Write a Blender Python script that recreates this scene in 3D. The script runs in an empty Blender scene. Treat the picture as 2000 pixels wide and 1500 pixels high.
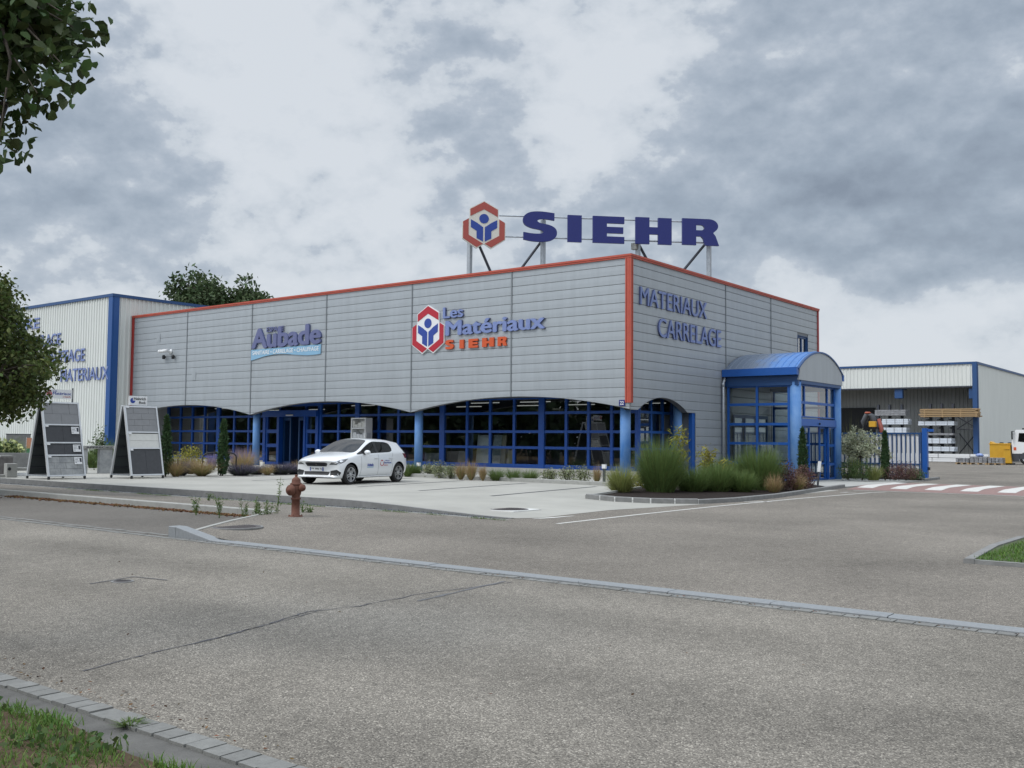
import bpy, bmesh, math, random
import numpy as np
from mathutils import Vector, Matrix, Euler
from mathutils.bvhtree import BVHTree

sc = bpy.context.scene
COL = sc.collection
PI = math.pi

# ------------------------------------------------------------------ camera
CAM = np.array([17.278, -28.6, 1.41]); FPX = 1951.3
YAW, PITCH, ROLL = -0.661401, 0.0574425, 0.0091285
FW = np.array([math.cos(PITCH)*math.sin(YAW), math.cos(PITCH)*math.cos(YAW), math.sin(PITCH)])
_r = np.array([math.cos(YAW), -math.sin(YAW), 0.0]); _u = np.cross(_r, FW)
RT = math.cos(ROLL)*_r + math.sin(ROLL)*_u
UP = -math.sin(ROLL)*_r + math.cos(ROLL)*_u
cd = bpy.data.cameras.new("Camera"); cam = bpy.data.objects.new("Camera", cd); COL.objects.link(cam)
cd.sensor_width = 36; cd.lens = FPX/2000*36; cd.clip_start = 0.1; cd.clip_end = 3000
cam.matrix_world = Matrix(((RT[0], UP[0], -FW[0], CAM[0]), (RT[1], UP[1], -FW[1], CAM[1]), (RT[2], UP[2], -FW[2], CAM[2]), (0, 0, 0, 1)))
sc.camera = cam

def ray(x, y): return FW*FPX + RT*(x-1000) - UP*(y-750)
def onplane(x, y, ax, v):
    d = ray(x, y); return CAM + d*((v-CAM[ax])/d[ax])
def F(x, y, v=0.0): return onplane(x, y, 1, v)      # survey a point on a plane parallel to the long front
def R(x, y, v=0.0): return onplane(x, y, 0, v)      # on a plane parallel to the short front
def G(x, y, z=0.0): return onplane(x, y, 2, z)      # on level ground
def D(x, y, dep):                                    # at a given distance
    d = ray(x, y); return CAM + d*(dep/FPX)

# ------------------------------------------------------------------ world: overcast sky, soft sun
SUN_EL, SUN_AZ = math.radians(52), math.radians(205)     # azimuth from +Y towards +X
sun_dir = Vector((math.sin(SUN_AZ)*math.cos(SUN_EL), math.cos(SUN_AZ)*math.cos(SUN_EL), math.sin(SUN_EL)))
ld = bpy.data.lights.new("Sun", 'SUN'); ld.energy = 1.4; ld.angle = math.radians(16); ld.color = (1.0, 0.965, 0.91)
sun = bpy.data.objects.new("Sun", ld); COL.objects.link(sun)
sun.rotation_euler = (-sun_dir).to_track_quat('-Z', 'Y').to_euler(); sun.location = (0, -20, 60)

W = bpy.data.worlds.new("World"); sc.world = W; W.use_nodes = True
nt = W.node_tree; nt.nodes.clear()
def wn(t, **k):
    n = nt.nodes.new(t)
    for a, b in k.items(): setattr(n, a, b)
    return n
def L(a, b): nt.links.new(a, b)
def wmath(op, a, b=None, c=None, clamp=False):
    n = wn('ShaderNodeMath', operation=op, use_clamp=clamp)
    for i, v in enumerate((a, b, c)):
        if v is None: continue
        if isinstance(v, (int, float)): n.inputs[i].default_value = v
        else: L(v, n.inputs[i])
    return n.outputs[0]
sky = wn('ShaderNodeTexSky', sky_type='NISHITA', sun_disc=False)
sky.sun_elevation = SUN_EL; sky.sun_rotation = SUN_AZ; sky.air_density = 1.2; sky.dust_density = 2.0
tc = wn('ShaderNodeTexCoord'); dirv = tc.outputs['Generated']
sep = wn('ShaderNodeSeparateXYZ'); L(dirv, sep.inputs[0])
RELIEF, CONTR, BASE = 4.6, 2.6, 0.27
LUMPS = [(1800, 110, 15, .25, .55), (1480, 200, 8, .14, .6), (1920, 430, 9, .16, .6), (1680, 470, 6, .16, .6), (910, 190, 6, .24, .6), (960, 340, 4, .12, .6),
         (130, 430, 11, .16, .6), (210, 110, 5, .10, .6), (700, 390, 5, .08, .6), (1280, 335, 3, .16, .6),
         (560, 100, 10, -.16, .6), (1190, 240, 5, -.22, .6), (1130, 90, 6, -.12, .6), (1640, 640, 6, -.30, .6), (1480, 540, 4, -.22, .6), (380, 250, 5, -.12, .6), (620, 300, 6, -.10, .6), (1900, 690, 5, -.16, .6)]
mpv = wn('ShaderNodeMapping'); mpv.inputs['Scale'].default_value = (1, 1, 1.55); L(dirv, mpv.inputs[0])
def wnoise(scale, detail, rough, dist, vec, off):
    m = wn('ShaderNodeMapping'); m.inputs['Location'].default_value = off; L(vec, m.inputs[0])
    n = wn('ShaderNodeTexNoise'); n.inputs['Scale'].default_value = scale; n.inputs['Detail'].default_value = detail
    n.inputs['Roughness'].default_value = rough; n.inputs['Distortion'].default_value = dist
    L(m.outputs[0], n.inputs['Vector']); return n.outputs['Fac']
def cloud(off):
    a_ = wnoise(2.4, 3, 0.5, 0.0, mpv.outputs[0], tuple(p+q for p, q in zip((3.1, 7.7, 0.4), off)))
    b_ = wnoise(4.4, 13, 0.53, 0.0, mpv.outputs[0], tuple(p+q for p, q in zip((1.3, 0.2, 5.4), off)))
    c_ = wnoise(15, 9, 0.58, 0.0, mpv.outputs[0], tuple(p+q for p, q in zip((4.3, 1.2, 2.4), off)))
    return wmath('ADD', wmath('ADD', wmath('MULTIPLY', a_, 0.42), wmath('MULTIPLY', b_, 0.5)), wmath('MULTIPLY', c_, 0.17)), b_
d0, n2 = cloud((0, 0, 0)); d1, _b = cloud((0.0, 0.0, 0.022))
relief = wmath('MULTIPLY', wmath('SUBTRACT', d0, d1), RELIEF)
dens = wmath('ADD', wmath('MULTIPLY', wmath('SUBTRACT', d0, 0.545), CONTR), BASE)
# the great cloud masses, each a soft ragged lump at its own heading
def lump(px, py, rad_deg, amp, sharp=1.0):
    global dens
    d = Vector(ray(px, py)).normalized()
    v = wn('ShaderNodeVectorMath', operation='DISTANCE'); L(dirv, v.inputs[0]); v.inputs[1].default_value = d
    wob = wmath('ADD', v.outputs['Value'], wmath('MULTIPLY', wmath('SUBTRACT', n2, 0.5), 0.030*rad_deg))
    mr = wn('ShaderNodeMapRange', interpolation_type='SMOOTHSTEP'); L(wob, mr.inputs[0])
    r_ = math.radians(rad_deg)
    mr.inputs[1].default_value = r_*1.1; mr.inputs[2].default_value = r_*(1-sharp)
    mr.inputs[3].default_value = 0; mr.inputs[4].default_value = amp
    dens = wmath('ADD', dens, mr.outputs[0])
for l in LUMPS: lump(*l)
dens = wmath('ADD', dens, relief)
ramp = wn('ShaderNodeValToRGB'); L(wmath('MULTIPLY', dens, 0.8), ramp.inputs[0])
er = ramp.color_ramp; er.elements[0].position = 0.0; er.elements[0].color = (0.71, 0.755, 0.81, 1)
er.elements[1].position = 1.0; er.elements[1].color = (0.25, 0.30, 0.375, 1)
for p_, c_ in ((0.16, (0.665, 0.715, 0.775)), (0.264, (0.60, 0.655, 0.72)), (0.328, (0.50, 0.56, 0.64)), (0.44, (0.43, 0.495, 0.58)), (0.64, (0.35, 0.415, 0.50))):
    e = er.elements.new(p_); e.color = (*c_, 1)
# an overcast sky is brighter overhead and towards the veiled sun
up = wn('ShaderNodeMapRange', interpolation_type='SMOOTHSTEP'); L(sep.outputs[2], up.inputs[0])
up.inputs[1].default_value = 0.38; up.inputs[2].default_value = 0.9; up.inputs[3].default_value = 1.0; up.inputs[4].default_value = 2.1
sd = wn('ShaderNodeVectorMath', operation='DOT_PRODUCT'); L(dirv, sd.inputs[0]); sd.inputs[1].default_value = sun_dir
sm = wn('ShaderNodeMapRange', interpolation_type='SMOOTHSTEP'); L(sd.outputs['Value'], sm.inputs[0])
sm.inputs[1].default_value = 0.2; sm.inputs[2].default_value = 1.0; sm.inputs[3].default_value = 0.0; sm.inputs[4].default_value = 0.9
gain = wmath('ADD', up.outputs[0], sm.outputs[0])
bgc = wn('ShaderNodeBackground'); L(ramp.outputs[0], bgc.inputs[0]); L(gain, bgc.inputs[1])
bgs = wn('ShaderNodeBackground'); L(sky.outputs[0], bgs.inputs[0]); bgs.inputs[1].default_value = 0.08
mix = wn('ShaderNodeMixShader'); mix.inputs[0].default_value = 0.92
L(bgs.outputs[0], mix.inputs[1]); L(bgc.outputs[0], mix.inputs[2])
wo = wn('ShaderNodeOutputWorld'); L(mix.outputs[0], wo.inputs[0])

sc.view_settings.view_transform = 'Standard'; sc.view_settings.look = 'None'
sc.view_settings.exposure = 0.0; sc.view_settings.gamma = 1.0
sc.render.engine = 'CYCLES'
sc.cycles.max_bounces = 8; sc.cycles.transparent_max_bounces = 24; sc.cycles.caustics_reflective = False; sc.cycles.caustics_refractive = False
sc.cycles.sample_clamp_indirect = 6.0

# ------------------------------------------------------------------ materials
def mat(name, col, rough=0.6, metal=0.0, var=0.0, vscale=3.0, bump=0.0, bscale=40.0, spec=0.5, island=0.0, transl=0.0, stretch=(1, 1, 1), coat=0.0, col2=None, facing=None):
    m = bpy.data.materials.new(name); m.use_nodes = True
    n = m.node_tree.nodes; k = m.node_tree.links; b = n['Principled BSDF']
    b.inputs['Base Color'].default_value = (*col, 1); b.inputs['Roughness'].default_value = rough; b.inputs['Metallic'].default_value = metal
    b.inputs['Specular IOR Level'].default_value = spec
    if coat: b.inputs['Coat Weight'].default_value = coat; b.inputs['Coat Roughness'].default_value = 0.06
    t = n.new('ShaderNodeTexCoord'); mp = n.new('ShaderNodeMapping'); mp.inputs['Scale'].default_value = stretch
    k.new(t.outputs['Object'], mp.inputs[0])
    src = None
    if var or col2:
        no = n.new('ShaderNodeTexNoise'); no.inputs['Scale'].default_value = vscale; no.inputs['Detail'].default_value = 6; no.inputs['Roughness'].default_value = 0.65
        k.new(mp.outputs[0], no.inputs['Vector'])
        r = n.new('ShaderNodeValToRGB'); k.new(no.outputs['Fac'], r.inputs[0])
        c2 = col2 or tuple(c*(1+var) for c in col); c1 = tuple(c*(1-var) for c in col) if not col2 else col
        r.color_ramp.elements[0].position = 0.32; r.color_ramp.elements[1].position = 0.68
        r.color_ramp.elements[0].color = (*c1, 1); r.color_ramp.elements[1].color = (*c2, 1)
        src = r.outputs[0]
    if island:
        ge = n.new('ShaderNodeNewGeometry'); hs = n.new('ShaderNodeHueSaturation')
        if src: k.new(src, hs.inputs['Color'])
        else: hs.inputs['Color'].default_value = (*col, 1)
        mr = n.new('ShaderNodeMapRange'); k.new(ge.outputs['Random Per Island'], mr.inputs[0]); mr.inputs[3].default_value = 1-island; mr.inputs[4].default_value = 1+island
        k.new(mr.outputs[0], hs.inputs['Value'])
        mh = n.new('ShaderNodeMapRange'); mul = n.new('ShaderNodeMath'); mul.operation = 'FRACT'; m7 = n.new('ShaderNodeMath'); m7.operation = 'MULTIPLY'; m7.inputs[1].default_value = 7.31
        k.new(ge.outputs['Random Per Island'], m7.inputs[0]); k.new(m7.outputs[0], mul.inputs[0]); k.new(mul.outputs[0], mh.inputs[0])
        mh.inputs[3].default_value = 0.5-0.035*min(1, island*2); mh.inputs[4].default_value = 0.5+0.03*min(1, island*2); k.new(mh.outputs[0], hs.inputs['Hue'])
        src = hs.outputs[0]
    if src: k.new(src, b.inputs['Base Color'])
    if bump:
        nb = n.new('ShaderNodeTexNoise'); nb.inputs['Scale'].default_value = bscale; nb.inputs['Detail'].default_value = 4; k.new(mp.outputs[0], nb.inputs['Vector'])
        bp = n.new('ShaderNodeBump'); bp.inputs['Strength'].default_value = bump; bp.inputs['Distance'].default_value = 0.02
        k.new(nb.outputs['Fac'], bp.inputs['Height']); k.new(bp.outputs[0], b.inputs['Normal'])
    if transl:
        tr = n.new('ShaderNodeBsdfTranslucent'); mx = n.new('ShaderNodeMixShader'); mx.inputs[0].default_value = transl
        if src:
            k.new(src, tr.inputs[0])
        else: tr.inputs[0].default_value = (*col, 1)
        k.new(b.outputs[0], mx.inputs[1]); k.new(tr.outputs[0], mx.inputs[2]); k.new(mx.outputs[0], n['Material Output'].inputs[0])
    return m

def glassmat(name, tint, refl=1.0, trans=0.75, rough=0.0, gain=1.6):
    m = bpy.data.materials.new(name); m.use_nodes = True; n = m.node_tree.nodes; k = m.node_tree.links
    n.remove(n['Principled BSDF'])
    t = n.new('ShaderNodeBsdfTransparent'); t.inputs[0].default_value = (*[c*trans for c in tint], 1)
    g = n.new('ShaderNodeBsdfGlossy'); g.inputs['Roughness'].default_value = rough; g.inputs[0].default_value = (refl, refl, refl, 1)
    fr = n.new('ShaderNodeFresnel'); fr.inputs[0].default_value = 1.52
    no = n.new('ShaderNodeTexNoise'); no.inputs['Scale'].default_value = 0.8; tcn = n.new('ShaderNodeTexCoord'); k.new(tcn.outputs['Object'], no.inputs[0])
    bp = n.new('ShaderNodeBump'); bp.inputs['Strength'].default_value = 0.02; bp.inputs['Distance'].default_value = 0.05; k.new(no.outputs[0], bp.inputs['Height']); k.new(bp.outputs[0], g.inputs['Normal'])
    mt = n.new('ShaderNodeMath'); mt.operation = 'MULTIPLY_ADD'; mt.inputs[1].default_value = gain; mt.inputs[2].default_value = 0.02; mt.use_clamp = True; k.new(fr.outputs[0], mt.inputs[0])
    mx = n.new('ShaderNodeMixShader'); k.new(mt.outputs[0], mx.inputs[0]); k.new(t.outputs[0], mx.inputs[1]); k.new(g.outputs[0], mx.inputs[2]); k.new(mx.outputs[0], n['Material Output'].inputs[0])
    return m

def asphalt(name, base, chip, dark, scale=105, patch=0.12, tracks=0.0):
    m = bpy.data.materials.new(name); m.use_nodes = True; n = m.node_tree.nodes; k = m.node_tree.links; b = n['Principled BSDF']
    b.inputs['Roughness'].default_value = 0.88; b.inputs['Specular IOR Level'].default_value = 0.25
    tcn = n.new('ShaderNodeTexCoord')
    vo = n.new('ShaderNodeTexVoronoi'); vo.inputs['Scale'].default_value = scale; k.new(tcn.outputs['Object'], vo.inputs['Vector'])
    sp = n.new('ShaderNodeSeparateColor'); k.new(vo.outputs['Color'], sp.inputs[0])
    r = n.new('ShaderNodeValToRGB'); k.new(sp.outputs[0], r.inputs[0]); cr = r.color_ramp
    cr.elements[0].position = 0.0; cr.elements[0].color = (*dark, 1); cr.elements[1].position = 1.0; cr.elements[1].color = (*chip, 1)
    for p, c in ((0.35, base), (0.72, tuple(v*1.12 for v in base)), (0.9, tuple((a+b_)/2 for a, b_ in zip(base, chip)))):
        q = cr.elements.new(p); q.color = (*c, 1)
    # broad, low contrast tone patches
    n1_ = n.new('ShaderNodeTexNoise'); n1_.inputs['Scale'].default_value = 0.28; n1_.inputs['Detail'].default_value = 7; n1_.inputs['Roughness'].default_value = 0.6; k.new(tcn.outputs['Object'], n1_.inputs['Vector'])
    n2_ = n.new('ShaderNodeTexNoise'); n2_.inputs['Scale'].default_value = 9; n2_.inputs['Detail'].default_value = 5; k.new(tcn.outputs['Object'], n2_.inputs['Vector'])
    ad = n.new('ShaderNodeMath'); ad.operation = 'MULTIPLY_ADD'; ad.inputs[1].default_value = 0.45; k.new(n2_.outputs[0], ad.inputs[0]); k.new(n1_.outputs[0], ad.inputs[2])
    mr = n.new('ShaderNodeMapRange'); k.new(ad.outputs[0], mr.inputs[0]); mr.inputs[1].default_value = 0.45; mr.inputs[2].default_value = 1.0; mr.inputs[3].default_value = 1-patch; mr.inputs[4].default_value = 1+patch
    fac = mr.outputs[0]
    if tracks:      # wheel tracks polished along the carriageway
        sx = n.new('ShaderNodeSeparateXYZ'); k.new(tcn.outputs['Object'], sx.inputs[0])
        wv = n.new('ShaderNodeMath'); wv.operation = 'MULTIPLY_ADD'; wv.inputs[1].default_value = 3.6; k.new(sx.outputs[1], wv.inputs[0])
        nw = n.new('ShaderNodeMath'); nw.operation = 'MULTIPLY'; nw.inputs[1].default_value = 3.0; k.new(n1_.outputs[0], nw.inputs[0]); k.new(nw.outputs[0], wv.inputs[2])
        sn = n.new('ShaderNodeMath'); sn.operation = 'SINE'; k.new(wv.outputs[0], sn.inputs[0])
        am = n.new('ShaderNodeMath'); am.operation = 'MULTIPLY_ADD'; am.inputs[1].default_value = tracks; k.new(sn.outputs[0], am.inputs[0]); k.new(fac, am.inputs[2]); fac = am.outputs[0]
    mu = n.new('ShaderNodeVectorMath'); mu.operation = 'SCALE'; k.new(r.outputs[0], mu.inputs[0]); k.new(fac, mu.inputs['Scale'])
    k.new(mu.outputs[0], b.inputs['Base Color'])
    bp = n.new('ShaderNodeBump'); bp.inputs['Strength'].default_value = 0.5; bp.inputs['Distance'].default_value = 0.008; k.new(vo.outputs['Distance'], bp.inputs['Height']); bp.invert = True
    k.new(bp.outputs[0], b.inputs['Normal'])
    return m

M = {}
M['road'] = asphalt('road_asphalt', (0.182, 0.166, 0.142), (0.43, 0.395, 0.34), (0.088, 0.080, 0.070), 130, 0.34, tracks=.085)
M['pave'] = asphalt('pavement_asphalt', (0.168, 0.151, 0.130), (0.37, 0.335, 0.285), (0.08, 0.072, 0.062), 115, 0.34)
M['bay'] = asphalt('bay_asphalt', (0.130, 0.119, 0.105), (0.24, 0.222, 0.198), (0.08, 0.074, 0.068), 130, 0.26)
M['conc'] = mat('lot_concrete', (0.36, 0.352, 0.32), 0.85, var=0.11, vscale=0.55, bump=0.15, bscale=60, spec=0.3)
M['concdark'] = mat('kerb_concrete', (0.215, 0.215, 0.21), 0.85, var=0.16, vscale=6, bump=0.2, bscale=80, spec=0.3)
M['granite'] = mat('kerb_granite', (0.235, 0.248, 0.258), 0.75, var=0.10, vscale=30, bump=0.12, bscale=150, spec=0.35)
M['sett'] = mat('sett_stone', (0.20, 0.20, 0.19), 0.8, var=0.12, vscale=18, bump=0.2, bscale=90, spec=0.3, island=0.10)
M['joint'] = mat('kerb_joint_mortar', (0.62, 0.62, 0.60), 0.9, spec=0.2)
M['gravel'] = mat('slate_gravel', (0.085, 0.09, 0.10), 0.85, var=0.5, vscale=40, island=0.5)
M['mulch'] = mat('dark_mulch', (0.028, 0.022, 0.02), 0.95, var=0.5, vscale=20, bump=0.9, bscale=40, spec=0.1)
M['soil'] = mat('verge_soil', (0.105, 0.075, 0.05), 0.95, var=0.35, vscale=7, bump=0.8, bscale=30, spec=0.1)
M['litter'] = mat('rusty_leaf_litter', (0.115, 0.066, 0.034), 0.95, var=0.4, vscale=25, island=0.6, spec=0.1)
M['paint'] = mat('road_paint_white', (0.56, 0.55, 0.52), 0.8, var=0.16, vscale=9, spec=0.3)
M['redbrick'] = mat('crossing_red_paving', (0.25, 0.165, 0.15), 0.85, var=0.15, vscale=12, spec=0.3)
M['crack'] = mat('crack_tar', (0.085, 0.085, 0.095), 0.7)
M['iron'] = mat('cast_iron_cover', (0.085, 0.075, 0.075), 0.6, metal=0.3, var=0.3, vscale=25, bump=0.4, bscale=60)
M['silver'] = mat('silver_cladding', (0.37, 0.40, 0.425), 0.42, metal=0.25, var=0.06, vscale=1.3, stretch=(2.6, 2.6, 0.3), spec=0.5)
M['backing'] = mat('joint_backing', (0.19, 0.20, 0.21), 0.8)
M['seam'] = mat('seam_strip_grey', (0.20, 0.22, 0.235), 0.5, metal=0.3)
M['red'] = mat('red_trim_paint', (0.43, 0.075, 0.045), 0.5, var=0.10, vscale=2)
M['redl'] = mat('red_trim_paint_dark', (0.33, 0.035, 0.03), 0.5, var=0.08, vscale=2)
M['blue'] = mat('blue_frame_paint', (0.011, 0.092, 0.365), 0.42, var=0.06, vscale=3)
M['blueshade'] = mat('shaded_frame_blue', (0.007, 0.072, 0.345), 0.42, var=0.06, vscale=3)  # frame blue again, darkened in colour for the shade of the arched recess
M['midblue'] = mat('blue_trim_paint', (0.014, 0.075, 0.255), 0.45)
M['bluedk'] = mat('navy_trim_paint', (0.016, 0.065, 0.19), 0.45)
M['bluefade'] = mat('sunbleached_blue_paint', (0.05, 0.185, 0.49), 0.66, col2=(0.17, 0.32, 0.58), vscale=1.6, stretch=(1, 1, 0.6))
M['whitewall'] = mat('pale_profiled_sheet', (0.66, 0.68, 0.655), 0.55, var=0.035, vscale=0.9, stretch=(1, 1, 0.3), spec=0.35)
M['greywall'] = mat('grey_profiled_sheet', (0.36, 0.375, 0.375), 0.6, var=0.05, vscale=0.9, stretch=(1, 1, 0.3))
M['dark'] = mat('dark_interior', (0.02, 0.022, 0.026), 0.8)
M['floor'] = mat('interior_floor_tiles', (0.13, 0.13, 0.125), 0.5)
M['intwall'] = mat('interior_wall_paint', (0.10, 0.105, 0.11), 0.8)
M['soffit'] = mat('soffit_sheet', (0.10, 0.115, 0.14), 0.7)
M['plinth'] = mat('plinth_render', (0.50, 0.49, 0.45), 0.9, var=0.10, vscale=4)
M['glass'] = glassmat('shop_glass', (0.80, 0.88, 0.90), 0.95, 0.95, gain=2.8)
M['clearglass'] = glassmat('porch_glass', (0.85, 0.92, 0.93), 0.9, 0.9)
M['carglass'] = glassmat('car_glass', (0.16, 0.18, 0.19), 0.5, 0.5)
M['letterblue'] = mat('faded_blue_lettering', (0.18, 0.235, 0.46), 0.55, var=0.12, vscale=4)
M['letterside'] = mat('lettering_side_navy', (0.085, 0.11, 0.25), 0.5)
M['letterpurple'] = mat('faded_violet_lettering', (0.12, 0.135, 0.27), 0.5, var=0.08, vscale=4)
M['sky_blue'] = mat('banner_light_blue', (0.22, 0.41, 0.58), 0.5, var=0.05, vscale=3)
M['orange'] = mat('orange_lettering', (0.57, 0.085, 0.02), 0.5)
M['navy'] = mat('navy_sign_letter', (0.014, 0.022, 0.16), 0.4)
M['emred'] = mat('emblem_red', (0.42, 0.012, 0.03), 0.45)
M['emredf'] = mat('emblem_red_faded', (0.37, 0.075, 0.06), 0.5)
M['emblue'] = mat('emblem_blue', (0.02, 0.055, 0.30), 0.45)
M['white'] = mat('white_enamel', (0.75, 0.76, 0.77), 0.45)
M['cream'] = mat('cream_enamel', (0.66, 0.64, 0.58), 0.5)
M['black'] = mat('black_plastic', (0.015, 0.016, 0.018), 0.5)
M['alu'] = mat('brushed_aluminium', (0.62, 0.64, 0.66), 0.38, metal=0.35, var=0.05, vscale=4)
M['galv'] = mat('galvanised_steel', (0.40, 0.43, 0.46), 0.45, metal=0.5, var=0.12, vscale=6)
M['steeldk'] = mat('dark_steel', (0.05, 0.055, 0.07), 0.5, metal=0.4)
M['anthr'] = mat('anthracite_post', (0.05, 0.055, 0.065), 0.5)
M['rust'] = mat('rusty_hydrant_paint', (0.105, 0.040, 0.026), 0.8, col2=(0.16, 0.066, 0.043), vscale=7, bump=0.25, bscale=35)
M['carpaint'] = mat('white_car_paint', (0.74, 0.76, 0.78), 0.22, coat=1.0)
M['rubber'] = mat('tyre_rubber', (0.018, 0.018, 0.019), 0.8)
M['alloy'] = mat('alloy_rim', (0.55, 0.56, 0.58), 0.3, metal=0.8)
M['chrome'] = mat('chrome', (0.75, 0.76, 0.78), 0.12, metal=1.0)
M['lampglass'] = mat('lamp_glass', (0.16, 0.17, 0.185), 0.15, metal=0.5, coat=1.0, var=.5, vscale=9)
M['redlamp'] = mat('rear_lamp_red', (0.16, 0.008, 0.012), 0.2, coat=0.6)
M['timber'] = mat('raw_timber', (0.36, 0.245, 0.13), 0.8, var=0.18, vscale=3, stretch=(0.3, 3, 12))
M['profile'] = mat('white_wrapped_profiles', (0.60, 0.65, 0.72), 0.45, var=0.12, vscale=3, stretch=(4, 1, 1))
M['yellow'] = mat('yellow_steel', (0.56, 0.31, 0.02), 0.5, var=0.08, vscale=3)
M['wrap'] = mat('shrink_wrapped_stone', (0.24, 0.245, 0.26), 0.35, var=0.35, vscale=5)
M['stone'] = mat('cut_stone', (0.32, 0.32, 0.30), 0.85, var=0.10, vscale=7, bump=0.2, bscale=50)
M['stonedk'] = mat('weathered_stone', (0.15, 0.14, 0.135), 0.9, var=0.35, vscale=5, bump=0.3, bscale=40)
M['t_mid'] = mat('slab_mid_grey', (0.245, 0.25, 0.26), 0.85, var=0.06, vscale=9)
M['t_dark'] = mat('slab_anthracite', (0.065, 0.068, 0.075), 0.85, var=0.10, vscale=9)
M['t_light'] = mat('slab_pale', (0.62, 0.62, 0.59), 0.85, var=0.05, vscale=9)
M['t_mix'] = mat('slab_cloudy_grey', (0.22, 0.23, 0.24), 0.85, col2=(0.40, 0.41, 0.41), vscale=4)
M['t_back'] = mat('slab_board_reverse', (0.045, 0.055, 0.06), 0.8)
M['beige'] = mat('beige_board', (0.42, 0.36, 0.28), 0.7)
# vegetation
def leafm(name, col, isl=0.35, tr=0.25): return mat(name, col, 0.6, island=isl, transl=tr, spec=0.3)
M['lf_tree'] = leafm('lime_tree_leaf', (0.050, 0.084, 0.026), 0.5, 0.28)
M['lf_treedk'] = leafm('hornbeam_leaf', (0.082, 0.112, 0.032), 0.6, 0.3)
M['lf_back'] = leafm('oak_leaf', (0.066, 0.10, 0.042), 0.4, 0.15)
M['lf_row'] = leafm('far_row_leaf', (0.035, 0.060, 0.022), 0.4, 0.1)
M['lf_cyp'] = leafm('cypress_leaf', (0.040, 0.082, 0.030), 0.35, 0.1)
M['gr_green'] = leafm('miscanthus_blade', (0.128, 0.19, 0.06), 0.35, 0.3)
M['gr_pale'] = leafm('pale_green_blade', (0.25, 0.28, 0.095), 0.35, 0.3)
M['gr_straw'] = leafm('straw_blade', (0.36, 0.265, 0.14), 0.3, 0.3)
M['gr_dry'] = leafm('dry_stalk', (0.25, 0.20, 0.11), 0.3, 0.2)
M['lf_lav'] = leafm('lavender_spike', (0.088, 0.078, 0.115), 0.35, 0.15)
M['lf_sage'] = leafm('sage_flower', (0.25, 0.20, 0.34), 0.3, 0.2)
M['lf_yel'] = leafm('golden_leaf', (0.27, 0.26, 0.045), 0.35, 0.3)
M['lf_var'] = leafm('variegated_leaf', (0.20, 0.225, 0.12), 0.6, 0.2)
M['lf_red'] = leafm('bronze_leaf', (0.13, 0.07, 0.062), 0.45, 0.2)
M['lf_sil'] = leafm('silver_willow_leaf', (0.42, 0.44, 0.30), 0.5, 0.25)
M['lf_green'] = leafm('green_shrub_leaf', (0.07, 0.115, 0.035), 0.4, 0.25)
M['lf_hyd'] = leafm('pale_flower_head', (0.42, 0.46, 0.20), 0.2, 0.2)
M['turf'] = leafm('turf_blade', (0.105, 0.195, 0.038), 0.4, 0.3)
M['weed'] = leafm('weed_leaf', (0.10, 0.16, 0.04), 0.4, 0.3)
M['bark'] = mat('bark', (0.07, 0.058, 0.045), 0.9, var=0.3, vscale=6, bump=0.6, bscale=20)

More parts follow.
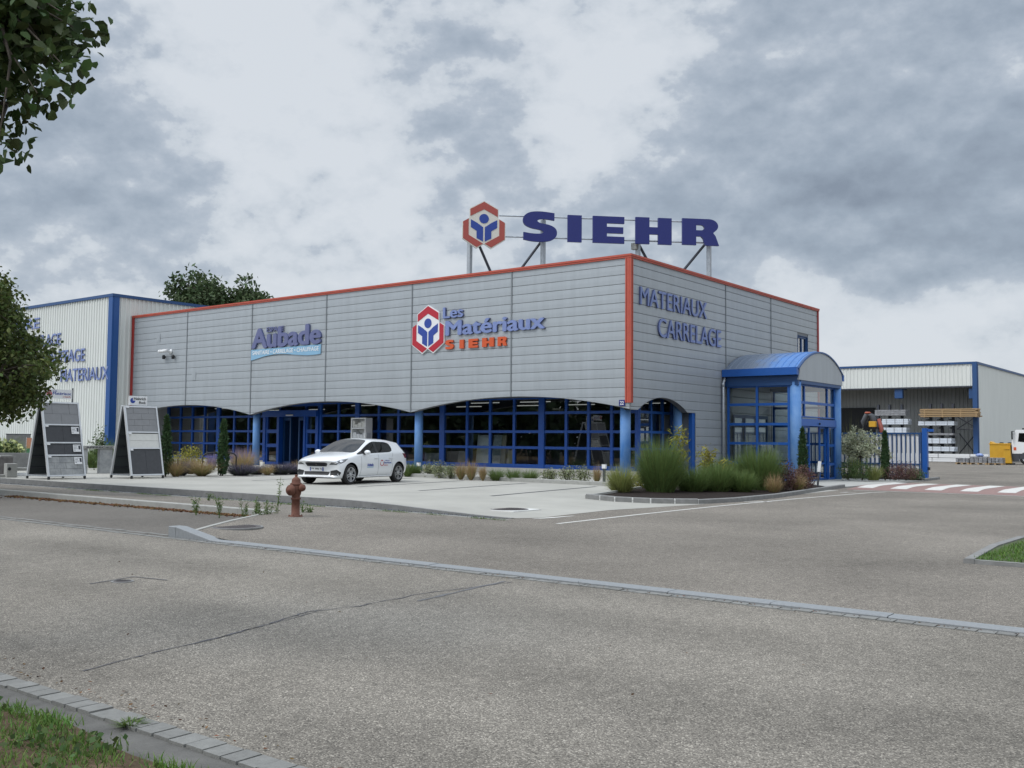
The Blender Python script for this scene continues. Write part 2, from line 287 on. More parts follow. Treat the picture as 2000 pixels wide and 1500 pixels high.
# ------------------------------------------------------------------ mesh helpers
class MB:
    def __init__(s): s.v = []; s.f = []; s.m = []; s.mats = []; s.cur = 0; s.sm = False; s.smf = []
    def mat(s, m):
        if m not in s.mats: s.mats.append(m)
        s.cur = s.mats.index(m); return s
    def add(s, vs, fs):
        o = len(s.v); s.v.extend([tuple(map(float, p)) for p in vs])
        for f in fs: s.f.append(tuple(i+o for i in f)); s.m.append(s.cur); s.smf.append(s.sm)
        return s
    def quad(s, a, b, c, d): return s.add([a, b, c, d], [(0, 1, 2, 3)])
    def box(s, x0, x1, y0, y1, z0, z1, T=None, bev=0.0):
        if bev:
            b = bev
            vs = []; 
            bm = bmesh.new(); bmesh.ops.create_cube(bm, size=1)
            for v in bm.verts: v.co = Vector(((x0+x1)/2+v.co.x*(x1-x0), (y0+y1)/2+v.co.y*(y1-y0), (z0+z1)/2+v.co.z*(z1-z0)))
            bmesh.ops.bevel(bm, geom=bm.edges[:], offset=b, segments=2, affect='EDGES', profile=0.6)
            bm.verts.index_update(); vs = [v.co.copy() for v in bm.verts]; fs = [[v.index for v in f.verts] for f in bm.faces]; bm.free()
            if T is not None: vs = [T @ v for v in vs]
            return s.add(vs, fs)
        vs = [Vector(p) for p in ((x0, y0, z0), (x1, y0, z0), (x1, y1, z0), (x0, y1, z0), (x0, y0, z1), (x1, y0, z1), (x1, y1, z1), (x0, y1, z1))]
        if T is not None: vs = [T @ v for v in vs]
        return s.add(vs, [(0, 3, 2, 1), (4, 5, 6, 7), (0, 1, 5, 4), (1, 2, 6, 5), (2, 3, 7, 6), (3, 0, 4, 7)])
    def tube(s, pts, r, n=8, caps=True):
        pts = [Vector(p) for p in pts]; rs = r if isinstance(r, (list, tuple)) else [r]*len(pts)
        vs = []; fs = []
        for i, p in enumerate(pts):
            t = (pts[min(i+1, len(pts)-1)]-pts[max(i-1, 0)]).normalized()
            a = t.orthogonal().normalized() if abs(t.z) > .99 else t.cross(Vector((0, 0, 1))).normalized()
            b = t.cross(a)
            for j in range(n):
                an = 2*PI*j/n; vs.append(p+(a*math.cos(an)+b*math.sin(an))*rs[i])
        for i in range(len(pts)-1):
            for j in range(n): fs.append((i*n+j, i*n+(j+1) % n, (i+1)*n+(j+1) % n, (i+1)*n+j))
        if caps: fs.append(tuple(range(n-1, -1, -1))); fs.append(tuple((len(pts)-1)*n+j for j in range(n)))
        return s.add(vs, fs)
    def lathe(s, prof, n=20, T=None, caps=True):       # prof: (r, z) list, about z
        vs = []; fs = []
        for (r, z) in prof:
            for j in range(n):
                p = Vector((r*math.cos(2*PI*j/n), r*math.sin(2*PI*j/n), z)); vs.append(T @ p if T is not None else p)
        for i in range(len(prof)-1):
            for j in range(n): fs.append((i*n+j, i*n+(j+1) % n, (i+1)*n+(j+1) % n, (i+1)*n+j))
        if caps: fs.append(tuple(range(n-1, -1, -1))); fs.append(tuple((len(prof)-1)*n+j for j in range(n)))
        return s.add(vs, fs)
    def prism(s, poly, T, depth, side=None):     # poly in (u, v); T maps (u, w, v): front at w=0, back at w=depth
        n = len(poly); fr = [T @ Vector((p[0], 0, p[1])) for p in poly]; bk = [T @ Vector((p[0], depth, p[1])) for p in poly]
        from mathutils.geometry import tessellate_polygon
        tri = tessellate_polygon([[Vector((p[0], p[1], 0)) for p in poly]])
        s.add(fr, tri); s.add(bk, [t[::-1] for t in tri]); c = s.cur
        if side: s.mat(side)
        s.add(fr+bk, [(i, (i+1) % n, n+(i+1) % n, n+i) for i in range(n)]); s.cur = c
        return s
    def build(s, name, m=None, parent=None, smooth=None):
        me = bpy.data.meshes.new(name); me.from_pydata(s.v, [], s.f)
        ms = s.mats or ([m] if m else [])
        for x in ms: me.materials.append(x)
        if s.mats: me.polygons.foreach_set('material_index', s.m)
        if smooth is not None: me.polygons.foreach_set('use_smooth', [smooth]*len(s.f))
        else: me.polygons.foreach_set('use_smooth', s.smf)
        me.update()
        o = bpy.data.objects.new(name, me); COL.objects.link(o); o.parent = parent
        return o
def np_mesh(name, V, Fq, m, parent=None, tri=False):
    me = bpy.data.meshes.new(name); nv = len(V); nf = len(Fq); k = Fq.shape[1]
    me.vertices.add(nv); me.vertices.foreach_set('co', V.astype(np.float32).ravel())
    me.loops.add(nf*k); me.loops.foreach_set('vertex_index', Fq.astype(np.int32).ravel())
    me.polygons.add(nf); me.polygons.foreach_set('loop_start', np.arange(0, nf*k, k, dtype=np.int32))
    me.update(calc_edges=True); me.materials.append(m)
    o = bpy.data.objects.new(name, me); COL.objects.link(o); o.parent = parent
    return o
def fix_normals(o):
    bm = bmesh.new(); bm.from_mesh(o.data); bmesh.ops.recalc_face_normals(bm, faces=bm.faces[:]); bm.to_mesh(o.data); bm.free()
def tag(o, label, cat, group=None):
    o['label'] = label; o['category'] = cat
    if group: o['group'] = group
    return o
def thing(name, label, cat, loc=(0, 0, 0), rz=0.0, group=None):
    o = bpy.data.objects.new(name, None); COL.objects.link(o); o.location = tuple(map(float, loc)); o.rotation_euler = (0, 0, rz); o.empty_display_size = 0.3
    return tag(o, label, cat, group)
def struct(o): o['kind'] = 'structure'; return o
def stuff(o): o['kind'] = 'stuff'; return o
def copy_tree(o, parent=None):
    c = o.copy(); COL.objects.link(c); c.parent = parent
    for ch in list(o.children): copy_tree(ch, c)
    return c
def dup(o, loc, rz, label, scale=None):
    c = copy_tree(o); c.location = tuple(map(float, loc)); c.rotation_euler = (0, 0, rz); c['label'] = label
    if scale: c.scale = (scale,)*3 if isinstance(scale, (int, float)) else scale
    return c
def text_geo(txt, bold=0.0, spacing=1.0):
    cu = bpy.data.curves.new('t', 'FONT'); cu.body = txt; cu.size = 1; cu.offset = bold; cu.fill_mode = 'FRONT'; cu.resolution_u = 4; cu.space_character = spacing
    o = bpy.data.objects.new('t', cu); COL.objects.link(o)
    dg = bpy.context.evaluated_depsgraph_get(); dg.update()
    me = bpy.data.meshes.new_from_object(o.evaluated_get(dg))
    bpy.data.objects.remove(o); bpy.data.curves.remove(cu)
    bm = bmesh.new(); bm.from_mesh(me); bpy.data.meshes.remove(me)
    bmesh.ops.remove_doubles(bm, verts=bm.verts[:], dist=1e-4)
    return bm
def text(mb, txt, T, w, h, depth, front, side, bold=0.0, spacing=1.0, capref=None):
    """lettering in the plane T: u right, v up, w into the wall; fitted to width w and height h (of the ink, or of capref)"""
    bm = text_geo(txt, 0.0, spacing)
    xs = [v.co.x for v in bm.verts]; ys = [v.co.y for v in bm.verts]
    x0, x1, y0, y1 = min(xs)-bold, max(xs)+bold, min(ys), max(ys)
    if capref:
        b2 = text_geo(capref, 0.0); yy = [v.co.y for v in b2.verts]; y0, y1 = min(yy), max(yy); b2.free()
    y0 -= bold*.6; y1 += bold*.6
    sx = w/(x1-x0); sy = h/(y1-y0)
    bm.verts.index_update()
    sh = [(0, 0)] if not bold else [(-bold, 0), (bold, 0), (0, -bold*.6), (0, bold*.6), (-bold*.5, bold*.3), (bold*.5, -bold*.3)]
    for i, (dx, dy) in enumerate(sh):
        dw = .0012*i*min(1, depth/.02)
        P = [(T @ Vector(((v.co.x+dx-x0)*sx, -dw, (v.co.y+dy-y0)*sy)), T @ Vector(((v.co.x+dx-x0)*sx, depth, (v.co.y+dy-y0)*sy))) for v in bm.verts]
        mb.mat(front); mb.add([p[0] for p in P], [[v.index for v in f.verts] for f in bm.faces])
        mb.mat(side or front)
        for e_ in bm.edges:
            if len(e_.link_faces) == 1:
                l = e_.link_loops[0]; a = l.vert.index; b = l.link_loop_next.vert.index
                mb.add([P[a][0], P[b][0], P[b][1], P[a][1]], [(0, 1, 2, 3)])
    bm.free()
def planeT(origin, u, wdir=None):
    """frame with u along the wall, v up, w = into the wall"""
    u = Vector(u).normalized(); v = Vector((0, 0, 1)); w = v.cross(u) if wdir is None else Vector(wdir)
    return Matrix(((u.x, w.x, v.x, origin[0]), (u.y, w.y, v.y, origin[1]), (u.z, w.z, v.z, origin[2]), (0, 0, 0, 1)))
def smoothstep(t): t = min(1, max(0, t)); return t*t*(3-2*t)

# ------------------------------------------------------------------ ground, roads, kerbs
def ss_(a): return smoothstep(a)
def z_pav(x, y): return 0.10*ss_((6.2-x)/2.6)*(1-.85*ss_((y+16.7)/2.2))
def z_lot(x, y): return 0.004+0.15*ss_((6.3-x)/5.2)
def grid(name, m, us, vs, fn, kind=struct):
    V = [fn(u, v) for v in vs for u in us]; n = len(us)
    f = [(j*n+i, j*n+i+1, (j+1)*n+i+1, (j+1)*n+i) for j in range(len(vs)-1) for i in range(n-1)]
    b = MB(); b.sm = True; b.add(V, f); o = b.build(name, m); kind(o); return o
def sheet(name, m, poly, z, kind=struct):
    b = MB(); b.add([(p[0], p[1], z if not callable(z) else z(*p)) for p in poly], [tuple(range(len(poly)))])
    o = b.build(name, m)
    bm = bmesh.new(); bm.from_mesh(o.data); bmesh.ops.triangulate(bm, faces=bm.faces[:]); bm.to_mesh(o.data); bm.free()
    if kind: kind(o)
    return o
M['far'] = mat('far_meadow', (0.10, 0.13, 0.05), 0.95, var=0.2, vscale=0.05)
sheet('ground', M['far'], [(-900, -900), (900, -900), (900, 900), (-900, 900)], -0.3)
sheet('street', M['road'], [(-140, -25.66), (140, -25.66), (140, -20.1), (-140, -20.1)], -0.02)
ymx = list(np.arange(-20.1, -16.85, 0.125))+[-16.85]
def xleft(y): return 4.72+(2.55-4.72)*ss_((y+20.05)/3.2) if False else 4.72+(2.55-4.72)*min(1, max(0, (y+20.05)/3.2))
grid('parking_bay', M['bay'], [0, 1], ymx, lambda u, v: (-60 if u == 0 else xleft(v)+0.02, v, -0.018))
xs = [0, .02, .05, .1, .15, .2, .25, .3, .35, .4, .45, .5, .55, .6, .7, .8, .9, 1]
grid('pavement', M['pave'], xs, [-20.0]+ymx[1:], lambda u, v: (xleft(v)+u*(8.6-xleft(v)), v, z_pav(xleft(v)+u*(8.6-xleft(v)), v)))
xs2 = [-60, -20, 0, 2.55]+list(np.arange(2.8, 8.61, 0.2))+[8.6]
xs2 = sorted(set(round(x, 3) for x in xs2))
grid('pavement', M['pave'], xs2, [-16.72, -16.3, -15.8, -15.3, -14.8, -14.42], lambda x, y: (x, y, z_pav(x, y)))
grid('pavement', M['pave'], [x for x in xs2 if x >= 2.55], [-16.85, -16.72], lambda x, y: (x, y, z_pav(x, y)))
grid('pavement', M['pave'], [x for x in xs2 if x >= 5.9], [-14.42, -13.8], lambda x, y: (x, y, z_pav(x, y)))
sheet('yard', M['pave'], [(8.6, -20.0), (140, -20.0), (140, 200), (-120, 200), (-120, -13.8), (8.6, -13.8)], 0.0)
# concrete lot with its low edge kerb and slate-filled drain
def xr(y):
    pts = [(-14.0, 6.05), (-13.6, 6.28), (-13.0, 6.22), (-10.9, 6.08), (-9.0, 6.35), (-7.9, 6.5), (-6, 6.5), (1.93, 6.3)]
    for (a, b), (c, d) in zip(pts, pts[1:]):
        if y <= c: return b+(d-b)*max(0, (y-a))/(c-a)
    return pts[-1][1]
lx = [0]+list(1-np.linspace(1, 0, 15)[1:]*0+0)[:0]
us = [-60, -30, -10, -5, 0, .6]
def lotpt(u, v):
    x = u if u <= 1.0 else 1.0+(u-1.0)*(xr(v)-1.0)/5.0
    return (x, v, z_lot(x, v))
grid('concrete_lot', M['conc'], [-60, -30, -10, -4, 0]+list(np.arange(1.0, 6.01, .25)), [-14.0, -13.6, -13.3, -13.0, -12, -10.9, -10, -9, -7.9, -6, -4, -2, 0, 1.93], lotpt)
b = MB(); kx = [-60, -20, 0]+list(np.arange(1, 6.1, .25))
for a, c in zip(kx, kx[1:]):
    za, zc_ = z_lot(a, 0)+.004, z_lot(c, 0)+.004
    if za < .012: continue
    b.add([(a, -14.0, za), (c, -14.0, zc_), (c, -14.09, zc_), (a, -14.09, za), (a, -14.09, -.12), (c, -14.09, -.12)], [(3, 2, 1, 0), (4, 5, 2, 3)])
struct(b.build('kerb', M['concdark']))
sheet('drain_bed', M['gravel'], [(-60, -14.4), (6.1, -14.4), (6.1, -14.09), (-60, -14.09)], lambda x, y: z_pav(x, y)-0.03)
rng = np.random.default_rng(5); random.seed(5)
def stones(name, n, xf, yf, zf, smin, smax, m, label=None):
    V = []; Fc = []
    for i in range(n):
        x, y = xf(), yf(); s = rng.uniform(smin, smax); z = zf(x, y)+s*.3
        o = len(V); R_ = Euler(rng.uniform(0, 6.28, 3)).to_matrix()
        for p in ((1, 0, 0), (-1, 0, 0), (0, 1, 0), (0, -1, 0), (0, 0, .6), (0, 0, -.6)):
            q = R_ @ (Vector(p)*s*rng.uniform(.7, 1.2)); V.append((x+q.x, y+q.y, z+q.z))
        for f in ((0, 2, 4), (2, 1, 4), (1, 3, 4), (3, 0, 4), (2, 0, 5), (1, 2, 5), (3, 1, 5), (0, 3, 5)): Fc.append(tuple(i_+o for i_ in f))
    o = np_mesh(name, np.array(V), np.array(Fc), m); stuff(o); return o
tag(stones('slate_chips', 5200, lambda: rng.uniform(-14, 5.6)*1.0, lambda: rng.uniform(-14.4, -14.1), lambda x, y: z_pav(x, y)-.025, .014, .040, M['gravel']), 'dark slate chips filling the drain along the lot edge', 'gravel')
# thin pale concrete lip in front of the drain
b = MB()
for a, c in zip(xs2, xs2[1:]):
    if c > 6.3: break
    z0, z1 = z_pav(a, -14.44)+.012, z_pav(c, -14.44)+.012
    b.quad((a, -14.47, z0), (c, -14.47, z1), (c, -14.41, z1), (a, -14.41, z0)); b.quad((a, -14.47, z0-.05), (c, -14.47, z1-.05), (c, -14.47, z1), (a, -14.47, z0))
struct(b.build('drain_edging', M['stone']))

# road kerb: flush granite kerb that lifts to a full kerb at the end of the pavement
def ktop(x): return max(z_pav(x, 0)*0.0+.006, .006+.135*min(1, max(0, (5.45-x)/.78)))
b = MB(); jn = [4.42, 4.60, 5.45]+[5.45+1.02*i for i in range(1, 60)]
for i, (a, c) in enumerate(zip(jn, jn[1:])):
    dz = random.uniform(-.002, .002); a2, c2 = a+.004, c-.004
    za, zc_ = ktop(a)+dz, ktop(c)+dz; y0, y1 = -20.15, -19.97
    vs = [(a2, y0, -.06), (c2, y0, -.06), (c2, y1, -.06), (a2, y1, -.06), (a2, y0, za-.008), (c2, y0, zc_-.008), (c2, y1, zc_), (a2, y1, za), (a2, y0+.012, za), (c2, y0+.012, zc_)]
    b.add(vs, [(0, 1, 5, 4), (4, 5, 9, 8), (8, 9, 6, 7), (2, 3, 7, 6), (1, 2, 6, 9, 5), (3, 0, 4, 8, 7)])
struct(b.build('kerb', M['granite']))
# kerb along the pavement end (diagonal) and along the bay
b = MB()
def kerbrun(b, pts, w, z0, ztop, L_=1.0, gap=.006, bev=.012):
    for (p, q) in zip(pts, pts[1:]):
        p = Vector((p[0], p[1], 0)); q = Vector((q[0], q[1], 0)); d = q-p; n = max(1, round(d.length/L_)); d1 = d.normalized(); nr = Vector((-d1.y, d1.x, 0))*w
        for i in range(n):
            a = p+d*(i/n)+d1*gap/2; c = p+d*((i+1)/n)-d1*gap/2
            za = ztop(a.x, a.y) if callable(ztop) else ztop; zc = ztop(c.x, c.y) if callable(ztop) else ztop
            up = Vector((0, 0, 1)); ni = nr.normalized()*bev
            A = [a+up*z0, c+up*z0, c+nr+up*z0, a+nr+up*z0, a+up*(za-bev), c+up*(zc-bev), c+nr+up*zc, a+nr+up*za, a+ni+up*za, c+ni+up*zc]
            b.add(A, [(0, 1, 5, 4), (4, 5, 9, 8), (8, 9, 6, 7), (2, 3, 7, 6), (1, 2, 6, 9, 5), (3, 0, 4, 8, 7)])
kerbrun(b, [(-60, -16.85), (-5.4, -16.85)], .13, -.05, .115)
kerbrun(b, [(-5.4, -16.85), (2.62, -16.85)], .13, -.05, .112)
struct(b.build('kerb', M['stone']))
b = MB(); kerbrun(b, [(2.62, -16.85), (4.62, -19.95)][::-1], -.09, -.05, lambda x, y: z_pav(x, y)+.008, .7); struct(b.build('kerb', M['stone']))
M['strip2'] = mat('worn_gutter_stone', (0.185, 0.182, 0.172), .9, var=.25, vscale=6)
def setts(name, x0, x1, y0, y1, z, ln, m, jit=.006):
    b = MB(); x = x0
    while x < x1:
        l = ln*random.uniform(.85, 1.15); j = lambda: random.uniform(-jit, jit); dz = random.uniform(-.003, .004)
        b.box(x+.006, x+l-.006, y0+j(), y1+j(), z-.05, z+dz); x += l
    o = b.build(name, m); struct(o); return o
setts('gutter', -6, 30, -20.27, -20.165, -.012, .15, M['sett'])
setts('gutter', -30, 4.35, -20.06, -19.97, -.012, .30, M['strip2'], .003)
setts('gutter', 5, 24, -25.79, -25.655, -.008, .135, M['sett'])
M['strip'] = mat('stained_strip', (0.105, 0.102, 0.095), .9, var=.3, vscale=5, bump=.3, bscale=60)
sheet('gutter_strip', M['strip'], [(-60, -26.06), (60, -26.06), (60, -25.66), (-60, -25.66)], -.024)
# verge on the near side with soil, and a lawn island to the right
def vz(x, y): return .03+.05*ss_((-26.02-y)/.6)+.02*math.sin(x*3.1)*math.sin(y*4.3)
grid('verge', M['soil'], list(np.arange(4, 26.1, .25)), [-25.98]+list(np.arange(-26.1, -32, -.2)), vz and (lambda x, y: (x, y+(.06*math.sin(x*5.2)+.03*math.sin(x*13)) if y > -26.05 else y, vz(x, y)-(.06 if y > -26 else 0))))
sheet('verge', M['soil'], [(-140, -26.0), (4, -26.0), (4, -140), (-140, -140)], .03)
sheet('verge', M['soil'], [(4, -31.8), (26, -31.8), (26, -140), (4, -140)], .03)
sheet('verge', M['soil'], [(26, -26.0), (140, -26.0), (140, -140), (26, -140)], .03)
isl = [(14.16, -15.7), (13.98, -13.7), (14.0, -12), (14.6, -9.5), (16, -7), (40, -7), (40, -15.9)]
M['lawnbase'] = mat('lawn_thatch', (0.055, 0.075, 0.026), .95, var=.3, vscale=9)
sheet('lawn', M['lawnbase'], isl[::-1], .045)
b = MB(); kerbrun(b, [(40, -15.9), (14.16, -15.7)][::-1], .06, -.03, .05, .8); 
kerbrun(b, [(14.14, -15.72), (13.98, -13.7), (14.0, -12), (14.6, -9.5), (16, -7)][::-1], .12, -.03, .06, 1.0); struct(b.build('kerb', M['concdark']))

# road paint, crossing table, patches, cracks
def ribbon(pts, w, z):
    b = MB()
    P = [Vector((p[0], p[1], 0)) for p in pts]
    V = []
    for i, p in enumerate(P):
        t = (P[min(i+1, len(P)-1)]-P[max(i-1, 0)]).normalized(); nr = Vector((-t.y, t.x, 0))*(w[i] if isinstance(w, list) else w)/2
        V += [(p.x+nr.x, p.y+nr.y, z if not callable(z) else z(p.x, p.y)), (p.x-nr.x, p.y-nr.y, z if not callable(z) else z(p.x, p.y))]
    b.add(V, [(2*i, 2*i+1, 2*i+3, 2*i+2) for i in range(len(P)-1)]); return b
struct(ribbon([(7.28, -14.45), (7.16, -11.5), (7.10, -8), (7.2, -3.5), (7.5, 1.2), (7.7, 1.9)], .09, .005).build('road_marking', M['paint']))
TY0, TY1, TX0, TX1 = 2.75, 9.0, 6.2, 40
def tz(y):
    t = (y-TY0)/(TY1-TY0); return .004+.09*(ss_(t/.3) if t < .5 else ss_((1-t)/.3))
ys_ = list(np.linspace(TY0, TY1, 25))
grid('crossing_table', M['redbrick'], [TX0, TX1], ys_, lambda x, y: (x, y, tz(y)))
b = MB()
for i in range(-1, 32):
    x0 = 7.33+1.03*i
    if x0 < 6.3: continue
    V = []; 
    for y in ys_[3:-1]: V += [(x0, y, tz(y)+.004), (x0+.5, y, tz(y)+.004)]
    b.add(V, [(2*k, 2*k+1, 2*k+3, 2*k+2) for k in range(len(V)//2-1)])
struct(b.build('road_marking', M['paint']))
struct(ribbon([(6.6, 2.3), (9, 2.5), (14, 2.55), (40, 2.6)], .12, .005).build('road_marking', M['paint']))
# small worn arrow-like scraps of paint by the kerb
for px in [((1040, 1014), (1075, 1011.5), (1120, 1008)), ((1452, 980), (1480, 979.4), (1508, 980.6)), ((1640, 962.5), (1655, 961.6), (1672, 962.2))]:
    pts = [tuple(G(*p)[:2]) for p in px]; struct(ribbon(pts, [.03, .16, .05], .005).build('road_marking', M['paint']))
pts = [(11.39, -25.3), (11.30, -24.9), (11.24, -24.64), (11.13, -24.02), (11.06, -23.8), (11.0, -23.59), (10.85, -23.2), (10.80, -23.0), (10.91, -22.54), (10.86, -22.2), (10.88, -22.0), (10.82, -21.7), (10.87, -21.38), (10.95, -20.9), (10.99, -20.5)]
def jag(pts, n, a):
    out = []
    for p, q in zip(pts, pts[1:]):
        for k in range(n): t = k/n; out.append((p[0]+(q[0]-p[0])*t+random.uniform(-a, a), p[1]+(q[1]-p[1])*t+random.uniform(-a, a)))
    return out+[pts[-1]]
jp = jag(pts, 5, .012); struct(ribbon(jp, [random.uniform(.006, .022) for _ in jp], -.016).build('road_crack', M['crack']))
jp = jag([(11.2, -24.3), (11.02, -23.7), (10.95, -23.3), (10.84, -22.95)], 6, .012); struct(ribbon(jp, [random.uniform(.004, .014) for _ in jp], -.016).build('road_crack', M['crack']))
jp = jag([(11.1, -22.0), (11.0, -21.3), (10.9, -20.5)], 6, .01); struct(ribbon(jp, [random.uniform(.02, .06) for _ in jp], -.0165).build('road_crack', mat('tar_seal', (0.13, 0.13, 0.135), 0.8)))
sq = [(7.98, -23.34), (7.83, -22.78), (8.31, -22.70)]
struct(ribbon(sq, .026, -.0155).build('road_crack', M['crack']))
# covers
def cover(name, label, c, r, z, ring=None, square=None, m=None):
    t = thing(name, label, 'manhole cover', (c[0], c[1], z))
    b = MB(); b.lathe([(r, -.02), (r, .004), (r*.97, .007), (r*.86, .007), (r*.84, .004), (0.01, .004)], 32)
    for k in range(-6, 7):
        w = math.sqrt(max(0, (r*.8)**2-(k*r*.13)**2)); b.box(-w, w, k*r*.13-.008, k*r*.13+.008, .003, .007)
    b.build('lid', m or M['iron'], t)
    if ring:
        q = MB(); s = square or r*1.25
        if square:
            q.box(-s, s, -s, s, -.03, .0015)
        else:
            q.lathe([(r*1.02, -.02), (r*1.02, .005), (ring, .004), (ring, -.02)], 32)
        q.build('frame', M['joint' if square else 'concdark'], t)
    return t
lm = G(994, 992.5, .06)
cover('manhole_cover', 'round dark iron manhole cover set in a pale square on the concrete lot', lm, .40, z_lot(lm[0], 0)+.003, ring=.5, square=.47)
lm = G(462, 1026.5, .09)
cover('manhole_cover', 'wide worn round manhole cover in the asphalt beside the sloping kerb end', lm, .36, z_pav(lm[0], lm[1])+.002, ring=.40)
lm = G(239, 1136, -.02)
cover('valve_cover', 'small round valve cover in the road inside a sawn square', lm, .085, -.017, ring=.11)
# stall lines of dark pavers in the lot
b = MB()
for (p, q) in [((-2.5, -9.9), (-3.45, -4.4)), ((-.0, -10.15), (-.97, -4.4)), ((2.46, -10.32), (1.66, -4.6)), ((-5.0, -9.7), (-5.95, -4.2)), ((-7.5, -9.5), (-8.4, -4.0)), ((-10, -9.3), (-10.9, -3.8))]:
    n = 8; P = [(p[0]+(q[0]-p[0])*i/n, p[1]+(q[1]-p[1])*i/n) for i in range(n+1)]
    r_ = ribbon(P, .11, lambda x, y: z_lot(x, y)+.004); b.add(r_.v, r_.f)
struct(b.build('stall_marking', M['t_dark']))

# beds and their kerbs
bedR = [(4.0, -8.67), (4.82, -8.67), (5.57, -8.3), (6.42, -7.55), (6.7, -6.1), (6.65, -3.5), (6.12, .73), (5.95, 2.2)]
bedRin = [(5.3, 3.2), (3.3, 4.6), (.06, 4.8), (.06, -.3), (3.0, -4.35), (3.5, -6.3)]
sheet('planting_bed', M['mulch'], bedR+bedRin, lambda x, y: z_lot(x, y)+.05)
b = MB()
kp = bedR[:4]; 
def lotk(x, y): return z_lot(x, y)+.115
kerbrun(b, kp, .15, -.02, lotk, .46, .035); struct(b.build('kerb', M['concdark']))
b = MB(); kerbrun(b, [(p[0]-.006 if i == 3 else p[0]+.004, p[1]+.008) for i, p in enumerate(kp)], .13, -.02, lambda x, y: lotk(x, y)-.008, 20, 0, .004); struct(b.build('kerb_joint', M['joint']))
b = MB(); kerbrun(b, bedR[3:]+[(5.75, 4.0)], .12, -.02, lambda x, y: z_lot(x, y)+.10, 1.0); 
kerbrun(b, [(5.9, 12.5), (5.75, 15.2)], .12, -.02, .10, 1.0)
struct(b.build('kerb', M['concdark']))
b = MB(); kerbrun(b, [bedR[0], (3.45, -6.3), (3.0, -4.5)][::-1], .10, .0, lambda x, y: lotk(x, y)-.02, .9); struct(b.build('kerb', M['stone']))
kl = [(-60, -1.0), (-14, -2.75), (-7.1, -3.25), (1.95, -4.1), (3.3, -4.2)]
b = MB(); kerbrun(b, kl, .14, .0, lambda x, y: z_lot(x, y)+.115, .9); struct(b.build('kerb', M['stone']))
M['palegravel'] = mat('pale_bed_gravel', (0.36, 0.35, 0.32), 0.95, var=0.35, vscale=40, bump=0.5, bscale=70)
sheet('planting_bed', M['palegravel'], [(-60, -.9), (-14, -2.62), (-7.1, -3.12), (1.95, -3.97), (3.2, -4.08), (.06, -.3), (.06, 1.93), (-60, 1.93)], lambda x, y: z_lot(x, y)+.07)
sheet('forecourt', mat('forecourt_concrete', (0.40, 0.40, 0.375), .85, var=.06, vscale=2), [(5.3, 3.2), (5.75, 4.0), (5.85, 8), (5.8, 12.5), (5.5, 12.9), (.06, 12.9), (.06, 4.8), (3.3, 4.6)], .012)
b = MB(); kerbrun(b, [(5.75, 4.0), (5.85, 8), (5.9, 12.5)], .08, -.02, .03, 1.0); struct(b.build('kerb', M['concdark']))
sheet('planting_bed', M['mulch'], [(5.45, 12.9), (5.7, 15.2), (4.9, 15.25), (.3, 16.2), (.06, 12.9)], .05)
# leaf litter along the bay kerb
o = stones('leaf_litter', 1900, lambda: rng.uniform(-7, 2.4), lambda: -16.88-abs(rng.normal(0, .13))*(.5+.5*abs(math.sin(rng.uniform(0, 3)))), lambda x, y: -.018, .012, .034, M['litter'])
tag(o, 'rust brown dry leaf litter swept along the bay kerb', 'leaf litter')

# ------------------------------------------------------------------ showroom building
HT = 7.717; LX = -29.9; LY = 16.84
seams = [-5.03, -10.03, -15.05, -20.09, -25.12]; rseams = [7.15, 11.47]
ZC = 2.515
def arch(x):
    if x > 0: x = 0
    for a, b_ in ((-10.03, 0), (-20.09, -10.03), (-30.15, -20.09)):
        if a <= x <= b_:
            c = (a+b_)/2; h = (b_-a)/2; s = .515
            Rr = (h*h+s*s)/(2*s); return ZC+math.sqrt(max(0, Rr*Rr-(x-c)**2))-(Rr-s)
    return ZC
def archR(y):
    if y < .5: return ZC-.008
    if y < 4.0:
        c, h, s = 2.25, 1.75, .475; Rr = (h*h+s*s)/(2*s); return ZC-.008+math.sqrt(max(0, Rr*Rr-(y-c)**2))-(Rr-s)
    if y < 4.62: return ZC
    return -.02
joints = [HT-.05]+[HT-.3487-.3172*k for k in range(0, 24)]
bld = thing('showroom_building', 'long silver clad showroom with red roof edge and blue arched glazing', 'building', (0, 0, 0))
def cladding(edges, bottom, place, step, skip=None):
    b = MB()
    for zt, zb in zip(joints, joints[1:]):
        if zb < -.4: break
        zt_, zb_ = zt-.005, max(zb+.005, -.02)
        for e0, e1 in zip(edges, edges[1:]):
            n = max(1, int(round(abs(e1-e0)/step))); u = [e0+(e1-e0)*i/n for i in range(n+1)]
            for a, c in zip(u, u[1:]):
                m_ = (a+c)/2
                ba, bc = max(zb_, bottom(a)), max(zb_, bottom(c))
                if abs(bottom(a)-bottom(c)) > 1: ba = bc = max(zb_, bottom(m_))
                if ba >= zt_-.003 and bc >= zt_-.003: continue
                ba, bc = min(ba, zt_-.001), min(bc, zt_-.001)
                if skip and skip(m_, (zt_+zb_)/2): continue
                def row(t):
                    prof = .010*math.sin(PI*t)**.8
                    return prof
                V = []
                for t in (0, .035, .5, .965, 1.0):
                    pf = (-.010 if t in (0, 1.0) else .003 if t == .5 else 0)
                    V += [place(a, ba+(zt_-ba)*t, pf), place(c, bc+(zt_-bc)*t, pf)]
                b.add(V, [(2*i, 2*i+1, 2*i+3, 2*i+2) for i in range(4)])
    return b
WIN = (14.40, 15.55, 4.6, 6.27)     # small upper window on the short side: y0,y1,z0,z1
pf_front = lambda x, z, d: (x, -d, z)
pf_side = lambda y, z, d: (d, y, z)
cb = cladding([LX+.12]+seams[::-1]+[-.02], arch, pf_front, .21); cb.build('cladding', M['silver'], bld)
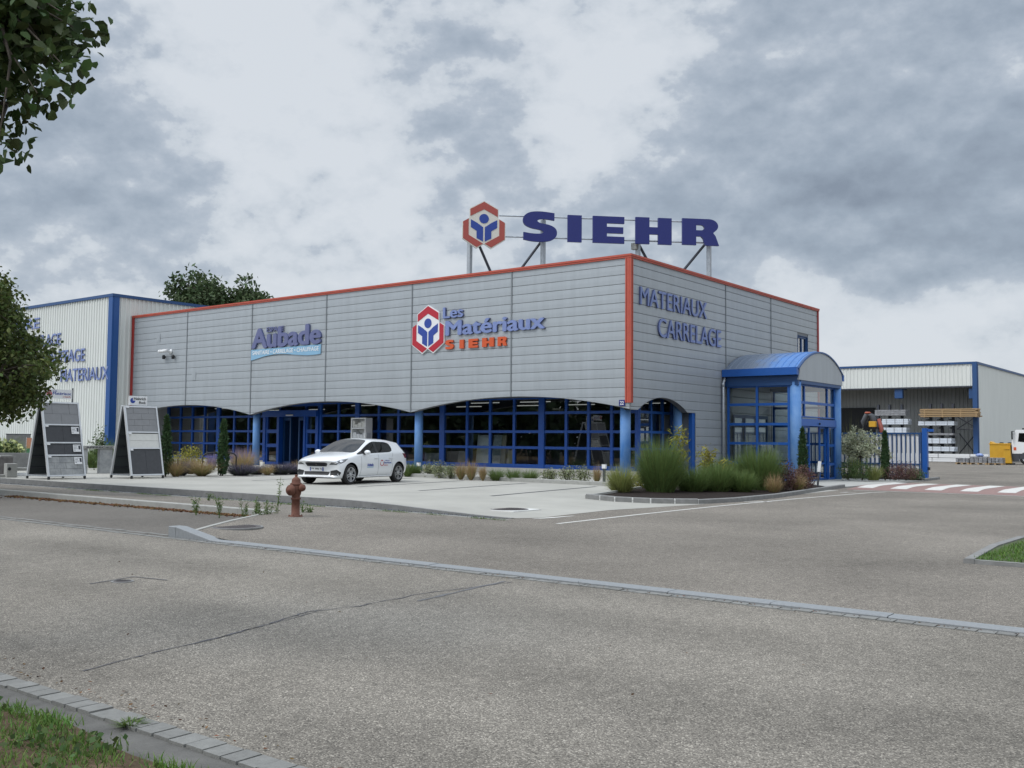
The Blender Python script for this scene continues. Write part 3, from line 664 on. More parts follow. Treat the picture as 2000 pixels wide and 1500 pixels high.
cb = cladding([.02, .5, 4.0, 4.62]+rseams+[14.35, 15.6, LY-.1], archR, pf_side, .12, lambda y, z: WIN[0] < y < WIN[1] and WIN[2] < z < WIN[3]); cb.build('cladding', M['silver'], bld)
# backing behind the joints, soffit edge and inner face
def backing(us, bottom, place, m, d, top=HT-.06):
    b = MB()
    for a, c in zip(us, us[1:]):
        ba, bc = bottom(a+1e-6), bottom(c-1e-6); b.quad(place(a, ba, d), place(c, bc, d), place(c, top, d), place(a, top, d))
    return b
ux = [LX+(0-LX)*i/180 for i in range(181)]
uy = [.0, .2, .4999]+[.5+3.5*i/30 for i in range(31)]+[4.0001, 4.62, 4.6201, 7, 14.40]
backing(ux, arch, pf_front, None, -.02).build('cladding_backing', M['backing'], bld)
b = backing(uy, archR, pf_side, None, -.02); 
b.quad((-.02, 15.55, 0), (-.02, LY, 0), (-.02, LY, HT-.06), (-.02, 15.55, HT-.06)); b.quad((-.02, 14.4, 0), (-.02, 15.55, 0), (-.02, 15.55, WIN[2]), (-.02, 14.4, WIN[2])); b.quad((-.02, 14.4, WIN[3]), (-.02, 15.55, WIN[3]), (-.02, 15.55, HT-.06), (-.02, 14.4, HT-.06))
b.build('cladding_backing', M['backing'], bld)
b = MB()
for a, c in zip(ux, ux[1:]):
    za, zc_ = arch(a+1e-6), arch(c-1e-6)
    b.quad((a, -.005, za), (a, .24, za+.0), (c, .24, zc_), (c, -.005, zc_)); b.quad((a, .24, za), (a, .24, 3.2), (c, .24, 3.2), (c, .24, zc_))
for a, c in zip(uy[:-4], uy[1:-4]):
    za, zc_ = archR(a+1e-6), archR(c-1e-6)
    if abs(za-zc_) > 1: continue
    b.quad((.005, a, za), (-.24, a, za), (-.24, c, zc_), (.005, c, zc_)); b.quad((-.24, a, za), (-.24, a, 3.2), (-.24, c, 3.2), (-.24, c, zc_))
b.build('fascia_return', M['backing'], bld)
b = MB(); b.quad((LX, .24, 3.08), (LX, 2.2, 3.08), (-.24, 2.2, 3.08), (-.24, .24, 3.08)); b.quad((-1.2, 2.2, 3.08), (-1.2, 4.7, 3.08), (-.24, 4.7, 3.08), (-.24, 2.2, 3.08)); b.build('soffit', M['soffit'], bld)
for x in seams: b = MB(); b.box(x-.028, x+.028, -.022, .02, arch(x)+.002, HT-.11); b.build('seam_strip', M['seam'], bld)
for y in rseams: b = MB(); b.box(-.02, .022, y-.024, y+.024, 0, HT-.11); b.build('seam_strip', M['seam'], bld)
# red coping and corner trims
b = MB()
b.box(LX-.05, .055, -.055, .30, HT-.115, HT); b.box(-.30, .055, .30, LY+.05, HT-.115, HT)
b.box(LX-.045, .075, -.075, -.055, HT-.055, HT+.012); b.box(.055, .075, -.055, LY+.05, HT-.055, HT+.012)
b.build('coping', M['red'], bld)
b = MB()
for (x0, x1) in ((-.175, -.125), (-.105, -.02)): b.box(x0, x1, -.05, .0, 2.74, HT-.117)
b.box(-.180, -.02, -.032, 0, 2.735, HT-.118)
b.box(-.02, .045, -.045, .02, 2.735, HT-.118); b.box(0, .032, .02, .085, 2.74, HT-.118); b.box(0, .045, .085, .115, 2.735, HT-.118)
b.build('corner_trim', M['red'], bld)
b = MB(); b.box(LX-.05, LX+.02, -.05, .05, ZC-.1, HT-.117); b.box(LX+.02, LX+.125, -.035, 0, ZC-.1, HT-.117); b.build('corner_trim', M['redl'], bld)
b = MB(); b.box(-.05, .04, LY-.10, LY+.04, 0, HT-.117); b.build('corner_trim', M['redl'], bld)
# flat roof, rear and end walls
b = MB(); b.quad((LX, .3, 7.35), (-.3, .3, 7.35), (-.3, LY, 7.35), (LX, LY, 7.35)); b.build('roof', M['concdark'], bld)
b = MB(); b.box(LX, -.06, LY-.05, LY, 0, HT-.12); b.box(LX, LX+.05, .05, LY-.05, 0, HT-.12); b.box(LX+.05, LX+.35, .05, 1.95, 0.1, 3.08); b.build('wall', M['greywall'], bld)
# columns, round, faded blue
for x in (-20.15, -9.98):
    b = MB(); b.sm = True; b.lathe([(.165, .0), (.165, 3.08)], 24, Matrix.Translation((x, .43, .05))); b.build('column', M['bluefade'], bld)
b = MB(); b.sm = True; b.lathe([(.178, .0), (.178, 3.08)], 24, Matrix.Translation((-.44, .42, .05))); b.build('column', M['bluefade'], bld)
cR = R(1323, 850, -.42); b = MB(); b.sm = True; b.lathe([(.165, .0), (.165, 3.08)], 24, Matrix.Translation((-.42, float(cR[1]), .05))); b.build('column', M['bluefade'], bld)
# plinth and floor
GY = 1.97
b = MB(); b.box(-29.6, -21.45, GY-.10, GY+.10, 0, .40); b.box(-17.55, -.85, GY-.10, GY+.10, 0, .40); b.box(-1.0, -.80, GY+.10, 4.5, 0, .40); b.build('plinth', M['plinth'], bld)
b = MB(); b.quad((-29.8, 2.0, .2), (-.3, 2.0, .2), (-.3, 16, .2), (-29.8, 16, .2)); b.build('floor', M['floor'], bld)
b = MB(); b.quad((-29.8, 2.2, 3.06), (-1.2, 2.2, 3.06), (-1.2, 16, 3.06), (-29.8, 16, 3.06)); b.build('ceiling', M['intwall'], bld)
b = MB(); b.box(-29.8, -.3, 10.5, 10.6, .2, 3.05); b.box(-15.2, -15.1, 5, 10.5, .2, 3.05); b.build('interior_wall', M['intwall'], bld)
# glazing: windows between the posts, frame with a pane each
def window(x0, x1, zs, n, post=.09, mull=.055, name='window', z0=None):
    f = MB(); d0, d1 = GY-.05, GY+.05; z0, z1 = zs[0], zs[-1]
    f.box(x0, x0+post, d0-.02, d1, z0, z1); f.box(x1-post, x1, d0-.02, d1, z0, z1)
    xs_ = [x0+post+(x1-x0-2*post)*i/n for i in range(n+1)]
    for x in xs_[1:-1]: f.box(x-mull, x+mull, d0, d1, z0, z1)
    edges = [x0+post]+sum([[x-mull, x+mull] for x in xs_[1:-1]], [])+[x1-post]
    for z in zs:
        h = .05 if z not in (zs[0], zs[-1]) else .055
        for a, c in zip(edges[::2], edges[1::2]): f.box(a, c, d0+.006, d1-.006, max(z0, z-h) if z != zs[0] else z, z+h if z != zs[-1] else z)
    o = f.build(name, M['blueshade'], bld)
    g = MB(); g.quad((x0+.02, GY+.01, z0+.01), (x1-.02, GY+.01, z0+.01), (x1-.02, GY+.01, z1-.01), (x0+.02, GY+.01, z1-.01)); g.build('pane', M['glass'], o)
    return o
ZS = [.40, .50, 1.18, 1.79, 2.50, 3.08]
gx = [-29.55, -25.12, -21.5]
for a, c, n in ((-29.55, -25.12, 4), (-25.12, -21.45, 3), (-17.55, -15.08, 2), (-15.08, -10.08, 4), (-10.08, -5.05, 4), (-5.05, -.82, 4)):
    window(a, c, ZS, n, post=.13 if a < -11 or True else .09)
# corner return glazing behind the short side arch
f = MB(); gxx = -.9
for y in (GY+.10, 2.9, 3.75, 4.45): f.box(gxx-.05, gxx+.05, y-.05, y+.05, .4, 3.08)
for z in ZS[:-1]:
    for a, c in ((GY+.15, 2.85), (2.95, 3.7), (3.8, 4.4)): f.box(gxx-.045, gxx+.045, a, c, z-(.045 if z > .45 else 0), z+.045)
o = f.build('window', M['blue'], bld); g = MB(); g.quad((gxx, GY+.1, .42), (gxx, 4.45, .42), (gxx, 4.45, 3.07), (gxx, GY+.1, 3.07)); g.build('pane', M['glass'], o)
jy = float(R(1345, 850, -.12)[1])
b = MB(); b.box(-.9, -.08, 4.62, 4.72, 0, ZC+.0); b.build('reveal', M['silver'], bld)
b = MB(); b.box(-.16, -.02, 4.40, 4.615, .0, ZC-.006); b.build('door_post', M['blue'], bld)
# automatic entrance: deep blue frame, side lights, open middle with sliding leaves
dr = MB(); X0, X1 = -21.43, -17.57
dr.box(X0, X1, GY-.25, GY+.1, 2.47, 2.76); dr.box(X0, X1, GY-.05, GY+.05, 2.95, 3.08)
for x in (X0, -20.42, -18.56, X1-.12): dr.box(x, x+.13, GY-.14, GY+.1, .16, 2.47)
for (a, c) in ((X0+.13, -20.42), (-18.43, X1-.12)):
    for z in (.28, 1.13, 1.80): dr.box(a, c, GY-.10, GY+.05, z-(.09 if z > .3 else .12), z+.07)
    dr.box(a, a+.10, GY-.09, GY+.04, .35, 2.47); dr.box(c-.10, c, GY-.09, GY+.04, .35, 2.47)
for x in (X0, -20.42, -18.56, X1-.12): dr.box(x, x+.1, GY-.05, GY+.08, 2.76, 2.95)
do = dr.build('door', M['blueshade'], bld)
g = MB(); 
for (a, c) in ((X0+.1, -20.4), (-18.45, X1-.1)): g.quad((a, GY-.02, .3), (c, GY-.02, .3), (c, GY-.02, 2.5), (a, GY-.02, 2.5))
g.quad((X0+.1, GY+.02, 2.76), (X1-.1, GY+.02, 2.76), (X1-.1, GY+.02, 2.95), (X0+.1, GY+.02, 2.95)); g.build('pane', M['glass'], do)
s = MB(); s.box(-19.62, -19.15, GY-.31, GY-.25, 2.50, 2.56, bev=.012); s.build('door_sensor', M['white'], do)
lf = MB()
for (a, c) in ((-20.28, -19.75), (-19.2, -18.6)):
    lf.box(a, a+.07, GY+.12, GY+.18, .2, 2.45); lf.box(c-.07, c, GY+.12, GY+.18, .2, 2.45); lf.box(a+.07, c-.07, GY+.13, GY+.17, .2, .38); lf.box(a+.07, c-.07, GY+.13, GY+.17, 2.3, 2.45)
lf.build('sliding_leaf', M['bluedk'], do)
b = MB(); b.box(-21.4, -17.6, 1.0, GY+1.2, .12, .16); b.build('threshold', M['concdark'], bld)
# draught lobby behind the door
b = MB(); b.box(-20.5, -20.42, GY+.2, GY+2.2, .2, 2.6); b.box(-18.6, -18.52, GY+.2, GY+2.2, .2, 2.6); b.box(-20.42, -18.6, GY+2.1, GY+2.2, .2, 2.6); b.build('door_lobby', M['bluedk'], bld)
# upper window on the short side
f = MB(); y0, y1, z0, z1 = WIN
f.box(-.14, -.04, y0, y0+.09, z0, z1); f.box(-.14, -.04, y1-.09, y1, z0, z1); f.box(-.14, -.04, y0+.09, y1-.09, z1-.09, z1); f.box(-.14, -.04, y0+.09, y1-.09, z0, z0+.09); f.box(-.13, -.05, (y0+y1)/2-.05, (y0+y1)/2+.05, z0+.09, z1-.09)
f.box(-.14, .012, y0-.02, y0, z0, z1); f.box(-.14, .012, y1, y1+.02, z0, z1); f.box(-.14, .012, y0-.02, y1+.02, z1, z1+.02)
o = f.build('window', M['bluedk'], bld); g = MB(); g.quad((-.09, y0, z0), (-.09, y1, z0), (-.09, y1, z1), (-.09, y0, z1)); g.build('pane', M['glass'], o)
# small plates left on the long front
for px in ((310, 660), (379, 735)):
    p = F(*px); b = MB(); x, z = float(p[0]), float(p[2])
    b.box(x-.16, x+.16, -.018, -.008, z-.2, z+.2); b.box(x-.11, x+.11, -.024, -.018, z-.14, z+.14); b.build('blanking_plate', M['silver'], bld)
# house number
p = F(1215.5, 787); x, z = float(p[0]), float(p[2]); nb = MB(); nb.mat(M['navy']); nb.box(x-.115, x+.115, -.03, -.006, z-.10, z+.10)
o = nb.build('number_plate', None, None); tag(o, 'small navy house number plate 22 beside the red corner trim', 'house number')
t_ = MB(); text(t_, '22', planeT((x-.075, -.034, z-.062), (1, 0, 0)), .15, .125, .004, M['white'], None, .02); t_.build('numeral', None, o)

# ------------------------------------------------------------------ barrel roofed entrance porch
pc = thing('entrance_porch', 'blue glazed entrance porch with curved barrel roof and grey gable', 'porch', (0, 9.25, 0))
def PB(): return MB()
XF = 3.0; YA, YB = 6.98, 11.52; YMID = (YA+YB)/2
def lp(b): b.v = [(x, y-9.25, z) for x, y, z in b.v]; return b
zs0, ztop = 4.21, 4.97
hh = (YB-YA)/2+.06; sg = ztop-zs0; RR = (hh*hh+sg*sg)/(2*sg)
def rz(y): return zs0+math.sqrt(max(0, RR*RR-(y-YMID)**2))-(RR-sg)
ny = 28; yy = [YMID-hh+2*hh*i/ny for i in range(ny+1)]
b = MB(); b.sm = True
for i in range(ny):
    b.quad((.03, yy[i], rz(yy[i])), (XF, yy[i], rz(yy[i])), (XF, yy[i+1], rz(yy[i+1])), (.03, yy[i+1], rz(yy[i+1])))
for k in range(11):
    x = .2+k*.265
    if x > XF-.1: break
    for i in range(ny):
        z0, z1 = rz(yy[i]), rz(yy[i+1]); b.add([(x-.022, yy[i], z0+.0), (x-.008, yy[i], z0+.034), (x+.008, yy[i], z0+.034), (x+.022, yy[i], z0), (x-.022, yy[i+1], z1), (x-.008, yy[i+1], z1+.034), (x+.008, yy[i+1], z1+.034), (x+.022, yy[i+1], z1)], [(0, 1, 5, 4), (1, 2, 6, 5), (2, 3, 7, 6)])
M['barrel'] = mat("weathered_blue_roof_sheet", (0.07, 0.19, 0.46), 0.55, var=.12, vscale=2)
_m = M['barrel'].node_tree; _n = _m.nodes; _tc = _n.new('ShaderNodeTexCoord'); _sx = _n.new('ShaderNodeSeparateXYZ'); _no = _n.new('ShaderNodeTexNoise'); _no.inputs['Scale'].default_value = 2.2; _no.inputs['Detail'].default_value = 6
_m.links.new(_tc.outputs['Object'], _sx.inputs[0]); _m.links.new(_tc.outputs['Object'], _no.inputs[0])
_ma = _n.new('ShaderNodeMath'); _ma.operation = 'MULTIPLY_ADD'; _ma.inputs[1].default_value = 1.6; _m.links.new(_no.outputs[0], _ma.inputs[0]); _m.links.new(_sx.outputs[0], _ma.inputs[2])
_mr = _n.new('ShaderNodeMapRange'); _m.links.new(_ma.outputs[0], _mr.inputs[0]); _mr.inputs[1].default_value = 1.9; _mr.inputs[2].default_value = 3.1; _mr.inputs[3].default_value = .85; _mr.inputs[4].default_value = 0.0
_mx = _n.new('ShaderNodeMix'); _mx.data_type = 'RGBA'; _m.links.new(_mr.outputs[0], _mx.inputs[0]); _b = _n['Principled BSDF']; _m.links.new(_b.inputs['Base Color'].links[0].from_socket, _mx.inputs[6]); _mx.inputs[7].default_value = (.135, .155, .175, 1); _m.links.new(_mx.outputs[2], _b.inputs['Base Color'])
lp(b).build('roof', M['barrel'], pc)
b = MB(); ga = [(YA-.02, 3.79)]+[(y, rz(y)-.035) for y in yy[1:-1]]+[(YB+.02, 3.79)]
b.mat(M['silver']); b.prism([(p[0]-0, p[1]) for p in ga], Matrix(((0, -1, 0, XF+.02), (1, 0, 0, 0), (0, 0, 1, 0), (0, 0, 0, 1))), .06)
lp(b).build('gable_panel', None, pc)
b = MB(); b.sm = True
for i in range(ny):
    a, c = yy[i], yy[i+1]; b.add([(XF-.05, a, rz(a)+.012), (XF+.05, a, rz(a)+.012), (XF+.05, a, rz(a)-.05), (XF-.05, c, rz(c)+.012), (XF+.05, c, rz(c)+.012), (XF+.05, c, rz(c)-.05)], [(0, 3, 4, 1), (1, 4, 5, 2)])
lp(b).build('verge_trim', M['bluedk'], pc)
b = MB(); b.box(.02, XF+.02, YA-.22, YA-.04, 3.97, 4.24); b.box(.02, XF+.02, YA-.20, YA-.06, 4.24, 4.25); lp(b).build('gutter', M['blue'], pc)
b = MB(); b.box(.02, XF+.02, YB+.04, YB+.22, 3.97, 4.22); lp(b).build('gutter', M['blue'], pc)
b = MB(); b.box(.02, XF-.02, YA, YA+.22, 3.60, 3.96); b.box(XF-.2, XF-.0, YA+.22, YB-.1, 3.66, 3.785); b.box(.02, XF-.02, YB-.22, YB, 3.60, 3.96); lp(b).build('beam', M['bluedk'], pc)
for y in (YA+.20, YB-.17):
    b = MB(); b.sm = True; b.lathe([(.205, 0), (.205, 3.72)], 28, Matrix.Translation((XF-.2, y, 0))); lp(b).build('column', M['bluefade'], pc)
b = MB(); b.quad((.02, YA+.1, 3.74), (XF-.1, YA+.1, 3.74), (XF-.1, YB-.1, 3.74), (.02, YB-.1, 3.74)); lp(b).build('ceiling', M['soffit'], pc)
# side glazing
def pwin(xa, xb, yc, zrows, cols, axis='x', pw=.045):
    f = MB(); d = .04
    def bx(a, c, z0, z1, dd=0):
        if axis == 'x': f.box(a, c, yc-d+dd, yc+d-dd, z0, z1)
        else: f.box(yc-d+dd, yc+d-dd, a, c, z0, z1)
    es = [xa]+cols+[xb]
    for e_ in es: bx(e_-pw, e_+pw, zrows[0], zrows[-1])
    for z in zrows:
        for a, c in zip(es, es[1:]): bx(a+pw, c-pw, max(zrows[0], z-.05), min(zrows[-1], z+.05), .005)
    o = lp(f).build('window', M['blue'], pc)
    g = MB()
    if axis == 'x': g.quad((xa, yc, zrows[0]), (xb, yc, zrows[0]), (xb, yc, zrows[-1]), (xa, yc, zrows[-1]))
    else: g.quad((yc, xa, zrows[0]), (yc, xb, zrows[0]), (yc, xb, zrows[-1]), (yc, xa, zrows[-1]))
    lp(g).build('pane', M['clearglass'], o); return o
ZR = [.06, .68, 1.42, 2.15, 2.90, 3.60]
pwin(.14, XF-.42, YA+.12, ZR, [1.32]); pwin(.14, XF-.42, YB-.12, ZR, [1.32])
# front screen with sliding door
yd0, yd1 = YA+.42, YB-.40; ym0, ym1 = 7.98, 10.35
pwin(yd0, yd1, XF-.2, [2.42, 2.98, 3.66], [ym0, ym1], 'y')
f = MB(); f.box(XF-.30, XF-.10, yd0, yd1, 2.10, 2.37); lp(f).build('door_beam', M['blue'], pc)
f = MB(); f.lathe([(.035, 0), (.035, .05), (.02, .06)], 12, Matrix.Translation((XF-.10, (ym0+ym1)/2+.1, 2.2)) @ Matrix.Rotation(PI/2, 4, 'Y')); lp(f).build('door_sensor', M['black'], pc)
pwin(yd0, ym0, XF-.2, [.04, .62, 1.36, 2.09], [], 'y'); pwin(ym1+.10, yd1, XF-.2, [.04, .62, 1.36, 2.09], [], 'y')
f = MB()
for (a, c) in ((ym0+.04, ym0+.75), (ym1-.62, ym1+.1)):
    f.box(XF-.32, XF-.26, a, a+.07, .02, 2.09); f.box(XF-.32, XF-.26, c-.16 if a > 9 else c-.07, c, .02, 2.09)
    for z in (.02, .62, 1.34, 2.02): f.box(XF-.315, XF-.265, a+.07, c-.07, z, z+.07)
o = lp(f).build('door', M['blue'], pc)
f = MB(); f.box(XF-.30, XF-.12, yd0, yd1, .012, .04); lp(f).build('threshold', M['bluedk'], pc)
f = MB(); f.sm = True
f.tube([(.09, YA-.12, 3.97), (.09, YA-.12, 3.84), (.09, YA-.24, 3.74), (.09, YA-.24, .05)], .05, 10); f.tube([(.09, YA-.24, 3.72), (.09, YA-.24, 3.60)], .062, 10); lp(f).build('downpipe', M['galv'], pc)
# inner door of the porch in the building wall
f = MB(); f.box(-.01, .035, 7.7, 10.9, .02, 2.5); lp(f).build('inner_door', M['glass'], pc)
f = MB(); 
for y in (7.7, 8.7, 9.75, 10.85): f.box(.035, .07, y, y+.09, .02, 2.5)
f.box(.035, .072, 7.7, 10.94, 2.42, 2.55); lp(f).build('inner_door_frame', M['bluedk'], pc)
b = MB(); b.box(.05, XF-.35, YA+.2, YB-.2, .012, .03); lp(b).build('floor', M['floor'], pc)
# wall bracket lamp / device seen through the porch glass left out; notice hung on the side pane
f = MB(); f.box(1.04, 1.22, YA+.165, YA+.175, 1.45, 1.74); f.box(1.06, 1.24, YA+.165, YA+.178, 1.28, 1.44); lp(f).build('notice', M['white'], pc)

# ------------------------------------------------------------------ signs
EM = dict(outer=[(232, 81), (332, 136), (332, 203), (381, 230), (381, 347), (283, 413), (232, 381), (181, 413), (83, 347), (83, 230), (132, 203), (132, 136)],
          top=[(137, 140), (232, 87), (327, 140), (327, 189), (232, 139), (137, 189)],
          left=[(88, 228), (126, 206), (126, 320), (226, 378), (182, 404), (88, 344)],
          head=(232, 205, 33), arm=[(141, 212), (183, 234), (226, 264), (226, 364), (181, 341), (181, 291), (141, 266)])
def emblem(parent, origin, u, h, red, blue, white, thick, base=.0):
    k = h/332.0; T = planeT(origin, u)
    def cv(pts): return [((p[0]-232)*k, (247-p[1])*k) for p in pts]
    mir = lambda pts: [(464-p[0], p[1]) for p in pts][::-1]
    def part(name, polys, m, w0, w1):
        b = MB(); b.mat(m)
        for q in polys: b.prism(cv(q), T @ Matrix.Translation((0, w0, 0)), w1-w0)
        o = b.build(name, None, parent); fix_normals(o); return o
    o = part('emblem', [EM['outer']], white, -thick, base)
    c = EM['head']
    circ = [(c[0]+c[2]*math.cos(2*PI*i/28), c[1]+c[2]*math.sin(2*PI*i/28)) for i in range(28)]
    a = part('emblem_ring', [EM['top'], EM['left'], mir(EM['left'])], red, -thick-.012, -thick)
    f = part('emblem_figure', [EM['arm'], mir(EM['arm']), circ], blue, -thick-.012, -thick)
    for q in (a, f): q.parent = o
    return o
def chaikin(pts, keep, n=2):
    for _ in range(n):
        out = []; nk = []
        N = len(pts)
        for i in range(N):
            p = Vector(pts[i]); pr = Vector(pts[i-1]); nx = Vector(pts[(i+1) % N])
            if keep[i]: out.append(tuple(p)); nk.append(1)
            else: out += [tuple(p*.75+pr*.25), tuple(p*.75+nx*.25)]; nk += [0, 0]
        pts, keep = out, nk
    return pts
def Sshape():
    raw = [(715, 168, 1), (715, 217, 1), (655, 209, 0), (612, 210, 0), (596, 224, 0), (618, 238, 0), (690, 247, 0), (733, 275, 0), (733, 325, 0), (690, 356, 0), (620, 362, 0), (560, 360, 0), (507, 350, 1), (507, 300, 1), (570, 309, 0), (628, 308, 0), (646, 295, 0), (622, 282, 0), (550, 272, 0), (503, 245, 0), (503, 195, 0), (548, 163, 0), (630, 158, 0)]
    P = chaikin([(p[0], p[1]) for p in raw], [p[2] for p in raw], 3); return [((p[0]-500)/187, (361-p[1])/187) for p in P]
def Rshape():
    o = [(0, 0), (0, 1), (1.0, 1)]+[(1.0+.34*math.sin(a), .735+.265*math.cos(a)) for a in np.linspace(.15, 2.3, 9)]+[(1.12, .50), (1.23, .40), (1.36, 0), (.83, 0), (.76, .27), (.68, .335), (.5, .335), (.5, .57)]
    hole = [(.5, .57), (.70, .57)]+[(.70+.13*math.sin(a), .665+.095*math.cos(a)) for a in np.linspace(PI, 0, 8)]+[(.5, .76)]
    e_ = .002; 
    return o[:-1]+[(.5, .57-e_)]+hole[1:]+[(.5-e_, .76), (.5-e_, .335), (.5, 0)] if False else None
LET = {'I': [(0, 0), (0, 1), (.52, 1), (.52, 0)],
       'E': [(0, 0), (0, 1), (1.17, 1), (1.17, .745), (.52, .745), (.52, .61), (1.13, .61), (1.13, .375), (.52, .375), (.52, .25), (1.17, .25), (1.17, 0)],
       'H': [(0, 0), (0, 1), (.52, 1), (.52, .64), (.85, .64), (.85, 1), (1.36, 1), (1.36, 0), (.85, 0), (.85, .37), (.52, .37), (.52, 0)]}
LET['S'] = Sshape()
bowl = [(1.0+.35*math.sin(a), .74+.26*math.cos(a)) for a in np.linspace(0, 2.2, 9)]
innr = [(.70+.13*math.sin(a), .665+.10*math.cos(a)) for a in np.linspace(0, PI, 9)]
LET['R'] = [(0, 0), (0, 1)]+bowl+[(1.16, .48), (1.25, .36), (1.38, 0), (.86, 0), (.78, .25), (.70, .335), (.52, .335), (.52, .5645)]+innr[::-1]+[(.52, .765), (.518, .765), (.518, 0)]
def letter(ch, T, h, depth, front, side, name='letter', parent=None):
    b = MB(); b.mat(front); b.prism([(p[0]*h, p[1]*h) for p in LET[ch]], T, depth, side); return b.build(name, None, parent)

# rooftop sign across the corner: emblem, five letters, rails, posts and braces
u45 = Vector((math.sin(math.radians(44)), math.cos(math.radians(44)), 0)); n45 = Vector((u45.y, -u45.x, 0))    # n faces the street corner
sc0 = Vector((-5.6, 5.6, 0))
def SGN(px, py, back=0.0):           # survey a point of the sign on its plane
    d = ray(px, py); nn = np.array(n45); t = ((np.array(sc0)-nn*back-CAM) @ nn)/(d @ nn); return Vector(CAM+d*t)
rs = thing('roof_sign', 'tall rooftop sign of dark blue letters and red emblem on posts', 'sign', (sc0.x, sc0.y, 7.36))
org = Vector((sc0.x, sc0.y, 7.36))
def rel(b): b.v = [(x-org.x, y-org.y, z-org.z) for x, y, z in b.v]; return b
b0, t0 = SGN(1109, 472.5), SGN(1109, 420.0)
LH = (t0-b0).length
for ch, px, py in (('S', 1020.3, 470.5), ('I', 1108.7, 472.0), ('E', 1158, 473.5), ('H', 1241.5, 475.5), ('R', 1333, 477.5)):
    p = SGN(px, py); w_ = {'S': 65, 'I': 27.5, 'E': 61.5, 'H': 70.5, 'R': 71.5}[ch]
    q = SGN(px+w_, py); sx = (q-p).length/(max(a[0] for a in LET[ch])*LH)
    T = planeT((p.x-org.x, p.y-org.y, p.z-org.z), u45) @ Matrix.Diagonal((sx, 1, 1, 1)); letter(ch, T, LH*(1.04 if ch == 'S' else 1), .12, M['navy'], M['navy'], 'letter', rs)
ec = SGN(944.8, 440); et = SGN(944.8, 393); eb = SGN(944.8, 486)
emblem(rs, ec-org, u45, (et-eb).length, M['emredf'], M['emblue'], M['cream'], .10)
for (pa, pb) in (((975, 421), (1350, 433.5)), ((985, 462), (1380, 474.5))):
    a, c = SGN(*pa, back=.20), SGN(*pb, back=.20); b = MB(); b.tube([a, c], .035, 6); rel(b).build('rail', M['galv'], rs)
for px, py in ((918, 430), (1061, 430), (1246, 436), (1384.5, 440)):
    a = SGN(px, py, back=.34); b = MB(); b.box(a.x-.08, a.x+.08, a.y-.08, a.y+.08, 7.36, a.z); rel(b).build('post', M['galv'], rs)
for pa, pb in (((934, 475), (966, 549)), ((1057, 472), (1006, 541)), ((1248, 478), (1288, 553)), ((1377, 477), (1316, 551))):
    a, c = SGN(*pa, back=.46), SGN(*pb, back=.46); 
    d = (c-a).normalized(); c = a+d*((7.36-a.z)/d.z)
    b = MB(); b.tube([a, c], .06, 6); rel(b).build('brace', M['steeldk'], rs)
a = SGN(1241, 482, back=.30); b = MB(); b.box(a.x-.16, a.x+.10, a.y-.1, a.y+.1, a.z-.12, a.z+.16, bev=.02); rel(b).build('junction_box', M['stone'], rs)

def front_sign(name, label, px): p = F(*px); o = thing(name, label, 'sign', (float(p[0]), 0, float(p[2]))); return o
def ft(o, px0, px1, pyb, pyt, dx=0):  # lettering frame on the long front, from its lower-left corner
    a = F(px0, pyb); c = F(px1, pyb); h = float(F(px0, pyt)[2]-a[2]); return planeT((float(a[0])-o.location.x, -.075, float(a[2])-o.location.z), (1, 0, 0)), float(c[0]-a[0]), h
def tline(o, name, txt, x0, x1, zb, zt, front, side, bold, depth=.07, off=-.075, capref=None, spacing=1.0):
    b = MB(); T = planeT((x0-o.location.x, off, zb-o.location.z), (1, 0, 0)); text(b, txt, T, x1-x0, zt-zb, depth, front, side, bold, spacing, capref); return b.build(name, None, o)
s1 = thing('wall_sign', 'faded violet raised lettering over pale blue wavy banner on silver wall', 'sign', (-20.05, 0, 5.0))
tline(s1, 'lettering', 'Aubade', -20.03, -15.30, 5.50, 6.42, M['letterpurple'], M['letterside'], .045, capref='Abd')
b = MB(); T = planeT((-18.98-s1.location.x, -.06, 6.22-s1.location.z), (1, 0, 0)); text(b, 'ESPACE', T, 1.20, .22, .03, M['letterpurple'], M['letterside'], .03); b.build('small_lettering', None, s1)
ban = [(-20.06, 4.99)]+[(-20.06+4.72*t, 5.12+.085*math.sin(t*6.0-.55)+.0*t-.10*(1-t)**4+.02*t) for t in np.linspace(.06, 1, 22)]+[(-15.33, 5.49), (-20.06, 5.47)]
b = MB(); b.mat(M['sky_blue']); b.prism([(p[0]-s1.location.x, p[1]-s1.location.z) for p in ban], planeT((0, -.045, 0), (1, 0, 0)), .035); bo = b.build('banner', None, s1)
b = MB(); text(b, 'SANITAIRE • CARRELAGE • CHAUFFAGE', planeT((-19.96-s1.location.x, -.052, 5.225-s1.location.z), (1, 0, 0)), 4.5, .185, .006, M['white'], None, .012); b.build('banner_lettering', None, bo)
s2 = thing('wall_sign', 'red and blue emblem with faded blue and orange lettering on silver wall', 'sign', (-9.1, 0, 4.85))
emblem(s2, (-9.10+9.1, -.02, 5.735-4.85), (1, 0, 0), 1.90, M['emred'], M['emblue'], M['white'], .05, .03)
tline(s2, 'lettering', 'Les', -8.33, -7.30, 6.105, 6.53, M['letterblue'], M['letterside'], .03, capref='L')
tline(s2, 'lettering', 'Matériaux', -8.20, -3.47, 5.425, 6.0, M['letterblue'], M['letterside'], .04, capref='M')
s_h = .335; xs0 = -8.19
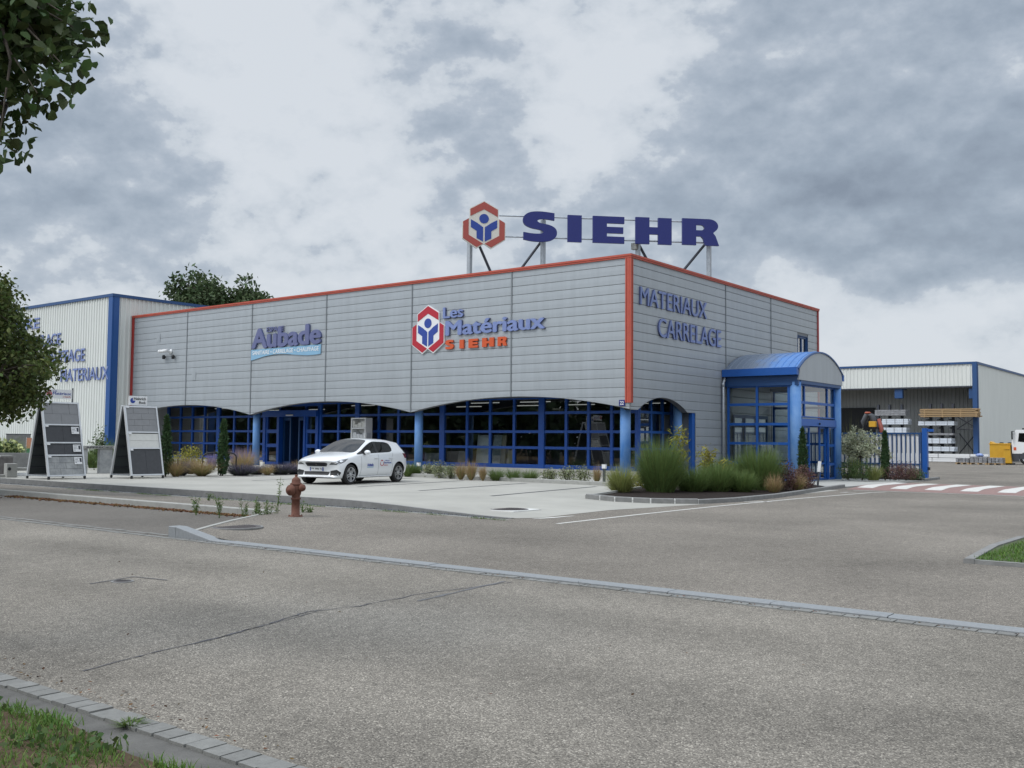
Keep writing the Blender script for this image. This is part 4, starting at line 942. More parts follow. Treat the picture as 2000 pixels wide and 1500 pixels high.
for ch, x, w_ in (('S', -8.19, .42), ('I', -7.47, .21), ('E', -7.02, .45), ('H', -6.36, .56), ('R', -5.62, .42)):
    sx = w_/(max(a[0] for a in LET[ch])*s_h); T = planeT((x-s2.location.x, -.075, 4.905-s2.location.z+.0), (1, 0, 0)) @ Matrix.Diagonal((sx, 1, 1, 1)); letter(ch, T, s_h, .06, M['orange'], M['orange'], 'orange_letter', s2)
s3 = thing('wall_sign', 'two lines of faded blue raised capitals on the short silver side', 'sign', (0, .55, 5.05))
def sline(txt, y0, y1, zb, zt, bold): b = MB(); text(b, txt, planeT((.055, y0-.55, zb-5.05), (0, 1, 0)), y1-y0, zt-zb, .05, M['letterblue'], M['letterside'], bold); b.build('lettering', None, s3)
sline('MATERIAUX', .56, 5.47, 6.08, 6.70, .006); sline('CARRELAGE', 1.80, 6.66, 5.09, 5.76, .006)

# wall camera with two small lamps
p = F(330, 687); wc = thing('security_camera', 'white security camera on the silver wall near its red end', 'camera', (float(p[0]), 0, float(p[2])))
b = MB(); b.sm = True
b.lathe([(.11, 0), (.11, .05), (.07, .09)], 16, Matrix.Translation((.22, -.0, 0)) @ Matrix.Rotation(PI/2, 4, 'X')); b.tube([(.22, -.08, 0), (.12, -.22, .02)], .05, 8); b.build('bracket', M['white'], wc)
b = MB(); b.sm = True; b.tube([(.22, -.24, .03), (-.22, -.34, -.0)], [.085, .08], 14); b.tube([(-.20, -.335, .002), (-.30, -.355, -.01)], [.09, .092], 14); b.build('body', M['white'], wc)
b = MB(); b.tube([(-.29, -.352, -.008), (-.305, -.356, -.01)], .07, 14); b.build('lens', M['black'], wc)
for px in ((324, 697.5), (342, 697)):
    p = F(*px); o = thing('wall_lamp', 'small black wall lamp under the security camera, '+('nearer the red wall end' if px[0] < 330 else 'farther from the red wall end'), 'lamp', (float(p[0]), 0, float(p[2])), group='small lamps under the security camera')
    b = MB(); b.sm = True; b.lathe([(.05, -.11), (.075, -.10), (.08, .04), (.05, .10)], 14, Matrix.Translation((0, -.12, 0))); b.box(-.03, .03, -.06, -.02, -.03, .03); b.build('housing', M['black'], o)
    b = MB(); b.lathe([(.05, -.115), (.05, -.111)], 12, Matrix.Translation((0, -.12, 0))); b.build('lens', M['lampglass'], o)

# ------------------------------------------------------------------ warehouse on the left
wh = thing('warehouse', 'tall pale profiled warehouse with blue corner trim and lettering', 'warehouse', (-29.98, -1.1, 0))
def profiled(p0, p1, z0, z1, pitch=.25, dep=.045, flip=1):
    """trapezoidal sheet between two ground points; ribs point outwards (to the left of p1-p0 when flip=-1)"""
    b = MB(); p0 = Vector((*p0, 0)); p1 = Vector((*p1, 0)); d = p1-p0; Ln = d.length; d.normalize(); nr = Vector((d.y, -d.x, 0))*flip
    prof = []; s = 0
    while s < Ln:
        prof += [(s, 0), (s+pitch*.55, 0), (s+pitch*.65, dep), (s+pitch*.9, dep)]; s += pitch
    prof = [q for q in prof if q[0] <= Ln]+[(Ln, 0)]
    V = []
    for (a, w) in prof:
        q = p0+d*a+nr*w; V += [(q.x, q.y, z0), (q.x, q.y, z1)]
    b.add(V, [(2*i, 2*i+2, 2*i+3, 2*i+1) for i in range(len(prof)-1)]); return b
WT = 8.64
profiled((-45, 0), (0, 0), 0, WT).build('wall', M['whitewall'], wh)
profiled((0, 0), (0, 30), 0, WT).build('wall', M['whitewall'], wh)
b = MB(); b.box(-.32, .06, -.08, 0.0, 0, WT); b.box(.0, .08, 0, .30, 0, WT); b.build('corner_trim', M['midblue'], wh)
b = MB(); b.box(-45, .10, -.10, .05, WT-.02, WT+.13); b.box(-.05, .10, .05, 30, WT-.02, WT+.13); b.build('coping', M['bluedk'], wh)
b = MB(); b.quad((-45, .05, WT-.1), (-.05, .05, WT-.1), (-.05, 30, WT-.1), (-45, 30, WT-.1)); b.build('roof', M['concdark'], wh)
ws = thing('wall_sign', 'four lines of faded blue capitals on the pale warehouse wall behind tree', 'sign', (-40, -1.1, 4))
def FW_(x, y): return F(x, y, -1.18)
for txt, pxl, pxr, yb, yt, cut in (('SANITAIRE', -40, 77, 641, 620, 1), ('CARRELAGE', 36, 118, 674, 650, 0), ('CHAUFFAGE', 72, 165, 705, 680, 0), ('MATERIAUX', 118, 211.5, 741, 715, 0)):
    a, c = FW_(pxl, yb+(pxr-pxl)*.03), FW_(pxr, yb); ht = float(FW_(pxr, yt)[2]-c[2]); z = float(c[2])
    b = MB(); text(b, txt, planeT((float(a[0])+40, -.085, z-4), (1, 0, 0)), float(c[0]-a[0]), ht, .04, M['letterblue'], M['letterside'], .008); b.build('lettering', None, ws)

# ------------------------------------------------------------------ open fronted storage hall on the right
HX, HY = -3.55, 62.2
hall = thing('storage_hall', 'pale open fronted storage hall with blue corner post at the yard end', 'warehouse', (HX, HY, 0))
hz = float(R(1907, 710, HX)[2])
HY = float(R(1908, 800, HX)[1]); hall.location.y = HY
def HF(px, py): p = F(px, py, HY); return float(p[0])-HX, float(p[2])
zf = HF(1850, 755)[1]
profiled((-45, 0), (0, 0), zf, hz, .33, .05).build('fascia', M['whitewall'], hall)
profiled((0, 0), (0, 30), 0, hz, .33, .02).build('wall', M['whitewall'], hall)
BK = 4.5
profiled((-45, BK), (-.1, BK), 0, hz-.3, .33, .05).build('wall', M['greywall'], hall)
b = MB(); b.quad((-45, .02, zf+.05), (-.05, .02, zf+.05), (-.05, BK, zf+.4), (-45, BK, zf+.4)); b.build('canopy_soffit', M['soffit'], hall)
b = MB(); b.quad((-45, .02, hz-.05), (-.02, .02, hz-.05), (-.02, 30, hz-.05), (-45, 30, hz-.05)); b.build('roof', M['concdark'], hall)
b = MB(); b.box(-45, .08, -.12, .04, hz-.02, hz+.16); b.box(-.06, .10, .04, 30, hz-.02, hz+.16); b.build('coping', M['bluedk'], hall)
b = MB(); b.box(-.30, .06, -.12, .04, 0, hz-.02); b.box(.02, .10, .04, .30, 0, hz-.02); b.build('corner_post', M['bluedk'], hall)
b = MB(); b.box(-45, -.3, -.08, .0, zf-.10, zf+.02); b.build('canopy_edge', M['steeldk'], hall)
for px in (1754, 1900):
    x, z = HF(px, 766); b = MB(); b.box(x-.35, x+.35, .1, .5, z-.55, z+.35, bev=.05); b.box(x-.03, x+.03, .2, 2.5, z+.3, z+.4); b.build('floodlight', M['bluedk'], hall)
pa_, pb_ = F(1640, 797, HY+BK-.3), F(1708, 797, HY+BK-.3); x0, zt, x1 = float(pa_[0])-HX, float(pa_[2]), float(pb_[0])-HX
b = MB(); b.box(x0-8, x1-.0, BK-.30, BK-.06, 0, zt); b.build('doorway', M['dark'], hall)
b = MB()
for (pa, pb) in (((1862, 813), (1904, 838)), ((1904, 810), (1862, 838)), ((1862, 838), (1904, 838)), ((1866, 846), (1898, 886)), ((1900, 846), (1866, 886))):
    xa, za = HF(*pa); xb, zb = HF(*pb); b.tube([(xa, 1.2, za), (xb, 1.2, zb)], .045, 6)
b.build('wind_bracing', M['steeldk'], hall)

# ------------------------------------------------------------------ car
def at_y(px, y0, z=0.0):
    d = ray(px, 857); t = (y0-CAM[1])/d[1]; p = CAM+d*t; return Vector((p[0], y0, z))
CS = 0.905
def build_car(loc, rz):
    car = thing('parked_car', 'white five door hatchback parked on the concrete lot before the glazing', 'car', loc, rz); car.scale = (CS,)*3
    # x, W, zb, zs, ys, zgb, ygb, zgt, ygt, zr, yr, zc
    ST = [(2.14, .80, .24, .60, .77, .66, .72, .69, .60, .71, .42, .72),
          (2.06, .85, .20, .66, .82, .725, .76, .765, .62, .785, .42, .80),
          (1.75, .885, .19, .745, .865, .815, .80, .855, .66, .875, .44, .89),
          (1.31, .895, .19, .81, .88, .88, .83, .92, .70, .945, .46, .96),
          (.98, .90, .19, .86, .89, .925, .85, .955, .80, .975, .73, 1.01),
          (.72, .90, .19, .88, .89, .95, .855, 1.05, .785, 1.10, .715, 1.15),
          (.42, .90, .19, .89, .89, .96, .855, 1.20, .725, 1.265, .65, 1.305),
          (.10, .90, .19, .90, .89, .965, .855, 1.32, .665, 1.385, .585, 1.425),
          (-.06, .90, .19, .905, .89, .97, .855, 1.345, .652, 1.41, .57, 1.445),
          (-.16, .90, .19, .905, .89, .972, .855, 1.35, .65, 1.415, .565, 1.45),
          (-.60, .90, .19, .915, .89, .985, .855, 1.345, .648, 1.415, .56, 1.452),
          (-1.02, .90, .19, .925, .888, 1.005, .85, 1.315, .645, 1.395, .555, 1.435),
          (-1.22, .90, .19, .93, .885, 1.03, .84, 1.26, .66, 1.375, .55, 1.42),
          (-1.62, .89, .22, .94, .865, 1.04, .80, 1.18, .66, 1.32, .535, 1.37),
          (-1.80, .87, .26, .935, .84, 1.02, .775, 1.13, .65, 1.25, .53, 1.30),
          (-1.98, .84, .30, .91, .80, .98, .735, 1.03, .63, 1.06, .52, 1.075),
          (-2.07, .80, .34, .82, .75, .88, .69, .91, .6, .925, .48, .93)]
    def plan(x, y):
        if x > 1.2: return x-.30*((x-1.2)/.95)**1.5*(abs(y)/.85)**2.6
        if x < -1.5: return x+.16*((-1.5-x)/.55)**1.2*(abs(y)/.82)**2.4
        return x
    rings = []
    for (x, Wd, zb, zs, ys, zgb, ygb, zgt, ygt, zr, yr, zc) in ST:
        cowl = -.16*(yr/.73)**2 if .2 < x < 1.1 else 0
        h = [(0, zb), (Wd-.10, zb), (Wd-.015, zb+.13), (Wd, (zb+zs)/2+.03), (ys, zs), (ygb, zgb), (ygt, zgt), (yr, zr), (yr*.5, zr*.3+zc*.7), (0, zc)]
        rings.append([(plan(x, y), y, z) for y, z in h])
    n = len(rings[0]); verts = []; idx = []
    for r_ in rings:
        row = []
        for (x, y, z) in r_: row.append(len(verts)); verts.append((x, y, z))
        rowm = []
        for k, (x, y, z) in enumerate(r_):
            if k in (0, n-1): rowm.append(row[k])
            else: rowm.append(len(verts)); verts.append((x, -y, z))
        idx.append((row, rowm))
    faces = []; mi = []
    for i in range(len(rings)-1):
        for k in range(n-1):
            m = 0
            if k == 5 and 5 <= i <= 7: m = 2
            if k == 5 and 9 <= i <= 10: m = 2
            if k == 5 and i in (4, 8): m = 3
            if k in (7, 8) and 4 <= i <= 6: m = 1
            if k in (7, 8) and 13 <= i <= 14: m = 1
            if k == 0: m = 3
            for side in (0, 1):
                a, c = idx[i][side], idx[i+1][side]
                f = (a[k], c[k], c[k+1], a[k+1]); faces.append(f if side == 0 else f[::-1]); mi.append(m)
    for i, rev in ((0, 0), (len(rings)-1, 1)):
        a, c = idx[i]
        for k in range(n-1):
            f = (a[k], a[k+1], c[k+1], c[k]); f = tuple(dict.fromkeys(f)); faces.append(f[::-1] if not rev else f); mi.append(0)
    me = bpy.data.meshes.new('car_base'); me.from_pydata(verts, [], faces)
    mats = [M['carpaint'], M['carglass'], M['carglass'], M['black']]
    for m in mats: me.materials.append(m)
    me.polygons.foreach_set('material_index', mi); me.polygons.foreach_set('use_smooth', [True]*len(faces))
    o = bpy.data.objects.new('tmp', me); COL.objects.link(o)
    bm = bmesh.new(); bm.from_mesh(me); bmesh.ops.recalc_face_normals(bm, faces=bm.faces[:])
    cl = bm.edges.layers.float.new('crease_edge')
    for e in bm.edges:
        ms = {f.material_index for f in e.link_faces}
        if len(ms) > 1: e[cl] = 0.55
    bm.to_mesh(me); bm.free()
    o.modifiers.new('s', 'SUBSURF').levels = 3
    cuts = []
    for ax in (1.31, -1.31):
        for sd in (-1, 1):
            cm = MB(); cm.lathe([(.365, 0), (.365, .50)], 40, Matrix.Translation((ax, sd*.48, .325)) @ Matrix.Rotation(-sd*PI/2, 4, 'X')); c = cm.build('cut', M['black']); fix_normals(c); cuts.append(c)
            bo = o.modifiers.new('b', 'BOOLEAN'); bo.operation = 'DIFFERENCE'; bo.solver = 'EXACT'; bo.object = c; bo.material_mode = 'TRANSFER'
    dg = bpy.context.evaluated_depsgraph_get(); dg.update(); ev = bpy.data.meshes.new_from_object(o.evaluated_get(dg), depsgraph=dg)
    for c in cuts: bpy.data.objects.remove(c)
    bpy.data.objects.remove(o)
    # split into body and glass parts
    bm = bmesh.new(); bm.from_mesh(ev)
    names = [m.name if m else '' for m in ev.materials]
    def split(name, sel, m):
        b = MB(); b.sm = True; used = {}
        fs = []
        for f in bm.faces:
            if sel(f):
                q = []
                for v in f.verts:
                    if v.index not in used: used[v.index] = len(used)
                    q.append(used[v.index])
                fs.append((tuple(q), f.material_index))
        vs = [None]*len(used)
        bm.verts.ensure_lookup_table()
        for k, v in used.items(): vs[v] = bm.verts[k].co
        b.add(vs, [f[0] for f in fs]); ob = b.build(name, m, car, True)
        return ob, fs
    body, bf = split('body', lambda f: f.material_index not in (1, 2), M['carpaint'])
    body.data.materials.append(M['black']); body.data.polygons.foreach_set('material_index', [0 if t[1] == 0 else 1 for t in bf])
    split('windscreen', lambda f: f.material_index == 1 and f.calc_center_median().x > 0, M['carglass'])
    split('rear_window', lambda f: f.material_index == 1 and f.calc_center_median().x < 0, M['carglass'])
    for sd in (1, -1):
        for nm, lo, hi in (('side_window', -.11, 2), ('side_window', -3, -.11)):
            split(nm, lambda f: f.material_index == 2 and f.calc_center_median().y*sd > 0 and lo < f.calc_center_median().x < hi, M['carglass'])
    bvh = BVHTree.FromBMesh(bm); 
    def snap(p, d, off=.004):
        p = Vector(p); d = Vector(d).normalized(); h = bvh.ray_cast(p-d*1.5, d)
        return (h[0]-d*off) if h[0] is not None else p
    def patch(name, pts, d, m, parent=None, off=.004, cuts_=3):
        # a flat outline laid on to the bodywork
        q = bmesh.new(); vs = [q.verts.new(p) for p in pts]; q.faces.new(vs); bmesh.ops.triangulate(q, faces=q.faces[:]); bmesh.ops.subdivide_edges(q, edges=q.edges[:], cuts=cuts_, use_grid_fill=True)
        for v in q.verts: v.co = snap(v.co, d, off)
        q.verts.index_update(); b = MB(); b.sm = True; b.add([v.co for v in q.verts], [[v.index for v in f.verts] for f in q.faces]); q.free()
        ob = b.build(name, m, parent or car); return ob
    FR = (-1, 0, 0)
    gr = patch('grille', [(2, -.37, .565), (2, .37, .565), (2, .43, .65), (2, .39, .685), (2, -.39, .685), (2, -.43, .65)], FR, M['black'])
    b = MB(); b.sm = True
    for k in range(5):
        z = .58+k*.022; pts = [snap((2, y, z), FR, .012) for y in np.linspace(-.36, .36, 9)]; b.tube(pts, .004, 4)
    b.build('grille_bar', M['steeldk'], gr)
    b = MB(); c = snap((2, 0, .63), FR, .014); b.prism([(c.y+.022*math.cos(a)*(.7 if i % 2 else 1), c.z+.034*math.sin(a)*(.8 if i % 2 else 1)) for i, a in enumerate(np.linspace(0, 2*PI, 11)[:-1])], Matrix(((0, -1, 0, c.x), (1, 0, 0, 0), (0, 0, 1, 0), (0, 0, 0, 1))), .012); b.build('badge', M['chrome'], gr)
    patch('lower_grille', [(2, -.46, .30), (2, .46, .30), (2, .50, .405), (2, -.50, .405)], FR, M['black'])
    for sd in (1, -1):
        dd = (-1, -.75*sd, 0)
        hl = patch('headlight', [(1.99, .57*sd, .625), (1.86, .73*sd, .63), (1.66, .85*sd, .715), (1.50, .87*sd, .80), (1.72, .80*sd, .765), (1.93, .60*sd, .68)][::sd], dd, M['lampglass'], off=.007)
        patch('headlight_surround', [(2.0, .545*sd, .615), (1.84, .745*sd, .615), (1.63, .86*sd, .705), (1.47, .88*sd, .812), (1.72, .81*sd, .778), (1.94, .585*sd, .69)][::sd], dd, M['black'], hl, off=.003)
        for k_, (dx_, dy_) in enumerate(((1.86, .70), (1.72, .80))):
            patch('headlamp_highlight', [(dx_+.045*math.cos(a), dy_*sd-.03*sd*math.cos(a), .685+.045*k_+.032*math.sin(a)) for a in np.linspace(0, 2*PI, 11)[:-1]][::sd], dd, M['chrome'], hl, off=.010, cuts_=1)  # chrome discs put in as the bright highlights inside the headlight
        patch('fog_recess', [(1.95, .55*sd, .29), (1.78, .79*sd, .29), (1.74, .82*sd, .38), (1.86, .74*sd, .47), (1.97, .58*sd, .43)][::sd], dd, M['black'])
        tl = patch('tail_light', [(-1.66, .84*sd, .80), (-1.95, .74*sd, .80), (-1.97, .72*sd, .93), (-1.55, .84*sd, .96)][::-sd], (1, -.9*sd, 0), M['redlamp'], off=.006)
        # door seams, handles, mirror, sill
        S_ = (0, -sd, 0)
        b = MB()
        for line in ([(.80, .93), (.80, .50), (.86, .26)], [(-.12, .93), (-.12, .60), (-.10, .26)], [(-.95, .97), (-.86, .70), (-.92, .55), (-.86, .30)], [(.86, .262), (-.86, .262)]):
            P = []
            for (xa, za), (xb, zb_) in zip(line, line[1:]):
                for k in range(7): P.append((xa+(xb-xa)*k/6, za+(zb_-za)*k/6))
            pts = [snap((x, .9*sd, z), S_, .0015) for x, z in P]
            V = []; 
            for i, p in enumerate(pts):
                t = (pts[min(i+1, len(pts)-1)]-pts[max(i-1, 0)]).normalized(); nn = t.cross(Vector((0, sd, 0))).normalized()*.0045; V += [p+nn, p-nn]
            b.add(V, [(2*i, 2*i+1, 2*i+3, 2*i+2) for i in range(len(pts)-1)])
        b.build('door_seam', M['steeldk'], car)
        for hx in (.02, -.78):
            p = snap((hx, .9*sd, .82), S_, 0); b = MB(); b.box(p.x-.10, p.x+.10, p.y-.012, p.y+.012, p.z-.02, p.z+.02, bev=.010); T = Matrix.Translation((0, sd*.022, 0)); b.v = [tuple(T @ Vector(v)) for v in b.v]; b.build('door_handle', M['carpaint'], car)
        b = MB(); b.sm = True
        q = bmesh.new(); bmesh.ops.create_icosphere(q, subdivisions=3, radius=1)
        for v in q.verts: v.co = Vector((.62+v.co.x*.075*(1 if v.co.x > 0 else .55), sd*(.985+v.co.y*.115), 1.00+v.co.z*.075))
        q.verts.index_update(); b.add([v.co for v in q.verts], [[v.index for v in f.verts] for f in q.faces]); q.free()
        mo = b.build('wing_mirror', M['carpaint'], car)
        b = MB(); b.box(.58, .66, sd*.87-.04, sd*.87+.04, .93, .97); b.build('mirror_stalk', M['black'], mo)
        b = MB(); P = [snap((x, .9*sd, .235), S_, .004) for x in np.linspace(.92, -.92, 12)]; b.tube(P, .022, 6); b.build('sill_trim', M['carpaint'], car)
    # number plate and decals
    b = MB(); b.mat(M['white']); px = snap((2, 0, .47), FR, .0).x+.012; b.box(px, px+.008, -.26, .26, .425, .535); b.mat(M['emblue']); b.box(px+.004, px+.0095, -.262, -.222, .425, .535); b.box(px+.004, px+.0095, .222, .262, .425, .535); pl = b.build('number_plate', None, car)
    b = MB(); text(b, 'FR 886 FJ', Matrix(((0, -1, 0, px+.0105), (1, 0, 0, -.20), (0, 0, 1, .448), (0, 0, 0, 1))), .40, .066, .001, M['black'], None, .015); b.build('plate_lettering', None, pl)
    def decal(name, txt, x0, w, z0, h, m, bold=.02, parent=None):
        t = text_geo(txt, bold); xs_ = [v.co.x for v in t.verts]; ys_ = [v.co.y for v in t.verts]
        b = MB(); t.verts.index_update()
        vs = [snap((x0-(v.co.x-min(xs_))/(max(xs_)-min(xs_))*w, .9, z0+(v.co.y-min(ys_))/(max(ys_)-min(ys_))*h), (0, -1, 0), .0035) for v in t.verts]
        b.add(vs, [[v.index for v in f.verts] for f in t.faces]); t.free(); return b.build(name, m, parent or car)
    d1 = decal('door_decal', 'Aubade', .50, .34, .555, .10, M['emblue'], .04); patch('decal_stripe', [(.50, .9, .515), (.16, .9, .515), (.16, .9, .54), (.50, .9, .54)], (0, -1, 0), M['sky_blue'], d1, .0035)
    d2 = decal('door_decal', 'Electriques', -.42, .42, .615, .075, M['emblue'], .03); decal('decal_lettering', 'Les Matériaux', -.46, .28, .705, .045, M['emblue'], .01, d2); decal('decal_lettering', 'SIEHR', -.42, .22, .56, .035, M['emred'], .02, d2)
    k = .22/332
    for nm, polys, mm in (('decal_emblem', [EM['top'], EM['left'], [(464-p[0], p[1]) for p in EM['left']][::-1]], M['emred']),):
        b = MB(); from mathutils.geometry import tessellate_polygon
        for q in polys:
            vs = [snap((-.31-(p[0]-232)*k, .9, .655+(247-p[1])*k), (0, -1, 0), .0035) for p in q]; b.add(vs, tessellate_polygon([[Vector((p[0], p[1], 0)) for p in q]]))
        b.build(nm, mm, d2)
    # wheels
    for ax in (1.31, -1.31):
        for sd in (1, -1):
            T = Matrix.Translation((ax, sd*.875, .315)) @ Matrix.Rotation(-sd*PI/2, 4, 'X')       # axis out of the side
            b = MB(); b.sm = True; b.lathe([(.20, -.20), (.285, -.205), (.310, -.185), (.316, -.15), (.316, -.05), (.308, -.015), (.285, -.0), (.222, -.004), (.215, -.03)], 40, T, False); ty = b.build('tyre', M['rubber'], car)
            w = bpy.data.objects.new('wheel', None); COL.objects.link(w); w.parent = car; ty.parent = w
            b = MB(); b.sm = True; b.lathe([(.215, -.19), (.218, -.03), (.224, -.006), (.212, -.004), (.205, -.03), (.20, -.10), (.01, -.115)], 40, T, False); b.build('rim_well', M['steeldk'], w)
            b = MB()
            b.lathe([(.224, -.012), (.224, .0), (.205, -.002), (.200, -.02)], 40, T, False)
            b.lathe([(.055, -.06), (.055, -.012), (.04, -.004), (.005, -.002)], 16, T)
            for s in range(5):
                for da in (-.16, .16):
                    a = 2*PI*s/5+.3; R_ = Matrix.Rotation(a, 4, 'Z')
                    p0 = R_ @ Vector((.045, .028*np.sign(da), 0)); p1 = R_ @ Vector((.208*math.cos(da), .208*math.sin(da), 0)); d = (p1-p0).normalized(); nn = Vector((-d.y, d.x, 0))
                    V = []
                    for p, wd, zt in ((p0, .013, -.012), (p1, .018, -.008)):
                        for sg_, zz_ in ((-1, zt-.03), (-1, zt), (1, zt), (1, zt-.03)): q = p+nn*wd*sg_; V.append(T @ Vector((q.x, q.y, zz_)))
                    b.add(V, [(0, 1, 5, 4), (1, 2, 6, 5), (2, 3, 7, 6), (4, 5, 6, 7)])
            b.build('rim', M['alloy'], w)
    # cabin seen through the glass
    b = MB(); 
    for y in (-.37, .37):
        b.box(-.22, .25, y-.24, y+.24, .30, .52, bev=.05); b.box(-.35, -.20, y-.24, y+.24, .48, 1.02, bev=.05); b.box(-.34, -.24, y-.12, y+.12, 1.03, 1.22, bev=.04)
    b.box(-1.35, -1.2, -.62, .62, .5, 1.05, bev=.05); b.box(.45, .75, -.68, .68, .55, .93, bev=.05); b.build('interior', M['anthr'], car)
    b = MB(); b.sm = True; b.lathe([(.165, 0), (.18, .01), (.165, .02)], 24, Matrix.Translation((.32, .37, .86)) @ Matrix.Rotation(-1.1, 4, 'Y')); b.build('steering_wheel', M['black'], car)
    bm.free()
    return car
cz = .158
fl = G(685.5, 946.3, cz)
crz = math.atan2(-.984, .178)
off = Matrix.Rotation(crz, 3, 'Z') @ Vector((1.31*CS, .875*CS, 0))
car = build_car((float(fl[0])-off.x, float(fl[1])-off.y, cz-.004), crz)

# ------------------------------------------------------------------ rusty hydrant
hp = G(577, 1010, .085); hy = thing('fire_hydrant', 'rusty red brown fire hydrant standing on the pavement corner', 'hydrant', (hp[0], hp[1], z_pav(hp[0], hp[1])-.01), math.radians(-62))
b = MB(); b.sm = True
b.lathe([(.115, 0), (.125, .0), (.125, .02), (.072, .035), (.070, .295), (.085, .30), (.085, .325), (.070, .33), (.072, .36), (.088, .40), (.098, .45), (.098, .52), (.088, .55)], 24); b.build('barrel', M['rust'], hy)
b = MB(); b.sm = True; b.lathe([(.098, .545), (.102, .55), (.102, .57), (.078, .585), (.075, .625), (.062, .655), (.035, .675), (.022, .68), (.022, .70), (.01, .705)], 24); b.build('bonnet', M['rust'], hy)
for a, z, r in ((-.35, .46, .082), (1.25, .50, .055), (-2.3, .50, .055)):
    T = Matrix.Rotation(a, 4, 'Z') @ Matrix.Translation((.07, 0, z)) @ Matrix.Rotation(PI/2, 4, 'Y')
    b = MB(); b.sm = True; b.lathe([(r*.8, 0), (r*.8, .04), (r*1.15, .045), (r*1.15, .075), (r*1.0, .08), (r*.95, .10), (r*.4, .105), (r*.38, .125), (.004, .127)], 18, T); b.build('outlet_cap', M['rust'], hy)
b = MB(); b.lathe([(.024, .69), (.024, .722)], 6); b.build('operating_nut', M['rust'], hy)
b = MB()
for k in range(6): a = k*PI/3; b.lathe([(.012, .018), (.012, .04)], 6, Matrix.Translation((.105*math.cos(a), .105*math.sin(a), 0)))
b.build('flange_bolt', M['rust'], hy)

# ------------------------------------------------------------------ A frame paving displays
def aframe(loc, rz, Wd, Dp, Ht, fields, label, sign, name='display_stand', tags=True):
    t = thing(name, label, 'display stand', loc, rz)
    th = math.atan2(Dp/2-.05, Ht); Ls = math.hypot(Dp/2-.05, Ht)
    Tf = Matrix.Translation((0, -Dp/2, .09)) @ Matrix.Rotation(-th, 4, 'X'); Tb = Matrix.Rotation(PI, 4, 'Z') @ Tf      # leaf frame: x across, z up the leaf, -y outwards
    for T, nm in ((Tf, 'frame'), (Tb, 'rear_frame')):
        b = MB(); r = .035
        b.box(-Wd/2, -Wd/2+.05, -r, r, 0, Ls-.05, T); b.box(Wd/2-.05, Wd/2, -r, r, 0, Ls-.05, T); b.box(-Wd/2+.05, Wd/2-.05, -r+.003, r, Ls-.10, Ls-.052, T); b.box(-Wd/2+.05, Wd/2-.05, -r+.003, r, 0, .045, T)
        if nm == 'frame':
            for f in fields[1:]: z = Ls-.05-(Ls-.08)*f[0]; b.box(-Wd/2+.05, Wd/2-.05, -r+.006, r, z-.02, z+.02, T)
        b.build(nm, M['alu'], t)
    ends = [f[0] for f in fields[1:]]+[1.0]
    for (f0, m, nx, nz, lab), f1 in zip(fields, ends):
        z1 = Ls-.075-(Ls-.08)*f0-.02; z0 = Ls-.05-(Ls-.08)*f1+.02
        b = MB(); dx = (Wd-.11)/nx; dz = (z1-z0)/nz
        for j in range(nz):
            o_ = (dx*.5 if (j % 2 and nx > 1) else 0)
            xs_ = sorted({-Wd/2+.055, Wd/2-.055} | {min(max(-Wd/2+.055+k*dx+o_, -Wd/2+.055), Wd/2-.055) for k in range(nx+1)})
            for a, c in zip(xs_, xs_[1:]): b.box(a+.003, c-.003, -.012+random.uniform(-.003, .003), .02, z0+j*dz+.003, z0+(j+1)*dz-.003, Tf)
        o = b.build('slab_panel', m, t)
        if lab:
            q = MB(); q.box(Wd/2-.33, Wd/2-.09, -.045, -.04, z1-.24, z1-.02, Tf); tg = q.build('price_card', M['white'], o)
            q = MB()
            for k, l_ in enumerate((.13, .10, .12, .06)): q.box(Wd/2-.31, Wd/2-.31+l_, -.048, -.0455, z1-.06-.045*k, z1-.05-.045*k, Tf)
            q.box(Wd/2-.165, Wd/2-.105, -.048, -.0455, z1-.17, z1-.05, Tf); q.build('card_print', M['steeldk'], tg)
        q = MB(); q.box(-Wd/2+.055, -Wd/2+.15, -.045, -.04, z1-.03, z1+.02, Tf); q.build('tab', M['white'], t)
    b = MB(); b.box(-Wd/2+.05, Wd/2-.05, -.01, .015, .05, Ls-.10, Tb); b.build('rear_board', M['t_back'], t)
    b = MB(); b.box(-Wd/2+.05, Wd/2-.05, .021, .03, .05, Ls-.10, Tf); b.box(-Wd/2+.05, Wd/2-.05, .0155, .022, .05, Ls-.10, Tb); b.build('backing_board', M['t_back'], t)
    b = MB()
    for z in np.linspace(.25, Ls-.4, 6):
        for T in (Tf, Tb): b.box(-Wd/2+.05, Wd/2-.05, .031, .06, z, z+.03, T)
    b.build('shelf_rail', M['steeldk'], t)
    b = MB()
    for x in (-Wd/2+.025, Wd/2-.025): b.box(x-.02, x+.02, -Dp/2+.03, Dp/2-.03, .09, .13)
    b.build('spreader', M['galv'], t)
    for sx in (-1, 1):
        for sy in (-1, 1):
            x, y = sx*(Wd/2-.03), sy*Dp/2
            b = MB(); b.tube([(x-.02, y, .045), (x+.02, y, .045)], .045, 12); b.box(x-.025, x+.025, y-.03, y+.03, .06, .11); b.build('castor', M['black'], t)
    sign(t, Ht+.09); return t
